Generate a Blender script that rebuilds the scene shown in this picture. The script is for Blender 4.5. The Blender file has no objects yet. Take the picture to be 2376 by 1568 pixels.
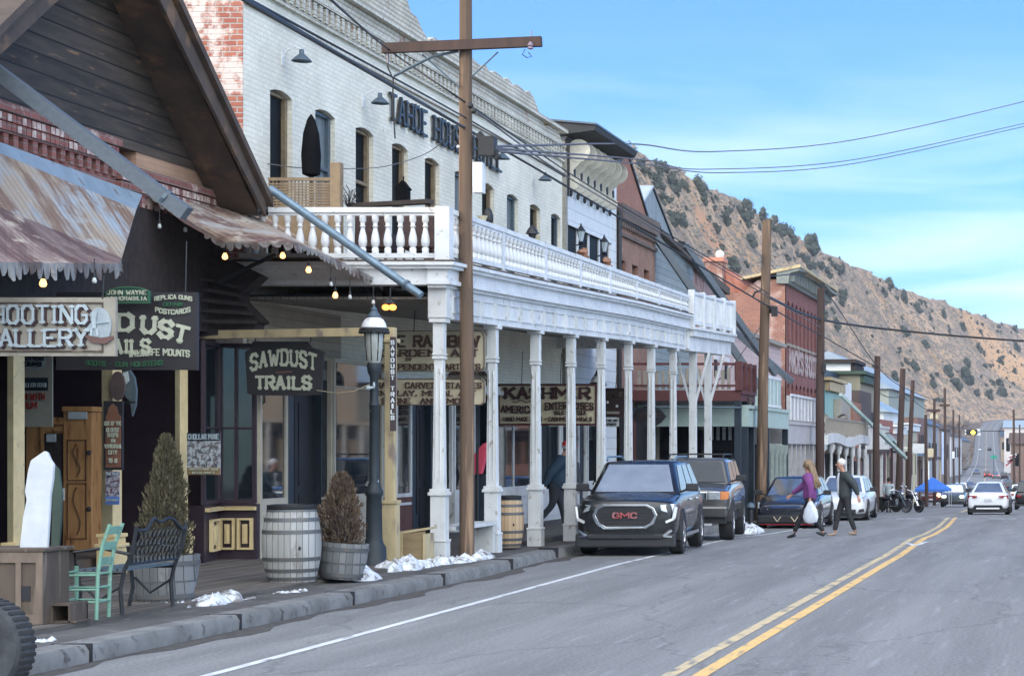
import bpy, bmesh, math, random
from mathutils import Vector, Matrix, noise
random.seed(7)
R = math.radians
SC = bpy.context.scene
COL = SC.collection
# ---------------------------------------------------------------- camera, world, sun, exposure
F = 4800.0; VX = 2500.0; VY = 1040.0; HC = 1.85
cd = bpy.data.cameras.new("camera"); cam = bpy.data.objects.new("camera", cd); COL.objects.link(cam)
cam.location = (0, 0, HC); cam.rotation_euler = (R(90), 0, 0)
cd.sensor_width = 36; cd.lens = 36*F/2376.0
cd.shift_x = -(VX-1188)/2376.0; cd.shift_y = (VY-784)/2376.0
cd.clip_end = 9000; cd.clip_start = 0.2
SC.camera = cam
SUN_EL = 17.0; SUN_AZ = 248.0            # compass-like: angle of the sun round the scene, measured from +Y towards +X
w = bpy.data.worlds.new("World"); SC.world = w; w.use_nodes = True
nt = w.node_tree; nt.nodes.clear()
out = nt.nodes.new('ShaderNodeOutputWorld'); bg = nt.nodes.new('ShaderNodeBackground')
sky = nt.nodes.new('ShaderNodeTexSky'); sky.sky_type = 'NISHITA'; sky.sun_disc = False
sky.sun_elevation = R(SUN_EL); sky.sun_rotation = R(SUN_AZ)
sky.air_density = 1.15; sky.dust_density = 0.5; sky.ozone_density = 3.5; sky.altitude = 1800
tc = nt.nodes.new('ShaderNodeTexCoord'); mp = nt.nodes.new('ShaderNodeMapping')
mp.inputs['Scale'].default_value = (1.6, 1.6, 11.0)
nz = nt.nodes.new('ShaderNodeTexNoise'); nz.inputs['Scale'].default_value = 2.6; nz.inputs['Detail'].default_value = 7; nz.inputs['Roughness'].default_value = 0.55
nz.inputs['Distortion'].default_value = 0.5
rmp = nt.nodes.new('ShaderNodeValToRGB'); rmp.color_ramp.elements[0].position = 0.46; rmp.color_ramp.elements[1].position = 0.74
rmp.color_ramp.elements[0].color = (0, 0, 0, 1); rmp.color_ramp.elements[1].color = (.75, .75, .75, 1)
sp = nt.nodes.new('ShaderNodeSeparateXYZ')
mr = nt.nodes.new('ShaderNodeMapRange'); mr.inputs['From Min'].default_value = 0.20; mr.inputs['From Max'].default_value = 0.07
mul = nt.nodes.new('ShaderNodeMath'); mul.operation = 'MULTIPLY'
mx = nt.nodes.new('ShaderNodeMixRGB'); mx.inputs['Color2'].default_value = (4.3, 4.75, 5.1, 1)
L = nt.links.new
L(tc.outputs['Generated'], mp.inputs['Vector']); L(mp.outputs[0], nz.inputs['Vector']); L(nz.outputs[0], rmp.inputs[0])
L(tc.outputs['Generated'], sp.inputs[0]); L(sp.outputs['Z'], mr.inputs['Value'])
L(rmp.outputs[0], mul.inputs[0]); L(mr.outputs[0], mul.inputs[1]); L(mul.outputs[0], mx.inputs['Fac'])
tint = nt.nodes.new('ShaderNodeMixRGB'); tint.blend_type = 'MULTIPLY'; tint.inputs['Fac'].default_value = 1.0
tint.inputs['Color2'].default_value = (0.42, 0.65, 0.96, 1)
L(sky.outputs[0], tint.inputs['Color1']); L(tint.outputs[0], mx.inputs['Color1'])
# unseen bright cloud bank added behind the photographer to light the facades
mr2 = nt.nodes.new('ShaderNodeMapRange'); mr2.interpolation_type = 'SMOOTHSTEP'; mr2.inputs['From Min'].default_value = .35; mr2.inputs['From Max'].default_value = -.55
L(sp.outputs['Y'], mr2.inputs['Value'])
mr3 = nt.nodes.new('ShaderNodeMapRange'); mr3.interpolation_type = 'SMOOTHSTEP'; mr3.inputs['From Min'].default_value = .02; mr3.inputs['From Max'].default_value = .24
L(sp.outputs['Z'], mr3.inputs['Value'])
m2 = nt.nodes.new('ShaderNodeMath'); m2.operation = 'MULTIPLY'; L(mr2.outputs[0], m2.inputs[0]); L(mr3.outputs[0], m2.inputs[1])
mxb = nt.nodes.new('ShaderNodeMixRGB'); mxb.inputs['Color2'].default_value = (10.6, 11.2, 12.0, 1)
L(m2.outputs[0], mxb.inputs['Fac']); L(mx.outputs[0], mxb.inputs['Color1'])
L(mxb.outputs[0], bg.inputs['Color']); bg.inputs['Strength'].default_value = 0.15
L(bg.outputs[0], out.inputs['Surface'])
sd = bpy.data.lights.new("sun", 'SUN'); sd.energy = 1.5; sd.angle = R(0.6); sd.color = (1.0, .80, .58)
sun = bpy.data.objects.new("sun", sd); COL.objects.link(sun)
_d = Vector((math.sin(R(SUN_AZ))*math.cos(R(SUN_EL)), math.cos(R(SUN_AZ))*math.cos(R(SUN_EL)), math.sin(R(SUN_EL))))
sun.rotation_euler = _d.to_track_quat('Z', 'Y').to_euler(); sun.location = (-60, -20, 40)
SC.view_settings.view_transform = 'Standard'; SC.view_settings.look = 'None'
SC.view_settings.exposure = 1.2; SC.view_settings.gamma = 1.0
SC.render.resolution_x = 1024; SC.render.resolution_y = 675
# ---------------------------------------------------------------- geometry helpers
def at(x, y, s): return Vector(((x-VX)/s, F/s, HC-(y-VY)/s))
def on(x, y, X): return at(x, y, (x-VX)/X)
def zx(x, X): return F*X/(x-VX)          # depth where a street-parallel plane at X meets picture column x
def lerp(a, b, t): return a+(b-a)*t
def interp(tab, t):
    if t <= tab[0][0]: return tab[0][1]
    for (a, b), (c, d) in zip(tab, tab[1:]):
        if t <= c:
            u = (t-a)/(c-a); return b+(d-b)*u
    return tab[-1][1]
GT = [(-60,0),(33,0),(45,-.1),(50,-.24),(60,-.42),(72,-.55),(89,-1.0),(110,-1.5),(157,-2.6),(250,-4.3),(400,-5.6),(560,-5.7),(800,-5.2),(950,-3.4),(1050,1.0),(1200,9),(1400,19.5),(1500,23),(1700,20),(2600,10)]
CT = [(-60,-3.2),(35,-3.2),(45,-3.45),(60,-3.9),(73,-4.4),(89,-5.3),(157,-7.7),(560,-25),(950,-42),(1250,-55),(1400,-57),(1600,-40)]
KT = [(-60,-8.55),(30,-8.55),(36,-8.9),(44,-9.15),(60,-9.25),(95,-9.3),(120,-10.6),(157,-13.4),(560,-31),(950,-48),(1250,-61),(1400,-63),(1600,-46)]
def G(Z): return interp(GT, Z)
def CX(Z): return interp(CT, Z)
def KX(Z): return interp(KT, Z)
class MB:
    def __init__(s): s.v = []; s.f = []
    def add(s, vs, fs):
        n = len(s.v); s.v += [Vector(v) for v in vs]; s.f += [[i+n for i in f] for f in fs]; return s
    def box(s, x0, x1, y0, y1, z0, z1):
        return s.add([(x0,y0,z0),(x1,y0,z0),(x1,y1,z0),(x0,y1,z0),(x0,y0,z1),(x1,y0,z1),(x1,y1,z1),(x0,y1,z1)],
              [(3,2,1,0),(4,5,6,7),(0,1,5,4),(1,2,6,5),(2,3,7,6),(3,0,4,7)])
    def cb(s, c, d, M=None):
        x, y, z = d[0]/2, d[1]/2, d[2]/2
        vs = [Vector((a*x, b*y, e*z)) for e in (-1, 1) for a, b in ((-1,-1),(1,-1),(1,1),(-1,1))]
        if M is not None: vs = [M @ v for v in vs]
        return s.add([v+Vector(c) for v in vs], [(3,2,1,0),(4,5,6,7),(0,1,5,4),(1,2,6,5),(2,3,7,6),(3,0,4,7)])
    def prism(s, pts, vec):
        n = len(pts); vec = Vector(vec); P = [Vector(p) for p in pts]
        return s.add(P+[p+vec for p in P], [list(range(n))[::-1], [i+n for i in range(n)]]+[(i, (i+1) % n, (i+1) % n+n, i+n) for i in range(n)])
    def quad(s, a, b, c, d): return s.add([a, b, c, d], [(0,1,2,3)])
    def ring(s, c, ax, r, n, up=None):
        ax = Vector(ax).normalized(); u = Vector((0,0,1)) if abs(ax.z) < .9 else Vector((1,0,0))
        a = ax.cross(u).normalized(); b = ax.cross(a)
        return [Vector(c)+a*r*math.cos(2*math.pi*i/n)+b*r*math.sin(2*math.pi*i/n) for i in range(n)]
    def tube(s, p, q, r, r2=None, n=8):
        p = Vector(p); q = Vector(q); r2 = r if r2 is None else r2
        A = s.ring(p, q-p, r, n); B = s.ring(q, q-p, r2, n)
        return s.add(A+B, [tuple(range(n))[::-1], tuple(range(n, 2*n))]+[(i, (i+1) % n, (i+1) % n+n, i+n) for i in range(n)])
    def bar(s, p, q, w, h):
        p = Vector(p); q = Vector(q); d = (q-p); l = d.length; d.normalize()
        u = Vector((0,0,1)) if abs(d.z) < .95 else Vector((0,1,0))
        a = d.cross(u).normalized()*w/2; b = a.cross(d).normalized()*h/2
        return s.prism([p-a-b, p+a-b, p+a+b, p-a+b], q-p)
    def path(s, pts, r, n=6, r2=None):
        pts = [Vector(p) for p in pts]; k = len(pts); r2 = r if r2 is None else r2; V = []
        for i, p in enumerate(pts):
            d = pts[min(i+1, k-1)]-pts[max(i-1, 0)]
            V += s.ring(p, d, lerp(r, r2, i/(k-1)), n)
        Fc = [tuple(range(n))[::-1], tuple(range((k-1)*n, k*n))]
        for j in range(k-1):
            for i in range(n): Fc.append((j*n+i, j*n+(i+1) % n, (j+1)*n+(i+1) % n, (j+1)*n+i))
        return s.add(V, Fc)
    def lathe(s, prof, c=(0,0,0), n=20, ax='z', sq=(1,1)):
        V = []; c = Vector(c)
        for r, z in prof:
            for i in range(n):
                a = 2*math.pi*i/n; x, y = r*math.cos(a)*sq[0], r*math.sin(a)*sq[1]
                V.append(c+(Vector((x, y, z)) if ax == 'z' else Vector((z, x, y)) if ax == 'x' else Vector((x, z, y))))
        k = len(prof); Fc = [tuple(range(n))[::-1], tuple(range((k-1)*n, k*n))]
        for j in range(k-1):
            for i in range(n): Fc.append((j*n+i, j*n+(i+1) % n, (j+1)*n+(i+1) % n, (j+1)*n+i))
        return s.add(V, Fc)
    def ball(s, c, r, n=10, sc=(1,1,1), jit=0):
        V = []; Fc = []; m = n//2+1; c = Vector(c)
        for j in range(m+1):
            t = math.pi*j/m
            for i in range(n):
                a = 2*math.pi*i/n; k = r*(1+random.uniform(-jit, jit))
                V.append(c+Vector((k*sc[0]*math.sin(t)*math.cos(a), k*sc[1]*math.sin(t)*math.sin(a), k*sc[2]*math.cos(t))))
        for j in range(m):
            for i in range(n): Fc.append((j*n+i, (j+1)*n+i, (j+1)*n+(i+1) % n, j*n+(i+1) % n))
        return s.add(V, Fc)
    def build(s, name, m, par=None, smooth=None, bev=0, world=True, recalc=True):
        me = bpy.data.meshes.new(name); off = Vector((0,0,0)); p = par
        while p is not None and world: off += p.location; p = p.parent
        me.from_pydata([v-off for v in s.v], [], s.f)
        b = bmesh.new(); b.from_mesh(me)
        bmesh.ops.remove_doubles(b, verts=b.verts, dist=1e-5)
        if recalc: bmesh.ops.recalc_face_normals(b, faces=b.faces)
        b.to_mesh(me); b.free(); me.materials.append(m)
        if smooth:
            me.polygons.foreach_set('use_smooth', [True]*len(me.polygons))
            me.set_sharp_from_angle(angle=R(smooth))
        o = bpy.data.objects.new(name, me); COL.objects.link(o); o.parent = par
        if bev:
            bm_ = o.modifiers.new('bevel', 'BEVEL'); bm_.width = bev; bm_.segments = 2; bm_.limit_method = 'ANGLE'; bm_.angle_limit = R(35)
        return o
def thing(name, label, cat, loc=(0,0,0), group=None):
    o = bpy.data.objects.new(name, None); COL.objects.link(o); o.location = loc; o.empty_display_size = .2
    return tag(o, label, cat, group)
def tag(o, label=None, cat=None, group=None, kind=None):
    if label: o['label'] = label
    if cat: o['category'] = cat
    if group: o['group'] = group
    if kind: o['kind'] = kind
    return o
def struct(name, mb, m, smooth=None): return tag(mb.build(name, m, None, smooth), kind='structure')
def copy_tree(o, par=None):
    c = o.copy(); COL.objects.link(c); c.parent = par
    for ch in o.children: copy_tree(ch, c)
    return c
def dup(o, loc, rz=None, label=None, scale=None, group=None):
    c = copy_tree(o); c.location = loc
    if rz is not None: c.rotation_euler = (0, 0, rz)
    if label: c['label'] = label
    if group: c['group'] = group
    if scale: c.scale = (scale,)*3 if not isinstance(scale, tuple) else scale
    return c
# ---------------------------------------------------------------- slab lettering drawn with strokes
GL = {
'A':[((0,0),(2,6)),((2,6),(4,0)),((.9,2.2),(3.1,2.2))],'B':[((0,0),(0,6)),((0,6),(3,6)),((3,6),(3.8,5.2)),((3.8,5.2),(3.8,3.8)),((3.8,3.8),(3,3.1)),((0,3.1),(3,3.1)),((3,3.1),(4,2.3)),((4,2.3),(4,.8)),((4,.8),(3.2,0)),((3.2,0),(0,0))],
'C':[((4,4.8),(3,6)),((3,6),(1,6)),((1,6),(0,4.8)),((0,4.8),(0,1.2)),((0,1.2),(1,0)),((1,0),(3,0)),((3,0),(4,1.2))],
'D':[((0,0),(0,6)),((0,6),(2.8,6)),((2.8,6),(4,4.8)),((4,4.8),(4,1.2)),((4,1.2),(2.8,0)),((2.8,0),(0,0))],
'E':[((0,0),(0,6)),((0,6),(3.8,6)),((0,3),(2.8,3)),((0,0),(3.8,0))],'F':[((0,0),(0,6)),((0,6),(3.8,6)),((0,3),(2.8,3))],
'G':[((4,4.8),(3,6)),((3,6),(1,6)),((1,6),(0,4.8)),((0,4.8),(0,1.2)),((0,1.2),(1,0)),((1,0),(3,0)),((3,0),(4,1.2)),((4,1.2),(4,2.8)),((4,2.8),(2.4,2.8))],
'H':[((0,0),(0,6)),((4,0),(4,6)),((0,3),(4,3))],'I':[((1,0),(1,6))],'J':[((3,6),(3,1.2)),((3,1.2),(2,0)),((2,0),(.8,0)),((.8,0),(0,1.2))],
'K':[((0,0),(0,6)),((0,2.4),(3.8,6)),((1.4,3.6),(4,0))],'L':[((0,0),(0,6)),((0,0),(3.6,0))],
'M':[((0,0),(0,6)),((0,6),(2.8,2.4)),((2.8,2.4),(5.6,6)),((5.6,6),(5.6,0))],'N':[((0,0),(0,6)),((0,6),(4,0)),((4,0),(4,6))],
'O':[((1,0),(3,0)),((3,0),(4,1.2)),((4,1.2),(4,4.8)),((4,4.8),(3,6)),((3,6),(1,6)),((1,6),(0,4.8)),((0,4.8),(0,1.2)),((0,1.2),(1,0))],
'P':[((0,0),(0,6)),((0,6),(3,6)),((3,6),(4,5.2)),((4,5.2),(4,3.8)),((4,3.8),(3,2.9)),((3,2.9),(0,2.9))],
'Q':[((1,0),(3,0)),((3,0),(4,1.2)),((4,1.2),(4,4.8)),((4,4.8),(3,6)),((3,6),(1,6)),((1,6),(0,4.8)),((0,4.8),(0,1.2)),((0,1.2),(1,0)),((2.4,1.6),(4.2,-.6))],
'R':[((0,0),(0,6)),((0,6),(3,6)),((3,6),(4,5.2)),((4,5.2),(4,3.9)),((4,3.9),(3,3)),((3,3),(0,3)),((2,3),(4,0))],
'S':[((4,4.9),(3,6)),((3,6),(1,6)),((1,6),(0,5)),((0,5),(0,4)),((0,4),(1,3.2)),((1,3.2),(3,2.8)),((3,2.8),(4,2)),((4,2),(4,1)),((4,1),(3,0)),((3,0),(1,0)),((1,0),(0,1.1))],
'T':[((2,0),(2,6)),((0,6),(4,6))],'U':[((0,6),(0,1.2)),((0,1.2),(1,0)),((1,0),(3,0)),((3,0),(4,1.2)),((4,1.2),(4,6))],
'V':[((0,6),(2,0)),((2,0),(4,6))],'W':[((0,6),(1.5,0)),((1.5,0),(2.9,4)),((2.9,4),(4.3,0)),((4.3,0),(5.8,6))],
'X':[((0,0),(4,6)),((0,6),(4,0))],'Y':[((0,6),(2,3)),((4,6),(2,3)),((2,3),(2,0))],'Z':[((0,6),(4,6)),((4,6),(0,0)),((0,0),(4,0))],
"'":[((.6,6),(.3,4.4))],',':[((.6,.6),(.2,-.9))],'-':[((.4,3),(3,3))],'.':[((.4,0),(.4,.5))],'*':[((.6,2.4),(1.6,3.4)),((.6,3.4),(1.6,2.4))],
'&':[((4,0),(1,4.6)),((1,4.6),(2,6)),((2,6),(3,4.8)),((3,4.8),(0,1.6)),((0,1.6),(1,0)),((1,0),(4,2.4))],
'1':[((0,4.8),(1.4,6)),((1.4,6),(1.4,0))],'8':[((1,3.1),(3,3.1)),((3,3.1),(4,2.2)),((4,2.2),(4,.8)),((4,.8),(3,0)),((3,0),(1,0)),((1,0),(0,.8)),((0,.8),(0,2.2)),((0,2.2),(1,3.1)),((1,3.1),(.3,4)),((.3,4),(.3,5.2)),((.3,5.2),(1,6)),((1,6),(3,6)),((3,6),(3.7,5.2)),((3.7,5.2),(3.7,4)),((3.7,4),(3,3.1))],
'2':[((0,4.8),(1,6)),((1,6),(3,6)),((3,6),(4,4.8)),((4,4.8),(4,3.8)),((4,3.8),(0,0)),((0,0),(4,0))],'5':[((4,6),(0,6)),((0,6),(0,3.4)),((0,3.4),(3,3.4)),((3,3.4),(4,2.4)),((4,2.4),(4,1)),((4,1),(3,0)),((3,0),(0,0))],
}
WD = {'I':2,'M':5.6,'W':5.8,"'":.9,',':.9,'.':.9,'*':2,'-':3.4,'1':2,' ':2.4,'L':3.6,'E':3.8,'F':3.8}
SERF = {'A':[(0,0),(4,0)],'H':[(0,0),(4,0),(0,6),(4,6)],'I':[(1,0),(1,6)],'K':[(0,0),(0,6),(4,0),(3.8,6)],'L':[(0,0),(0,6)],'M':[(0,0),(5.6,0),(0,6),(5.6,6)],
'N':[(0,0),(0,6),(4,6)],'P':[(0,0)],'R':[(0,0),(4,0)],'T':[(2,0)],'U':[(0,6),(4,6)],'V':[(0,6),(4,6)],'W':[(0,6),(5.8,6)],'X':[(0,0),(4,0),(0,6),(4,6)],'Y':[(0,6),(4,6),(2,0)],'F':[(0,0)],'D':[(-.2,0),(-.2,6)],'B':[(-.2,0),(-.2,6)],'E':[(-.2,0),(-.2,6)]}
def text(mb, s, c, width, h, right=(1,0,0), up=(0,0,1), wt=.9, serif=True, depth=.012, curve=0, gap=1.5):
    """letters of a word centred on c, fitted to width; curve bends the baseline upwards in the middle"""
    right = Vector(right).normalized(); up = Vector(up).normalized(); nrm = right.cross(up)
    s = s.upper(); tot = sum(WD.get(ch, 4)+gap for ch in s)-gap
    kx = width/tot; ky = h/6.0; x = -tot/2; c = Vector(c)
    ns = 0
    for ch in s:
        wd = WD.get(ch, 4); cx = (x+wd/2)*kx/(width/2)
        dy = curve*(1-cx*cx); sl = -curve*2*cx/(width/2)
        def P(px, py):
            X = (x+px)*kx; Y = py*ky-h/2+dy+sl*(px-wd/2)*kx
            return c+right*X+up*Y
        for (a, b), (d, e) in GL.get(ch, []):
            p = P(a, b); q = P(d, e); v = q-p
            if v.length < 1e-6: continue
            v.normalize(); n2 = v.cross(nrm)
            t = wt*(kx*abs(v.dot(up))+ky*abs(v.dot(right)))/2
            if not (ch in 'IT-LEFH') : pass
            e2 = v*t*.7
            ns = (ns+1) % 9; mb.prism([p-e2-n2*t, q+e2-n2*t, q+e2+n2*t, p-e2+n2*t], nrm*(depth+.0011*ns))
        if serif:
            for a, b in SERF.get(ch, []):
                t = wt*ky*.42; yy = b+(.42*wt if b == 0 else -.42*wt); p = P(a-1.0, yy); q = P(a+1.0, yy)
                mb.prism([p-up*t, q-up*t, q+up*t, p+up*t], nrm*(depth+.0105+.001*(b > 0)+.0005*(a > 1)))
        x += wd+gap
    return mb
# ---------------------------------------------------------------- materials
def nodes(name):
    m = bpy.data.materials.new(name); m.use_nodes = True; t = m.node_tree
    return m, t, t.nodes['Principled BSDF'], t.links.new
def c4(c): return (c[0], c[1], c[2], 1)
def mat(name, c1, c2=None, rough=.8, metal=0, scale=4, lo=.35, hi=.65, bump=0, stretch=(1,1,1), c3=None, s3=20, lo3=.6, hi3=.7, spec=.5, coat=0, bs=None, rot=None):
    m, t, b, l = nodes(name)
    b.inputs['Roughness'].default_value = rough; b.inputs['Metallic'].default_value = metal
    b.inputs['Specular IOR Level'].default_value = spec; b.inputs['Coat Weight'].default_value = coat
    b.inputs['Base Color'].default_value = c4(c1)
    if c2 is None: c2 = tuple(v*.82 for v in c1)
    tcn = t.nodes.new('ShaderNodeTexCoord'); mpn = t.nodes.new('ShaderNodeMapping'); mpn.inputs['Scale'].default_value = stretch
    if rot: mpn.inputs['Rotation'].default_value = rot
    l(tcn.outputs['Object'], mpn.inputs[0])
    n = t.nodes.new('ShaderNodeTexNoise'); n.inputs['Scale'].default_value = scale; n.inputs['Detail'].default_value = 8; n.inputs['Roughness'].default_value = .6
    l(mpn.outputs[0], n.inputs['Vector'])
    r = t.nodes.new('ShaderNodeValToRGB'); r.color_ramp.elements[0].position = lo; r.color_ramp.elements[1].position = hi
    r.color_ramp.elements[0].color = c4(c1); r.color_ramp.elements[1].color = c4(c2)
    l(n.outputs[0], r.inputs[0]); last = r.outputs[0]
    if c3:
        n3 = t.nodes.new('ShaderNodeTexNoise'); n3.inputs['Scale'].default_value = s3; n3.inputs['Detail'].default_value = 5
        l(mpn.outputs[0], n3.inputs['Vector'])
        r3 = t.nodes.new('ShaderNodeValToRGB'); r3.color_ramp.elements[0].position = lo3; r3.color_ramp.elements[1].position = hi3
        l(n3.outputs[0], r3.inputs[0]); mm = t.nodes.new('ShaderNodeMixRGB'); l(r3.outputs[0], mm.inputs[0]); l(last, mm.inputs[1])
        mm.inputs[2].default_value = c4(c3); last = mm.outputs[0]
    l(last, b.inputs['Base Color'])
    if bump:
        bn = t.nodes.new('ShaderNodeBump'); bn.inputs['Strength'].default_value = bump; bn.inputs['Distance'].default_value = .02
        if bs:
            n4 = t.nodes.new('ShaderNodeTexNoise'); n4.inputs['Scale'].default_value = bs; n4.inputs['Detail'].default_value = 6; l(mpn.outputs[0], n4.inputs['Vector']); l(n4.outputs[0], bn.inputs['Height'])
        else: l(n.outputs[0], bn.inputs['Height'])
        l(bn.outputs[0], b.inputs['Normal'])
    return m
def wallcoord(t, l):
    g = t.nodes.new('ShaderNodeTexCoord'); s = t.nodes.new('ShaderNodeSeparateXYZ'); l(g.outputs['Object'], s.inputs[0])
    a = t.nodes.new('ShaderNodeMath'); a.operation = 'ADD'; l(s.outputs[0], a.inputs[0]); l(s.outputs[1], a.inputs[1])
    c = t.nodes.new('ShaderNodeCombineXYZ'); l(a.outputs[0], c.inputs[0]); l(s.outputs[2], c.inputs[1])
    return c.outputs[0], g.outputs['Object'], s
def brick(name, c1, c2, mortar, bw=.21, rh=.075, ms=.010, peel=None, lo=.55, hi=.62, ps=1.2, bump=.5, rough=.9, peel2=None, zfade=None, vary=.3):
    m, t, b, l = nodes(name); v, o, sz = wallcoord(t, l); b.inputs['Roughness'].default_value = rough
    # slight waviness of the courses
    nw = t.nodes.new('ShaderNodeTexNoise'); nw.inputs['Scale'].default_value = .9; l(o, nw.inputs['Vector'])
    ad = t.nodes.new('ShaderNodeVectorMath'); ad.operation = 'SCALE'; ad.inputs[3].default_value = .035; l(nw.outputs['Color'], ad.inputs[0])
    av = t.nodes.new('ShaderNodeVectorMath'); av.operation = 'ADD'; l(v, av.inputs[0]); l(ad.outputs[0], av.inputs[1])
    br = t.nodes.new('ShaderNodeTexBrick'); l(av.outputs[0], br.inputs['Vector']); br.inputs['Scale'].default_value = 1
    br.inputs['Brick Width'].default_value = bw; br.inputs['Row Height'].default_value = rh; br.inputs['Mortar Size'].default_value = ms
    br.inputs['Mortar Smooth'].default_value = .4
    br.inputs['Color1'].default_value = c4(c1); br.inputs['Color2'].default_value = c4(c2); br.inputs['Mortar'].default_value = c4(mortar)
    last = br.outputs['Color']
    n0 = t.nodes.new('ShaderNodeTexNoise'); n0.inputs['Scale'].default_value = .7; n0.inputs['Detail'].default_value = 9; n0.inputs['Roughness'].default_value = .65; l(o, n0.inputs['Vector'])
    mrn = t.nodes.new('ShaderNodeMapRange'); mrn.inputs['From Min'].default_value = .3; mrn.inputs['From Max'].default_value = .7
    mrn.inputs['To Min'].default_value = 1-vary; mrn.inputs['To Max'].default_value = 1.06; l(n0.outputs[0], mrn.inputs[0])
    mu = t.nodes.new('ShaderNodeMixRGB'); mu.blend_type = 'MULTIPLY'; mu.inputs[0].default_value = 1; l(last, mu.inputs[1])
    cb = t.nodes.new('ShaderNodeCombineXYZ'); [l(mrn.outputs[0], cb.inputs[i]) for i in range(3)]; l(cb.outputs[0], mu.inputs[2]); last = mu.outputs[0]
    if peel:
        n = t.nodes.new('ShaderNodeTexNoise'); n.inputs['Scale'].default_value = ps; n.inputs['Detail'].default_value = 12; n.inputs['Roughness'].default_value = .72; l(o, n.inputs['Vector'])
        r = t.nodes.new('ShaderNodeValToRGB'); r.color_ramp.elements[0].position = lo; r.color_ramp.elements[1].position = hi; l(n.outputs[0], r.inputs[0])
        fac = r.outputs[0]
        if zfade:
            z0, z1, k = zfade
            mz = t.nodes.new('ShaderNodeMapRange'); mz.inputs['From Min'].default_value = z0; mz.inputs['From Max'].default_value = z1
            mz.inputs['To Min'].default_value = 0; mz.inputs['To Max'].default_value = k; l(sz.outputs[2], mz.inputs[0])
            aa = t.nodes.new('ShaderNodeMath'); aa.operation = 'ADD'; l(n.outputs[0], aa.inputs[0]); l(mz.outputs[0], aa.inputs[1]); l(aa.outputs[0], r.inputs[0])
        mm = t.nodes.new('ShaderNodeMixRGB'); l(fac, mm.inputs[0]); l(last, mm.inputs[1])
        if peel2:
            b2 = t.nodes.new('ShaderNodeTexBrick'); l(av.outputs[0], b2.inputs['Vector']); b2.inputs['Scale'].default_value = 1
            b2.inputs['Brick Width'].default_value = bw; b2.inputs['Row Height'].default_value = rh; b2.inputs['Mortar Size'].default_value = ms
            b2.inputs['Color1'].default_value = c4(peel); b2.inputs['Color2'].default_value = c4(peel2); b2.inputs['Mortar'].default_value = c4(mortar); l(b2.outputs[0], mm.inputs[2])
        else: mm.inputs[2].default_value = c4(peel)
        last = mm.outputs[0]
    l(last, b.inputs['Base Color'])
    bn = t.nodes.new('ShaderNodeBump'); bn.inputs['Strength'].default_value = bump; bn.inputs['Distance'].default_value = .012; bn.invert = True
    l(br.outputs['Fac'], bn.inputs['Height']); b2n = t.nodes.new('ShaderNodeBump'); b2n.inputs['Strength'].default_value = .35; b2n.inputs['Distance'].default_value = .02
    nn = t.nodes.new('ShaderNodeTexNoise'); nn.inputs['Scale'].default_value = 9; nn.inputs['Detail'].default_value = 6; l(o, nn.inputs['Vector']); l(nn.outputs[0], b2n.inputs['Height'])
    l(bn.outputs[0], b2n.inputs['Normal']); l(b2n.outputs[0], b.inputs['Normal'])
    return m
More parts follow.
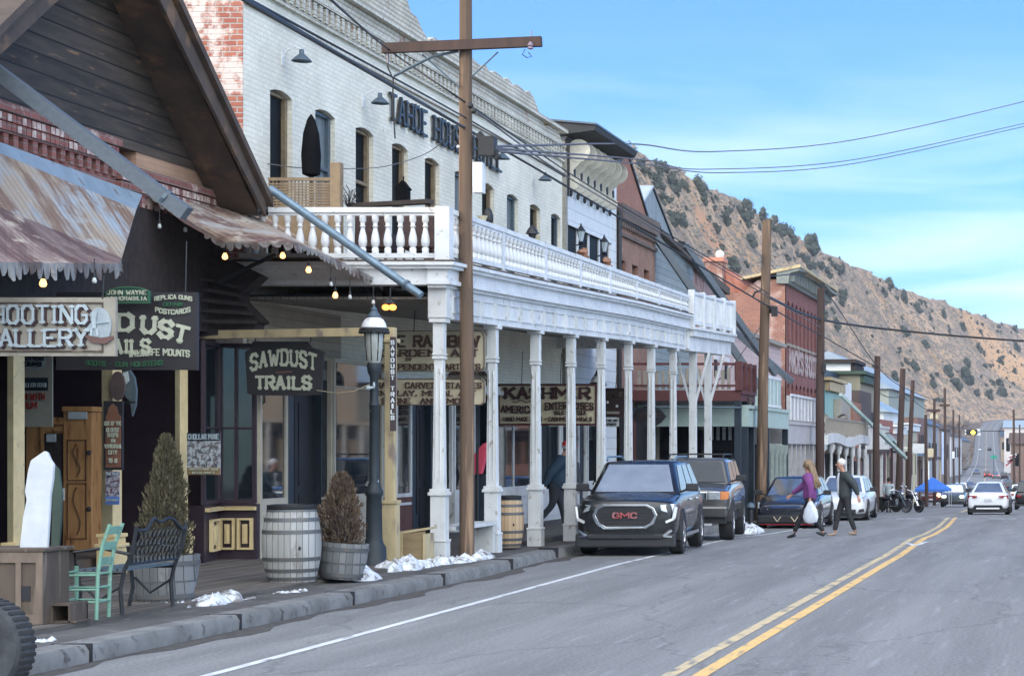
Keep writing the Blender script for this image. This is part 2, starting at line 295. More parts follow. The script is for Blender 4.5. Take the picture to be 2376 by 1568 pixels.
def boards(name, c1, c2, h=.18, axis='z', gap=.06, rough=.8, wear=None, lo=.55, hi=.7, bump=.6, grain=(1,1,1), gapc=None, metal=0, lap=True, nscale=3):
    """lapped siding, planks or corrugation: rows along one axis, each row its own tone"""
    m, t, b, l = nodes(name); v, o, sz = wallcoord(t, l); b.inputs['Roughness'].default_value = rough; b.inputs['Metallic'].default_value = metal
    src = {'z': sz.outputs[2], 'x': sz.outputs[0], 'y': sz.outputs[1]}.get(axis)
    if axis == 'w':
        sv = t.nodes.new('ShaderNodeSeparateXYZ'); l(v, sv.inputs[0]); src = sv.outputs[0]
    d = t.nodes.new('ShaderNodeMath'); d.operation = 'DIVIDE'; d.inputs[1].default_value = h; l(src, d.inputs[0])
    fl = t.nodes.new('ShaderNodeMath'); fl.operation = 'FLOOR'; l(d.outputs[0], fl.inputs[0])
    fr = t.nodes.new('ShaderNodeMath'); fr.operation = 'FRACT'; l(d.outputs[0], fr.inputs[0])
    wn = t.nodes.new('ShaderNodeTexWhiteNoise'); wn.noise_dimensions = '1D'; l(fl.outputs[0], wn.inputs['W'])
    mpn = t.nodes.new('ShaderNodeMapping'); mpn.inputs['Scale'].default_value = grain; l(o, mpn.inputs[0])
    n = t.nodes.new('ShaderNodeTexNoise'); n.inputs['Scale'].default_value = nscale; n.inputs['Detail'].default_value = 8; l(mpn.outputs[0], n.inputs['Vector'])
    ad = t.nodes.new('ShaderNodeMath'); ad.operation = 'MULTIPLY_ADD'; ad.inputs[1].default_value = .45; l(wn.outputs[0], ad.inputs[0])
    s1 = t.nodes.new('ShaderNodeMath'); s1.operation = 'SUBTRACT'; l(n.outputs[0], s1.inputs[0]); s1.inputs[1].default_value = .22; l(s1.outputs[0], ad.inputs[2])
    r = t.nodes.new('ShaderNodeValToRGB'); r.color_ramp.elements[0].position = .25; r.color_ramp.elements[1].position = .75
    r.color_ramp.elements[0].color = c4(c1); r.color_ramp.elements[1].color = c4(c2); l(ad.outputs[0], r.inputs[0]); last = r.outputs[0]
    if wear:
        n2 = t.nodes.new('ShaderNodeTexNoise'); n2.inputs['Scale'].default_value = nscale*1.7; n2.inputs['Detail'].default_value = 10; n2.inputs['Roughness'].default_value = .7; l(mpn.outputs[0], n2.inputs['Vector'])
        r2 = t.nodes.new('ShaderNodeValToRGB'); r2.color_ramp.elements[0].position = lo; r2.color_ramp.elements[1].position = hi; l(n2.outputs[0], r2.inputs[0])
        mm = t.nodes.new('ShaderNodeMixRGB'); l(r2.outputs[0], mm.inputs[0]); l(last, mm.inputs[1]); mm.inputs[2].default_value = c4(wear); last = mm.outputs[0]
    lt = t.nodes.new('ShaderNodeMath'); lt.operation = 'LESS_THAN'; lt.inputs[1].default_value = gap; l(fr.outputs[0], lt.inputs[0])
    if gapc:
        mg = t.nodes.new('ShaderNodeMixRGB'); l(lt.outputs[0], mg.inputs[0]); l(last, mg.inputs[1]); mg.inputs[2].default_value = c4(gapc); last = mg.outputs[0]
    l(last, b.inputs['Base Color'])
    bn = t.nodes.new('ShaderNodeBump'); bn.inputs['Strength'].default_value = bump; bn.inputs['Distance'].default_value = .03
    if lap: bn.invert = True; l(fr.outputs[0], bn.inputs['Height'])
    else:
        s = t.nodes.new('ShaderNodeMath'); s.operation = 'SINE'; m6 = t.nodes.new('ShaderNodeMath'); m6.operation = 'MULTIPLY'; m6.inputs[1].default_value = 6.2832; l(d.outputs[0], m6.inputs[0]); l(m6.outputs[0], s.inputs[0]); l(s.outputs[0], bn.inputs['Height'])
    l(bn.outputs[0], b.inputs['Normal'])
    return m
def emit(name, c, s):
    m, t, b, l = nodes(name); b.inputs['Base Color'].default_value = c4(c); b.inputs['Emission Color'].default_value = c4(c); b.inputs['Emission Strength'].default_value = s
    return m
def glass(name, c=(.02,.025,.03), rough=.04, spec=.5):
    m, t, b, l = nodes(name); b.inputs['Base Color'].default_value = c4(c); b.inputs['Roughness'].default_value = rough; b.inputs['Specular IOR Level'].default_value = spec; b.inputs['IOR'].default_value = 2.3 if spec > .5 else 1.45
    return m
M = {}
M['white'] = mat('white_paint', (.72,.73,.72), (.56,.57,.56), .6, scale=2.0, c3=(.38,.34,.29), s3=11, lo3=.61, hi3=.70, stretch=(1,1,.6), bump=.12, bs=20)
M['white2'] = mat('clean_white_paint', (.75,.76,.76), (.60,.61,.61), .55, scale=2.2, c3=(.42,.39,.35), s3=10, lo3=.63, hi3=.71, bump=.1)
M['cream'] = mat('cream_paint', (.74,.58,.30), (.62,.48,.25), .6, scale=5, c3=(.3,.24,.15), s3=12, lo3=.64, hi3=.74)
M['olive'] = mat('olive_pillar_shade_and_letters', (.30,.26,.15), (.22,.19,.11), .65, scale=6)  # olive tone for the painted shade on the cream pillars, also sign letters
M['plum'] = mat('plum_paint', (.045,.028,.040), (.032,.020,.030), .5, scale=3)
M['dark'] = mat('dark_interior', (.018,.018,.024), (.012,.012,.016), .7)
M['navy'] = mat('dark_blue_paint', (.022,.035,.050), (.016,.025,.036), .45, scale=3)
M['bluegrey'] = mat('blue_grey_metal', (.10,.14,.17), (.07,.10,.13), .5, .2, scale=8, c3=(.14,.10,.07), s3=18, lo3=.64, hi3=.7)
M['steel'] = mat('galvanised_steel', (.20,.28,.34), (.13,.19,.24), .45, .4, scale=5)
M['glass'] = glass('window_glass', (.015,.02,.024), .03, .7)
M['dimglass'] = glass('dim_window_glass', (.010,.011,.012), .5, .06)
M['black'] = mat('black_paint', (.015,.016,.018), (.022,.023,.025), .45)
M['blackp'] = mat('black_plastic', (.02,.021,.023), (.026,.027,.03), .6)
M['chrome'] = mat('chrome', (.75,.76,.78), (.7,.7,.72), .12, 1.0)
M['matte'] = mat('matte_black_cloth', (.007,.007,.008), (.011,.011,.012), .95, spec=.08)
M['rubber'] = mat('tyre_rubber', (.018,.018,.019), (.028,.027,.026), .85, scale=12)
M['asphalt'] = mat('asphalt', (.178,.176,.172), (.228,.225,.218), .9, scale=.7, lo=.38, hi=.66, stretch=(3.2,.22,1), c3=(.30,.30,.30), s3=2.6, lo3=.58, hi3=.82, bump=.25, bs=60)
_m = M['asphalt']; _t = _m.node_tree; _l = _t.links.new; _b = _t.nodes['Principled BSDF']; _src = _b.inputs['Base Color'].links[0].from_socket
_tc = _t.nodes.new('ShaderNodeTexCoord'); _nz = _t.nodes.new('ShaderNodeTexNoise'); _nz.inputs['Scale'].default_value = .8; _nz.inputs['Detail'].default_value = 6; _l(_tc.outputs['Object'], _nz.inputs['Vector'])
_ad = _t.nodes.new('ShaderNodeMixRGB'); _ad.blend_type = 'ADD'; _ad.inputs[0].default_value = 1.6; _l(_tc.outputs['Object'], _ad.inputs[1]); _l(_nz.outputs['Color'], _ad.inputs[2])
_mp = _t.nodes.new('ShaderNodeMapping'); _mp.inputs['Scale'].default_value = (.42,.13,1); _l(_ad.outputs[0], _mp.inputs[0])
_vo = _t.nodes.new('ShaderNodeTexVoronoi'); _vo.feature = 'DISTANCE_TO_EDGE'; _vo.inputs['Scale'].default_value = 1.0; _l(_mp.outputs[0], _vo.inputs['Vector'])
_lt = _t.nodes.new('ShaderNodeMapRange'); _lt.inputs['From Min'].default_value = .012; _lt.inputs['From Max'].default_value = .004; _lt.inputs['To Max'].default_value = .32; _l(_vo.outputs['Distance'], _lt.inputs[0])
_mx = _t.nodes.new('ShaderNodeMixRGB'); _l(_lt.outputs[0], _mx.inputs[0]); _l(_src, _mx.inputs[1]); _mx.inputs[2].default_value = (.06,.06,.062,1)
_ag = _t.nodes.new('ShaderNodeTexNoise'); _ag.inputs['Scale'].default_value = 28; _ag.inputs['Detail'].default_value = 3; _l(_tc.outputs['Object'], _ag.inputs['Vector'])
_mr = _t.nodes.new('ShaderNodeMapRange'); _mr.inputs['From Min'].default_value = .3; _mr.inputs['From Max'].default_value = .7; _mr.inputs['To Min'].default_value = .72; _mr.inputs['To Max'].default_value = 1.2; _l(_ag.outputs[0], _mr.inputs[0])
_sx = _t.nodes.new('ShaderNodeSeparateXYZ'); _l(_tc.outputs['Object'], _sx.inputs[0]); _sn = _t.nodes.new('ShaderNodeMath'); _sn.operation = 'SINE'; _m3 = _t.nodes.new('ShaderNodeMath'); _m3.operation = 'MULTIPLY_ADD'; _m3.inputs[1].default_value = 3.5; _m3.inputs[2].default_value = 1.2; _l(_sx.outputs[0], _m3.inputs[0]); _l(_m3.outputs[0], _sn.inputs[0])
_m4 = _t.nodes.new('ShaderNodeMath'); _m4.operation = 'MULTIPLY_ADD'; _m4.inputs[1].default_value = .07; _l(_sn.outputs[0], _m4.inputs[0]); _l(_mr.outputs[0], _m4.inputs[2])
_cb = _t.nodes.new('ShaderNodeCombineXYZ'); [_l(_m4.outputs[0], _cb.inputs[i]) for i in range(3)]
_mu = _t.nodes.new('ShaderNodeMixRGB'); _mu.blend_type = 'MULTIPLY'; _mu.inputs[0].default_value = 1; _l(_mx.outputs[0], _mu.inputs[1]); _l(_cb.outputs[0], _mu.inputs[2]); _l(_mu.outputs[0], _b.inputs['Base Color'])
M['yellowline'] = mat('yellow_road_paint', (.78,.48,.15), (.58,.39,.17), .75, scale=14, c3=(.22,.19,.15), s3=9, lo3=.55, hi3=.72, stretch=(1,.3,1))
M['paleline'] = mat('worn_yellow_road_paint', (.62,.46,.24), (.42,.36,.25), .8, scale=9, c3=(.17,.17,.17), s3=7, lo3=.52, hi3=.68, stretch=(1,.3,1))
M['whiteline'] = mat('white_road_paint', (.68,.69,.69), (.50,.51,.52), .75, scale=9, c3=(.18,.18,.19), s3=8, lo3=.56, hi3=.70, stretch=(1,.25,1))
M['concrete'] = mat('kerb_concrete', (.215,.215,.205), (.13,.128,.12), .9, scale=2.2, c3=(.07,.065,.06), s3=7, lo3=.58, hi3=.70, bump=.5, bs=14)
M['walk'] = mat('dirty_pavement', (.10,.095,.09), (.065,.058,.052), .92, scale=1.6, c3=(.16,.155,.15), s3=5, lo3=.58, hi3=.72, bump=.4, bs=18)
M['planks'] = boards('boardwalk_planks', (.07,.06,.05), (.155,.135,.115), .16, 'x', .1, .85, wear=(.21,.19,.17), lo=.55, hi=.75, grain=(6,.4,6), gapc=(.015,.013,.012))
M['snow'] = mat('old_snow', (.72,.75,.79), (.50,.53,.56), .6, scale=6, c3=(.20,.18,.16), s3=11, lo3=.49, hi3=.64, bump=.5, bs=16)
M['oldwood'] = mat('weathered_wood', (.105,.078,.058), (.055,.042,.034), .85, scale=4, stretch=(1,1,.15), c3=(.19,.145,.11), s3=9, lo3=.56, hi3=.7, bump=.5)
M['polewood'] = mat('pole_wood', (.16,.105,.068), (.085,.056,.040), .85, scale=7, stretch=(1,1,.06), c3=(.32,.21,.13), s3=8, lo3=.54, hi3=.66, bump=.7)
M['darkpole'] = mat('dark_pole_wood', (.075,.045,.036), (.05,.032,.027), .85, scale=7, stretch=(1,1,.06), bump=.4)
M['pine'] = mat('pine_wood', (.46,.25,.10), (.32,.16,.065), .5, scale=5, stretch=(3,3,.5), c3=(.12,.055,.025), s3=5, lo3=.58, hi3=.7)
M['redline'] = None
# ================================================================ ground, road, walks
def strip(fx0, fx1, Zs, dz, name, m, zf=G, cols=1, smooth=30):
    mb = MB(); V = []; Fc = []
    for Z in Zs:
        a, b = fx0(Z), fx1(Z)
        for k in range(cols+1): V.append((lerp(a, b, k/cols), Z, zf(Z)+dz))
    n = cols+1
    for j in range(len(Zs)-1):
        for k in range(cols): Fc.append((j*n+k, j*n+k+1, (j+1)*n+k+1, (j+1)*n+k))
    mb.add(V, Fc); return struct(name, mb, m, smooth)
ZS = [-30+3*i for i in range(64)]+[162+8*i for i in range(60)]+[650+20*i for i in range(44)]
strip(lambda z: KX(z)-.02, lambda z: CX(z)+6.7, ZS, 0, 'road', M['asphalt'])
ZN = [z for z in ZS if z < 74]
for nm, off, m in (('road_marking', 0.0, M['yellowline']),):
    strip(lambda z: CX(z)+.06, lambda z: CX(z)+.19, ZN, .004, 'road_marking', M['yellowline'])
    strip(lambda z: CX(z)-.19, lambda z: CX(z)-.07, ZN, .004, 'road_marking', M['paleline'])
strip(lambda z: CX(z)-.12, lambda z: CX(z)+.12, [z for z in ZS if z > 100], .012, 'road_marking', M['paleline'])
ET = [(-60,-6.9),(17,-7.08),(40,-7.45),(60,-7.7),(73,-7.9)]
strip(lambda z: interp(ET, z)-.05, lambda z: interp(ET, z)+.05, [z for z in ZS if z < 68], .004, 'road_marking', M['whiteline'])
strip(lambda z: CX(z)-4.0, lambda z: CX(z)-3.85, [z for z in ZS if z > 84], .012, 'road_marking', M['whiteline'])
strip(lambda z: CX(z)+4.0, lambda z: CX(z)+4.15, [z for z in ZS if z > 84], .012, 'road_marking', M['whiteline'])
mb = MB()
for i in range(9):
    for j, Zc in enumerate((69.6, 74.3)):
        x0 = -9.2+i*1.55+j*.7-(.3 if j else 0)
        mb.add([(x0, Zc, G(Zc)+.008), (x0+.95, Zc, G(Zc)+.008), (x0+.9, Zc+.45, G(Zc+.45)+.008), (x0-.05, Zc+.45, G(Zc+.45)+.008)], [(0,1,2,3)])
struct('road_marking', mb, M['whiteline'])
mb = MB()   # painted snow gauge scrawl on the lane
pts = [at(2105,1278,114), at(2122,1270,118), at(2135,1262,116), at(2140,1256,114), at(2155,1250,112)]
for a, b in zip(pts, pts[1:]):
    for p in (a, b): p.z = G(p.y)+.006
    d = Vector((.05, .0, 0)); mb.add([a-d, a+d, b+d, b-d], [(0,1,2,3)])
struct('road_marking', mb, M['whiteline'])
def kerb(side, fx, name):
    mb = MB(); V = []; Fc = []
    pr = [(0,-.05),(.015,.10),(.05,.15),(.30,.155),(.30,-.05)]
    for Z in ZS:
        wob = .018*math.sin(Z*1.9)+.012*math.sin(Z*4.3)
        for a, b in pr: V.append((fx(Z)+side*a+wob*(b > .05), Z, G(Z)+b+.3*wob*(b > .1)))
    n = len(pr)
    for j in range(len(ZS)-1):
        for k in range(n-1): Fc.append((j*n+k, (j+1)*n+k, (j+1)*n+k+1, j*n+k+1))
    mb.add(V, Fc); struct(name, mb, M['concrete'], 40)
kerb(-1, KX, 'kerb'); kerb(1, lambda z: CX(z)+6.7, 'kerb')
strip(lambda z: KX(z)-60, lambda z: KX(z)-.29, [z for z in ZS if z < 700], .145, 'pavement', M['walk'])
strip(lambda z: CX(z)+6.99, lambda z: CX(z)+30, [z for z in ZS if z < 700], .145, 'pavement', M['walk'])
mb = MB(); random.seed(3)       # boardwalk deck in front of the two near shops
for z0 in range(12, 31, 3):
    mb.box(-18, -9.5-random.uniform(0, .06), z0+.01, z0+3-.01, .10, .195)
struct('boardwalk', mb, M['planks'])
mb = MB(); mb.box(-13.2, -9.95, 31.2, 60, .10, .172); struct('pavement', mb, mat('porch_floor', (.075,.068,.062), (.13,.12,.11), .9, scale=3, bump=.3))
mb = MB(); 
for z in (14.2, 17.9, 21.1, 24.4, 27.9, 31.6, 35.2): mb.cb((KX(z)-.15, z, .08), (.34, .03, .17), Matrix.Rotation(.05, 3, 'Z'))
struct('kerb_joint', mb, M['dark'])
mb = MB()    # wet gutter dirt
V = []; Fc = []; Zg = [12+.5*i for i in range(80)]
for Z in Zg: V += [(KX(Z)+.015, Z, G(Z)+.004), (KX(Z)+.22+.10*math.sin(Z*1.3)+.07*math.sin(Z*3.7), Z, G(Z)+.004)]
for j in range(len(Zg)-1): Fc.append((2*j, 2*j+1, 2*j+3, 2*j+2))
mb.add(V, Fc); struct('gutter', mb, mat('gutter_grit', (.05,.042,.036), (.09,.08,.07), .9, scale=6))
# ---- wide terrain with the mountainside that the street is cut into
def terr(X, Z):
    z = G(Z)-.06-(.35 if abs(X-CX(Z)) < 16 and Z > 76 else 0)-(.35 if abs(X-CX(Z)) < 36 and Z > 300 else 0); lx = KX(Z)-25-X
    if Z < 520 and lx > 0: z += .36*min(lx, 420)*min(1, (560-Z)/160.0)*min(1, lx/40.0)
    rx = X-(CX(Z)+40)
    if rx > 0: z -= .10*min(rx, 300)
    return z
zs_ = [g[0] for g in GT]
xs = [-900,-600,-450,-350,-260,-200,-150,-110,-85,-70,-58,-48,-40,-33,-28,-20,-10,0,10,20,35,60,120,250,500,900]
zs = [-400,-250,-120,-60,-30]+[0,30,60,90,120,150,190,230,280,330,380,430,480,530,600,700,800,900,1000,1100,1200,1300,1400,1500,1700,2000,2600]
zs = sorted(set(zs+zs_[1:]+[76,82,100,130,170,210,270,300,350,450,500,650,750,850,1150,1250,1350,1450])); xs = sorted(set(xs+[-55,-52,-50,-46,-44,-42,-36,-30,-24,-22,-18,-14,-6,5,15]))
mb = MB(); V = [(x, z, terr(x, z)) for z in zs for x in xs]; n = len(xs)
mb.add(V, [(j*n+k, j*n+k+1, (j+1)*n+k+1, (j+1)*n+k) for j in range(len(zs)-1) for k in range(n-1)])
M['soil'] = mat('dry_hill_soil', (.27,.185,.115), (.17,.125,.095), .95, scale=.018, lo=.35, hi=.62, c3=(.085,.075,.062), s3=.14, lo3=.50, hi3=.60, bump=0)
struct('terrain', mb, M['soil'], 60)
# ---- the big hill
ZB = [(1100,420),(1400,450),(1800,750),(2050,1000),(2200,1270),(2300,1490),(2700,1600)]
ZR = [(1100,700),(1400,800),(1600,950),(1800,1150),(2000,1400),(2200,1750),(2400,2200),(2700,2600)]
YR = [(-200,560),(600,520),(1000,460),(1300,330),(1395,303),(1470,342),(1510,365),(1560,385),(1610,418),(1700,455),(1750,488),(1830,535),(1900,580),(2000,625),(2100,675),(2200,705),(2300,742),(2376,762),(2500,800),(2900,900)]
def hill(px, v):
    zb, zr = interp(ZB, px), interp(ZR, px); Z = lerp(zb, zr, v)
    hr = HC+(VY-interp(YR, px))*zr/F; hb = G(zb)-1.5
    if px > 2330: hb = lerp(hb, 10, min(1, (px-2330)/200))
    z = lerp(hb, hr, v**1.12)
    X = (px-VX)*Z/F; p = Vector((X*.006, Z*.006, 1.3))
    a = min(1, v*5)
    z += a*(8*(noise.noise(p*1.7))*(1-v)+2.6*noise.noise(p*5+Vector((3,0,0)))+.8*noise.noise(p*14))
    g = abs(math.sin(px*.031+v*2.2+noise.noise(p*3)*2)); z -= a*3*(1-g)**2*(1-v*.6)
    return Vector((X, Z, z))
pxs = [-200+100*i for i in range(14)]+[1200+7*i for i in range(200)]+[2600+60*i for i in range(6)]
vs = [i/64 for i in range(65)]
mb = MB(); V = []
for v in vs:
    for px in pxs: V.append(hill(px, v))
for k, (dv, dz) in enumerate(((1.25,.78),(1.8,.3))):
    for px in pxs:
        p = hill(px, 1.0); V.append(Vector((p.x*dv, p.y*dv, p.z*dz)))
n = len(pxs); mb.add(V, [(j*n+k, j*n+k+1, (j+1)*n+k+1, (j+1)*n+k) for j in range(len(vs)+1) for k in range(n-1)])
m, t, b, l = nodes('hill_soil_and_scrub'); b.inputs['Roughness'].default_value = .95; b.inputs['Specular IOR Level'].default_value = .1
tcn = t.nodes.new('ShaderNodeTexCoord')
def nz_(sc, det, lo, hi, ro=.6, st=(1,1,1)):
    mp_ = t.nodes.new('ShaderNodeMapping'); mp_.inputs['Scale'].default_value = st; l(tcn.outputs['Object'], mp_.inputs[0])
    n_ = t.nodes.new('ShaderNodeTexNoise'); n_.inputs['Scale'].default_value = sc; n_.inputs['Detail'].default_value = det; n_.inputs['Roughness'].default_value = ro; l(mp_.outputs[0], n_.inputs['Vector'])
    r_ = t.nodes.new('ShaderNodeValToRGB'); r_.color_ramp.elements[0].position = lo; r_.color_ramp.elements[1].position = hi; l(n_.outputs[0], r_.inputs[0]); return r_.outputs[0]
def mix_(fac, a, c):
    q = t.nodes.new('ShaderNodeMixRGB'); l(fac, q.inputs[0])
    if isinstance(a, tuple): q.inputs[1].default_value = c4(a)
    else: l(a, q.inputs[1])
    q.inputs[2].default_value = c4(c); return q.outputs[0]
c_ = mix_(nz_(.012, 6, .40, .60), (.53,.355,.22), (.37,.26,.175))
c_ = mix_(nz_(.007, 6, .54, .60), c_, (.48,.29,.15))
c_ = mix_(nz_(.06, 9, .47, .56, .75, (1,.6,2.2)), c_, (.25,.195,.15))
c_ = mix_(nz_(.25, 7, .52, .57, .8), c_, (.10,.09,.07))
def face(c, r, col, base):
    vm = t.nodes.new('ShaderNodeVectorMath'); vm.operation = 'DISTANCE'; l(tcn.outputs['Object'], vm.inputs[0]); vm.inputs[1].default_value = c
    n_ = t.nodes.new('ShaderNodeTexNoise'); n_.inputs['Scale'].default_value = .012; n_.inputs['Detail'].default_value = 8; l(tcn.outputs['Object'], n_.inputs['Vector'])
    q = t.nodes.new('ShaderNodeMath'); q.operation = 'MULTIPLY_ADD'; q.inputs[1].default_value = r*2.2; l(n_.outputs[0], q.inputs[0]); l(vm.outputs['Value'], q.inputs[2])
    k_ = t.nodes.new('ShaderNodeMapRange'); k_.inputs['From Min'].default_value = r*2.35; k_.inputs['From Max'].default_value = r*1.9; k_.inputs['To Max'].default_value = .8; l(q.outputs[0], k_.inputs[0]); return mix_(k_.outputs[0], base, col)
c_ = face(hill(2340, .62), 75, (.58,.34,.17), c_); c_ = face(hill(2290, .72), 60, (.52,.31,.16), c_); c_ = face(hill(1660, .78), 22, (.50,.26,.14), c_)
l(c_, b.inputs['Base Color']); M['hill'] = m
struct('hill', mb, m, 60)
# juniper bushes on the hill
M['juniper'] = mat('juniper_green', (.030,.042,.028), (.055,.064,.042), .9, scale=1.5)
def bush_mesh(seed, tall):
    random.seed(seed); mb = MB()
    for k in range(13):
        a = random.uniform(0, 6.28); rr = random.uniform(0, .42); h = random.uniform(.12, .9)
        rr *= (1.15-h*tall); r = random.uniform(.16, .27)*(1.2-.5*h*tall)
        mb.ball((rr*math.cos(a), rr*math.sin(a), h), r, 7, (1,1,random.uniform(.8,1.3)), .28)
    for k in range(60):
        a = random.uniform(0, 6.28); h = random.uniform(.05, 1.12); rr = random.uniform(.25, .62)*(1.15-.8*h*tall)
        c = Vector((rr*math.cos(a), rr*math.sin(a), h)); d = [Vector([random.uniform(-.1,.1) for _ in range(3)]) for _ in range(3)]
        mb.add([c+q for q in d], [(0,1,2)])
    return mb
bushes = []
for i in range(7):
    o = bush_mesh(40+i, .35+.09*i).build('juniper_bush', M['juniper'], None, None)
    tag(o, 'dark green juniper bush, one of many dotted over the dry hillside', 'bush', 'juniper bushes dotted over the hillside'); bushes.append(o)
random.seed(12); used = 0
def place_bush(px, v, s):
    global used
    p = hill(px, v); b0 = bushes[used % 7]
    o = b0 if used < 7 else b0.copy()
    if used >= 7: COL.objects.link(o)
    o.location = p+Vector((0,0,-.15*s)); o.rotation_euler = (0, 0, random.uniform(0, 6.28)); q = s*random.uniform(.85, 1.15)
    o.scale = (q, q, q*random.uniform(.75, 1.15)); used += 1
for i in range(268):
    if i < 70:
        px = random.choice([random.uniform(1640, 2120), random.uniform(1640, 1950), random.uniform(1420, 1640)]); v = random.uniform(.86, 1.0)
    elif i < 84: px = random.uniform(2050, 2376); v = random.uniform(.9, 1.0)
    else:
        px = random.choice([random.uniform(1470, 2376), random.uniform(1500, 1960), random.uniform(2080, 2376)]); v = random.uniform(.12, .95)**.8
    s = random.choice([4.2, 6.0, 2.6, 7.4, 3.2, 2.0, 2.2])*(.95 if px < 1800 else 1.05)
    place_bush(px, v, s)
for px, v, s in ((1565,.78,9),(1578,.79,8),(1610,.62,8),(1640,.64,9),(1700,.60,9),(1725,.6,10),(1745,.62,9),(1870,.42,6),(1880,.95,12),(1560,.92,9),(1620,.97,10),(2075,.40,8),(2200,.42,12),(2240,.36,14),(2220,.30,12),(2265,.25,10)):
    place_bush(px, v, s*.85)
mb = MB(); random.seed(5)    # sagebrush too small to count
for i in range(4200):
    px = random.uniform(1440, 2400); v = random.random()**.8; p = hill(px, v); r = random.uniform(.5, 1.5)*(1+v*.4)
    a = random.uniform(0, 3.14); d = Vector((math.cos(a)*r, math.sin(a)*r, 0)); e = Vector((-d.y, d.x, 0)); tp = p+Vector((0, 0, r*.9))
    mb.add([p-d, p-e, p+d, p+e, tp], [(0,1,4),(1,2,4),(2,3,4),(3,0,4)])
o = mb.build('sagebrush', mat('sagebrush_grey', (.16,.145,.115), (.21,.18,.14), .95, scale=.05), None, None, recalc=False); tag(o, 'low grey sagebrush scattered over the brown hillside', 'scrub', kind='stuff')
# bare grey-brown trees at the far end of town (a mass of twigs)
mb = MB(); random.seed(8)
for i in range(90):
    px = random.uniform(2170, 2242); Z = random.uniform(700, 1300); x = (px-VX)*Z/F; h = random.uniform(6, 11); z0 = terr(x, Z)
    for k in range(26):
        a = random.uniform(0, 6.28); tip = Vector((x+math.cos(a)*h*.45*random.random(), Z+math.sin(a)*h*.4*random.random(), z0+h*random.uniform(.4, 1)))
        mid = Vector((x, Z, z0+h*random.uniform(.15, .5))); mb.tube(mid, tip, .16, .05, 3)
    mb.tube((x, Z, z0), (x, Z, z0+h*.6), .3, .15, 4)
o = mb.build('bare_trees', mat('bare_twigs', (.12,.09,.075), (.16,.12,.10), .9, scale=.1), None, None, recalc=False); tag(o, 'mass of leafless grey-brown trees at the far end of the street', 'trees', kind='stuff')

# ================================================================ white brick hotel
XW = -12.7; Y0, Y1 = 31.5, 51.0
HB = brick('white_painted_brick', (.86,.83,.71), (.78,.76,.65), (.72,.69,.59), .22, .078, .010, peel=(.40,.19,.13), peel2=(.34,.15,.10), ps=1.1, lo=.665, hi=.69, zfade=(8.9, 11.0, .035), bump=.5, vary=.24)
HBp = brick('peeling_parapet_brick', (.60,.57,.46), (.70,.68,.60), (.40,.35,.28), .22, .085, .013, peel=(.36,.20,.14), peel2=(.30,.15,.11), ps=1.5, lo=.58, hi=.63, bump=1.0, vary=.4)
HBs = brick('half_stripped_red_brick', (.42,.15,.10), (.34,.11,.08), (.42,.36,.33), .22, .085, .013, peel=(.62,.54,.50), ps=2.0, lo=.47, hi=.55, bump=.8, vary=.3)
hotel = thing('hotel_building', 'long white painted brick hotel with crumbling parapet, dark upper windows and white two-storey balcony porch', 'building', (XW, 41.2, 0))
ztop = [(31.5,10.9),(38.0,10.85),(38.6,10.6),(39.3,10.15),(40.4,9.78),(41.0,9.95),(43,10.0),(45.5,10.05),(48.3,10.02),(48.7,9.6),(49.2,9.5),(50.2,9.6),(51.0,9.35)]
wins = []
for i in range(10):
    c = 33.0+i*1.93; wins.append((c-.46, c+.46, 5.62, 7.55))
def wall(mb, X, th, y0, y1, z0, z1, holes, top=None, arch=.07):
    """street wall facing +X with openings"""
    ys = [y0]; 
    for h in holes: ys += [h[0], h[1]]
    ys.append(y1)
    tz = (lambda y: z1) if top is None else top
    for i in range(0, len(ys)-1):
        a, b = ys[i], ys[i+1]
        if b-a < 1e-4: continue
        if i % 2 == 0: segs = [(z0, None)]
        else:
            h = holes[i//2]; segs = [(z0, h[2]), (h[3], None)]
            if arch:
                for yy, s in ((h[0], 1), (h[1], -1)):
                    mb.prism([(X-th, yy, h[3]-arch), (X-th, yy+s*(b-a)*.22, h[3]-arch*.3), (X-th, yy+s*(b-a)*.5, h[3]), (X-th, yy, h[3])], (th, 0, 0))
        for s0, s1 in segs:
            n = max(1, int((b-a)/.35)) if s1 is None and top is not None else 1
            for k in range(n):
                p, q = lerp(a, b, k/n), lerp(a, b, (k+1)/n)
                zp, zq = (s1, s1) if s1 is not None else (tz(p), tz(q))
                mb.prism([(X-th, p, s0), (X-th, q, s0), (X-th, q, zq), (X-th, p, zp)], (th, 0, 0))
mb = MB(); wall(mb, XW, .35, Y0, Y1, 3.0, 9.0, wins); mb.build('wall', HB, hotel)
mb = MB(); wall(mb, XW+.04, .40, Y0+.01, Y1-.01, 9.32, 11, [], top=lambda y: interp(ztop, y)+.05*math.sin(y*7)+.03*math.sin(y*17)); mb.build('parapet', HBp, hotel)
mb = MB(); mb.box(XW-9, XW-.36, Y0-.02, Y0+.3, 0, 10.75); mb.box(XW-.36, XW-.002, Y0-.02, Y0-.001, 0, 10.7); tag(mb.build('side_wall', HBs, hotel), 'half stripped red brick end wall with chalky remains of paint')
mb = MB(); mb.box(XW-9, XW-.4, Y0+.3, Y1, 8.9, 9.1); mb.build('roof', M['darkpole'], hotel)
M['trimw'] = brick('cornice_painted_brick', (.70,.70,.61), (.60,.60,.52), (.38,.32,.26), .22, .08, .01, peel=(.36,.2,.14), ps=2, lo=.62, hi=.66, bump=.6)
mb = MB()
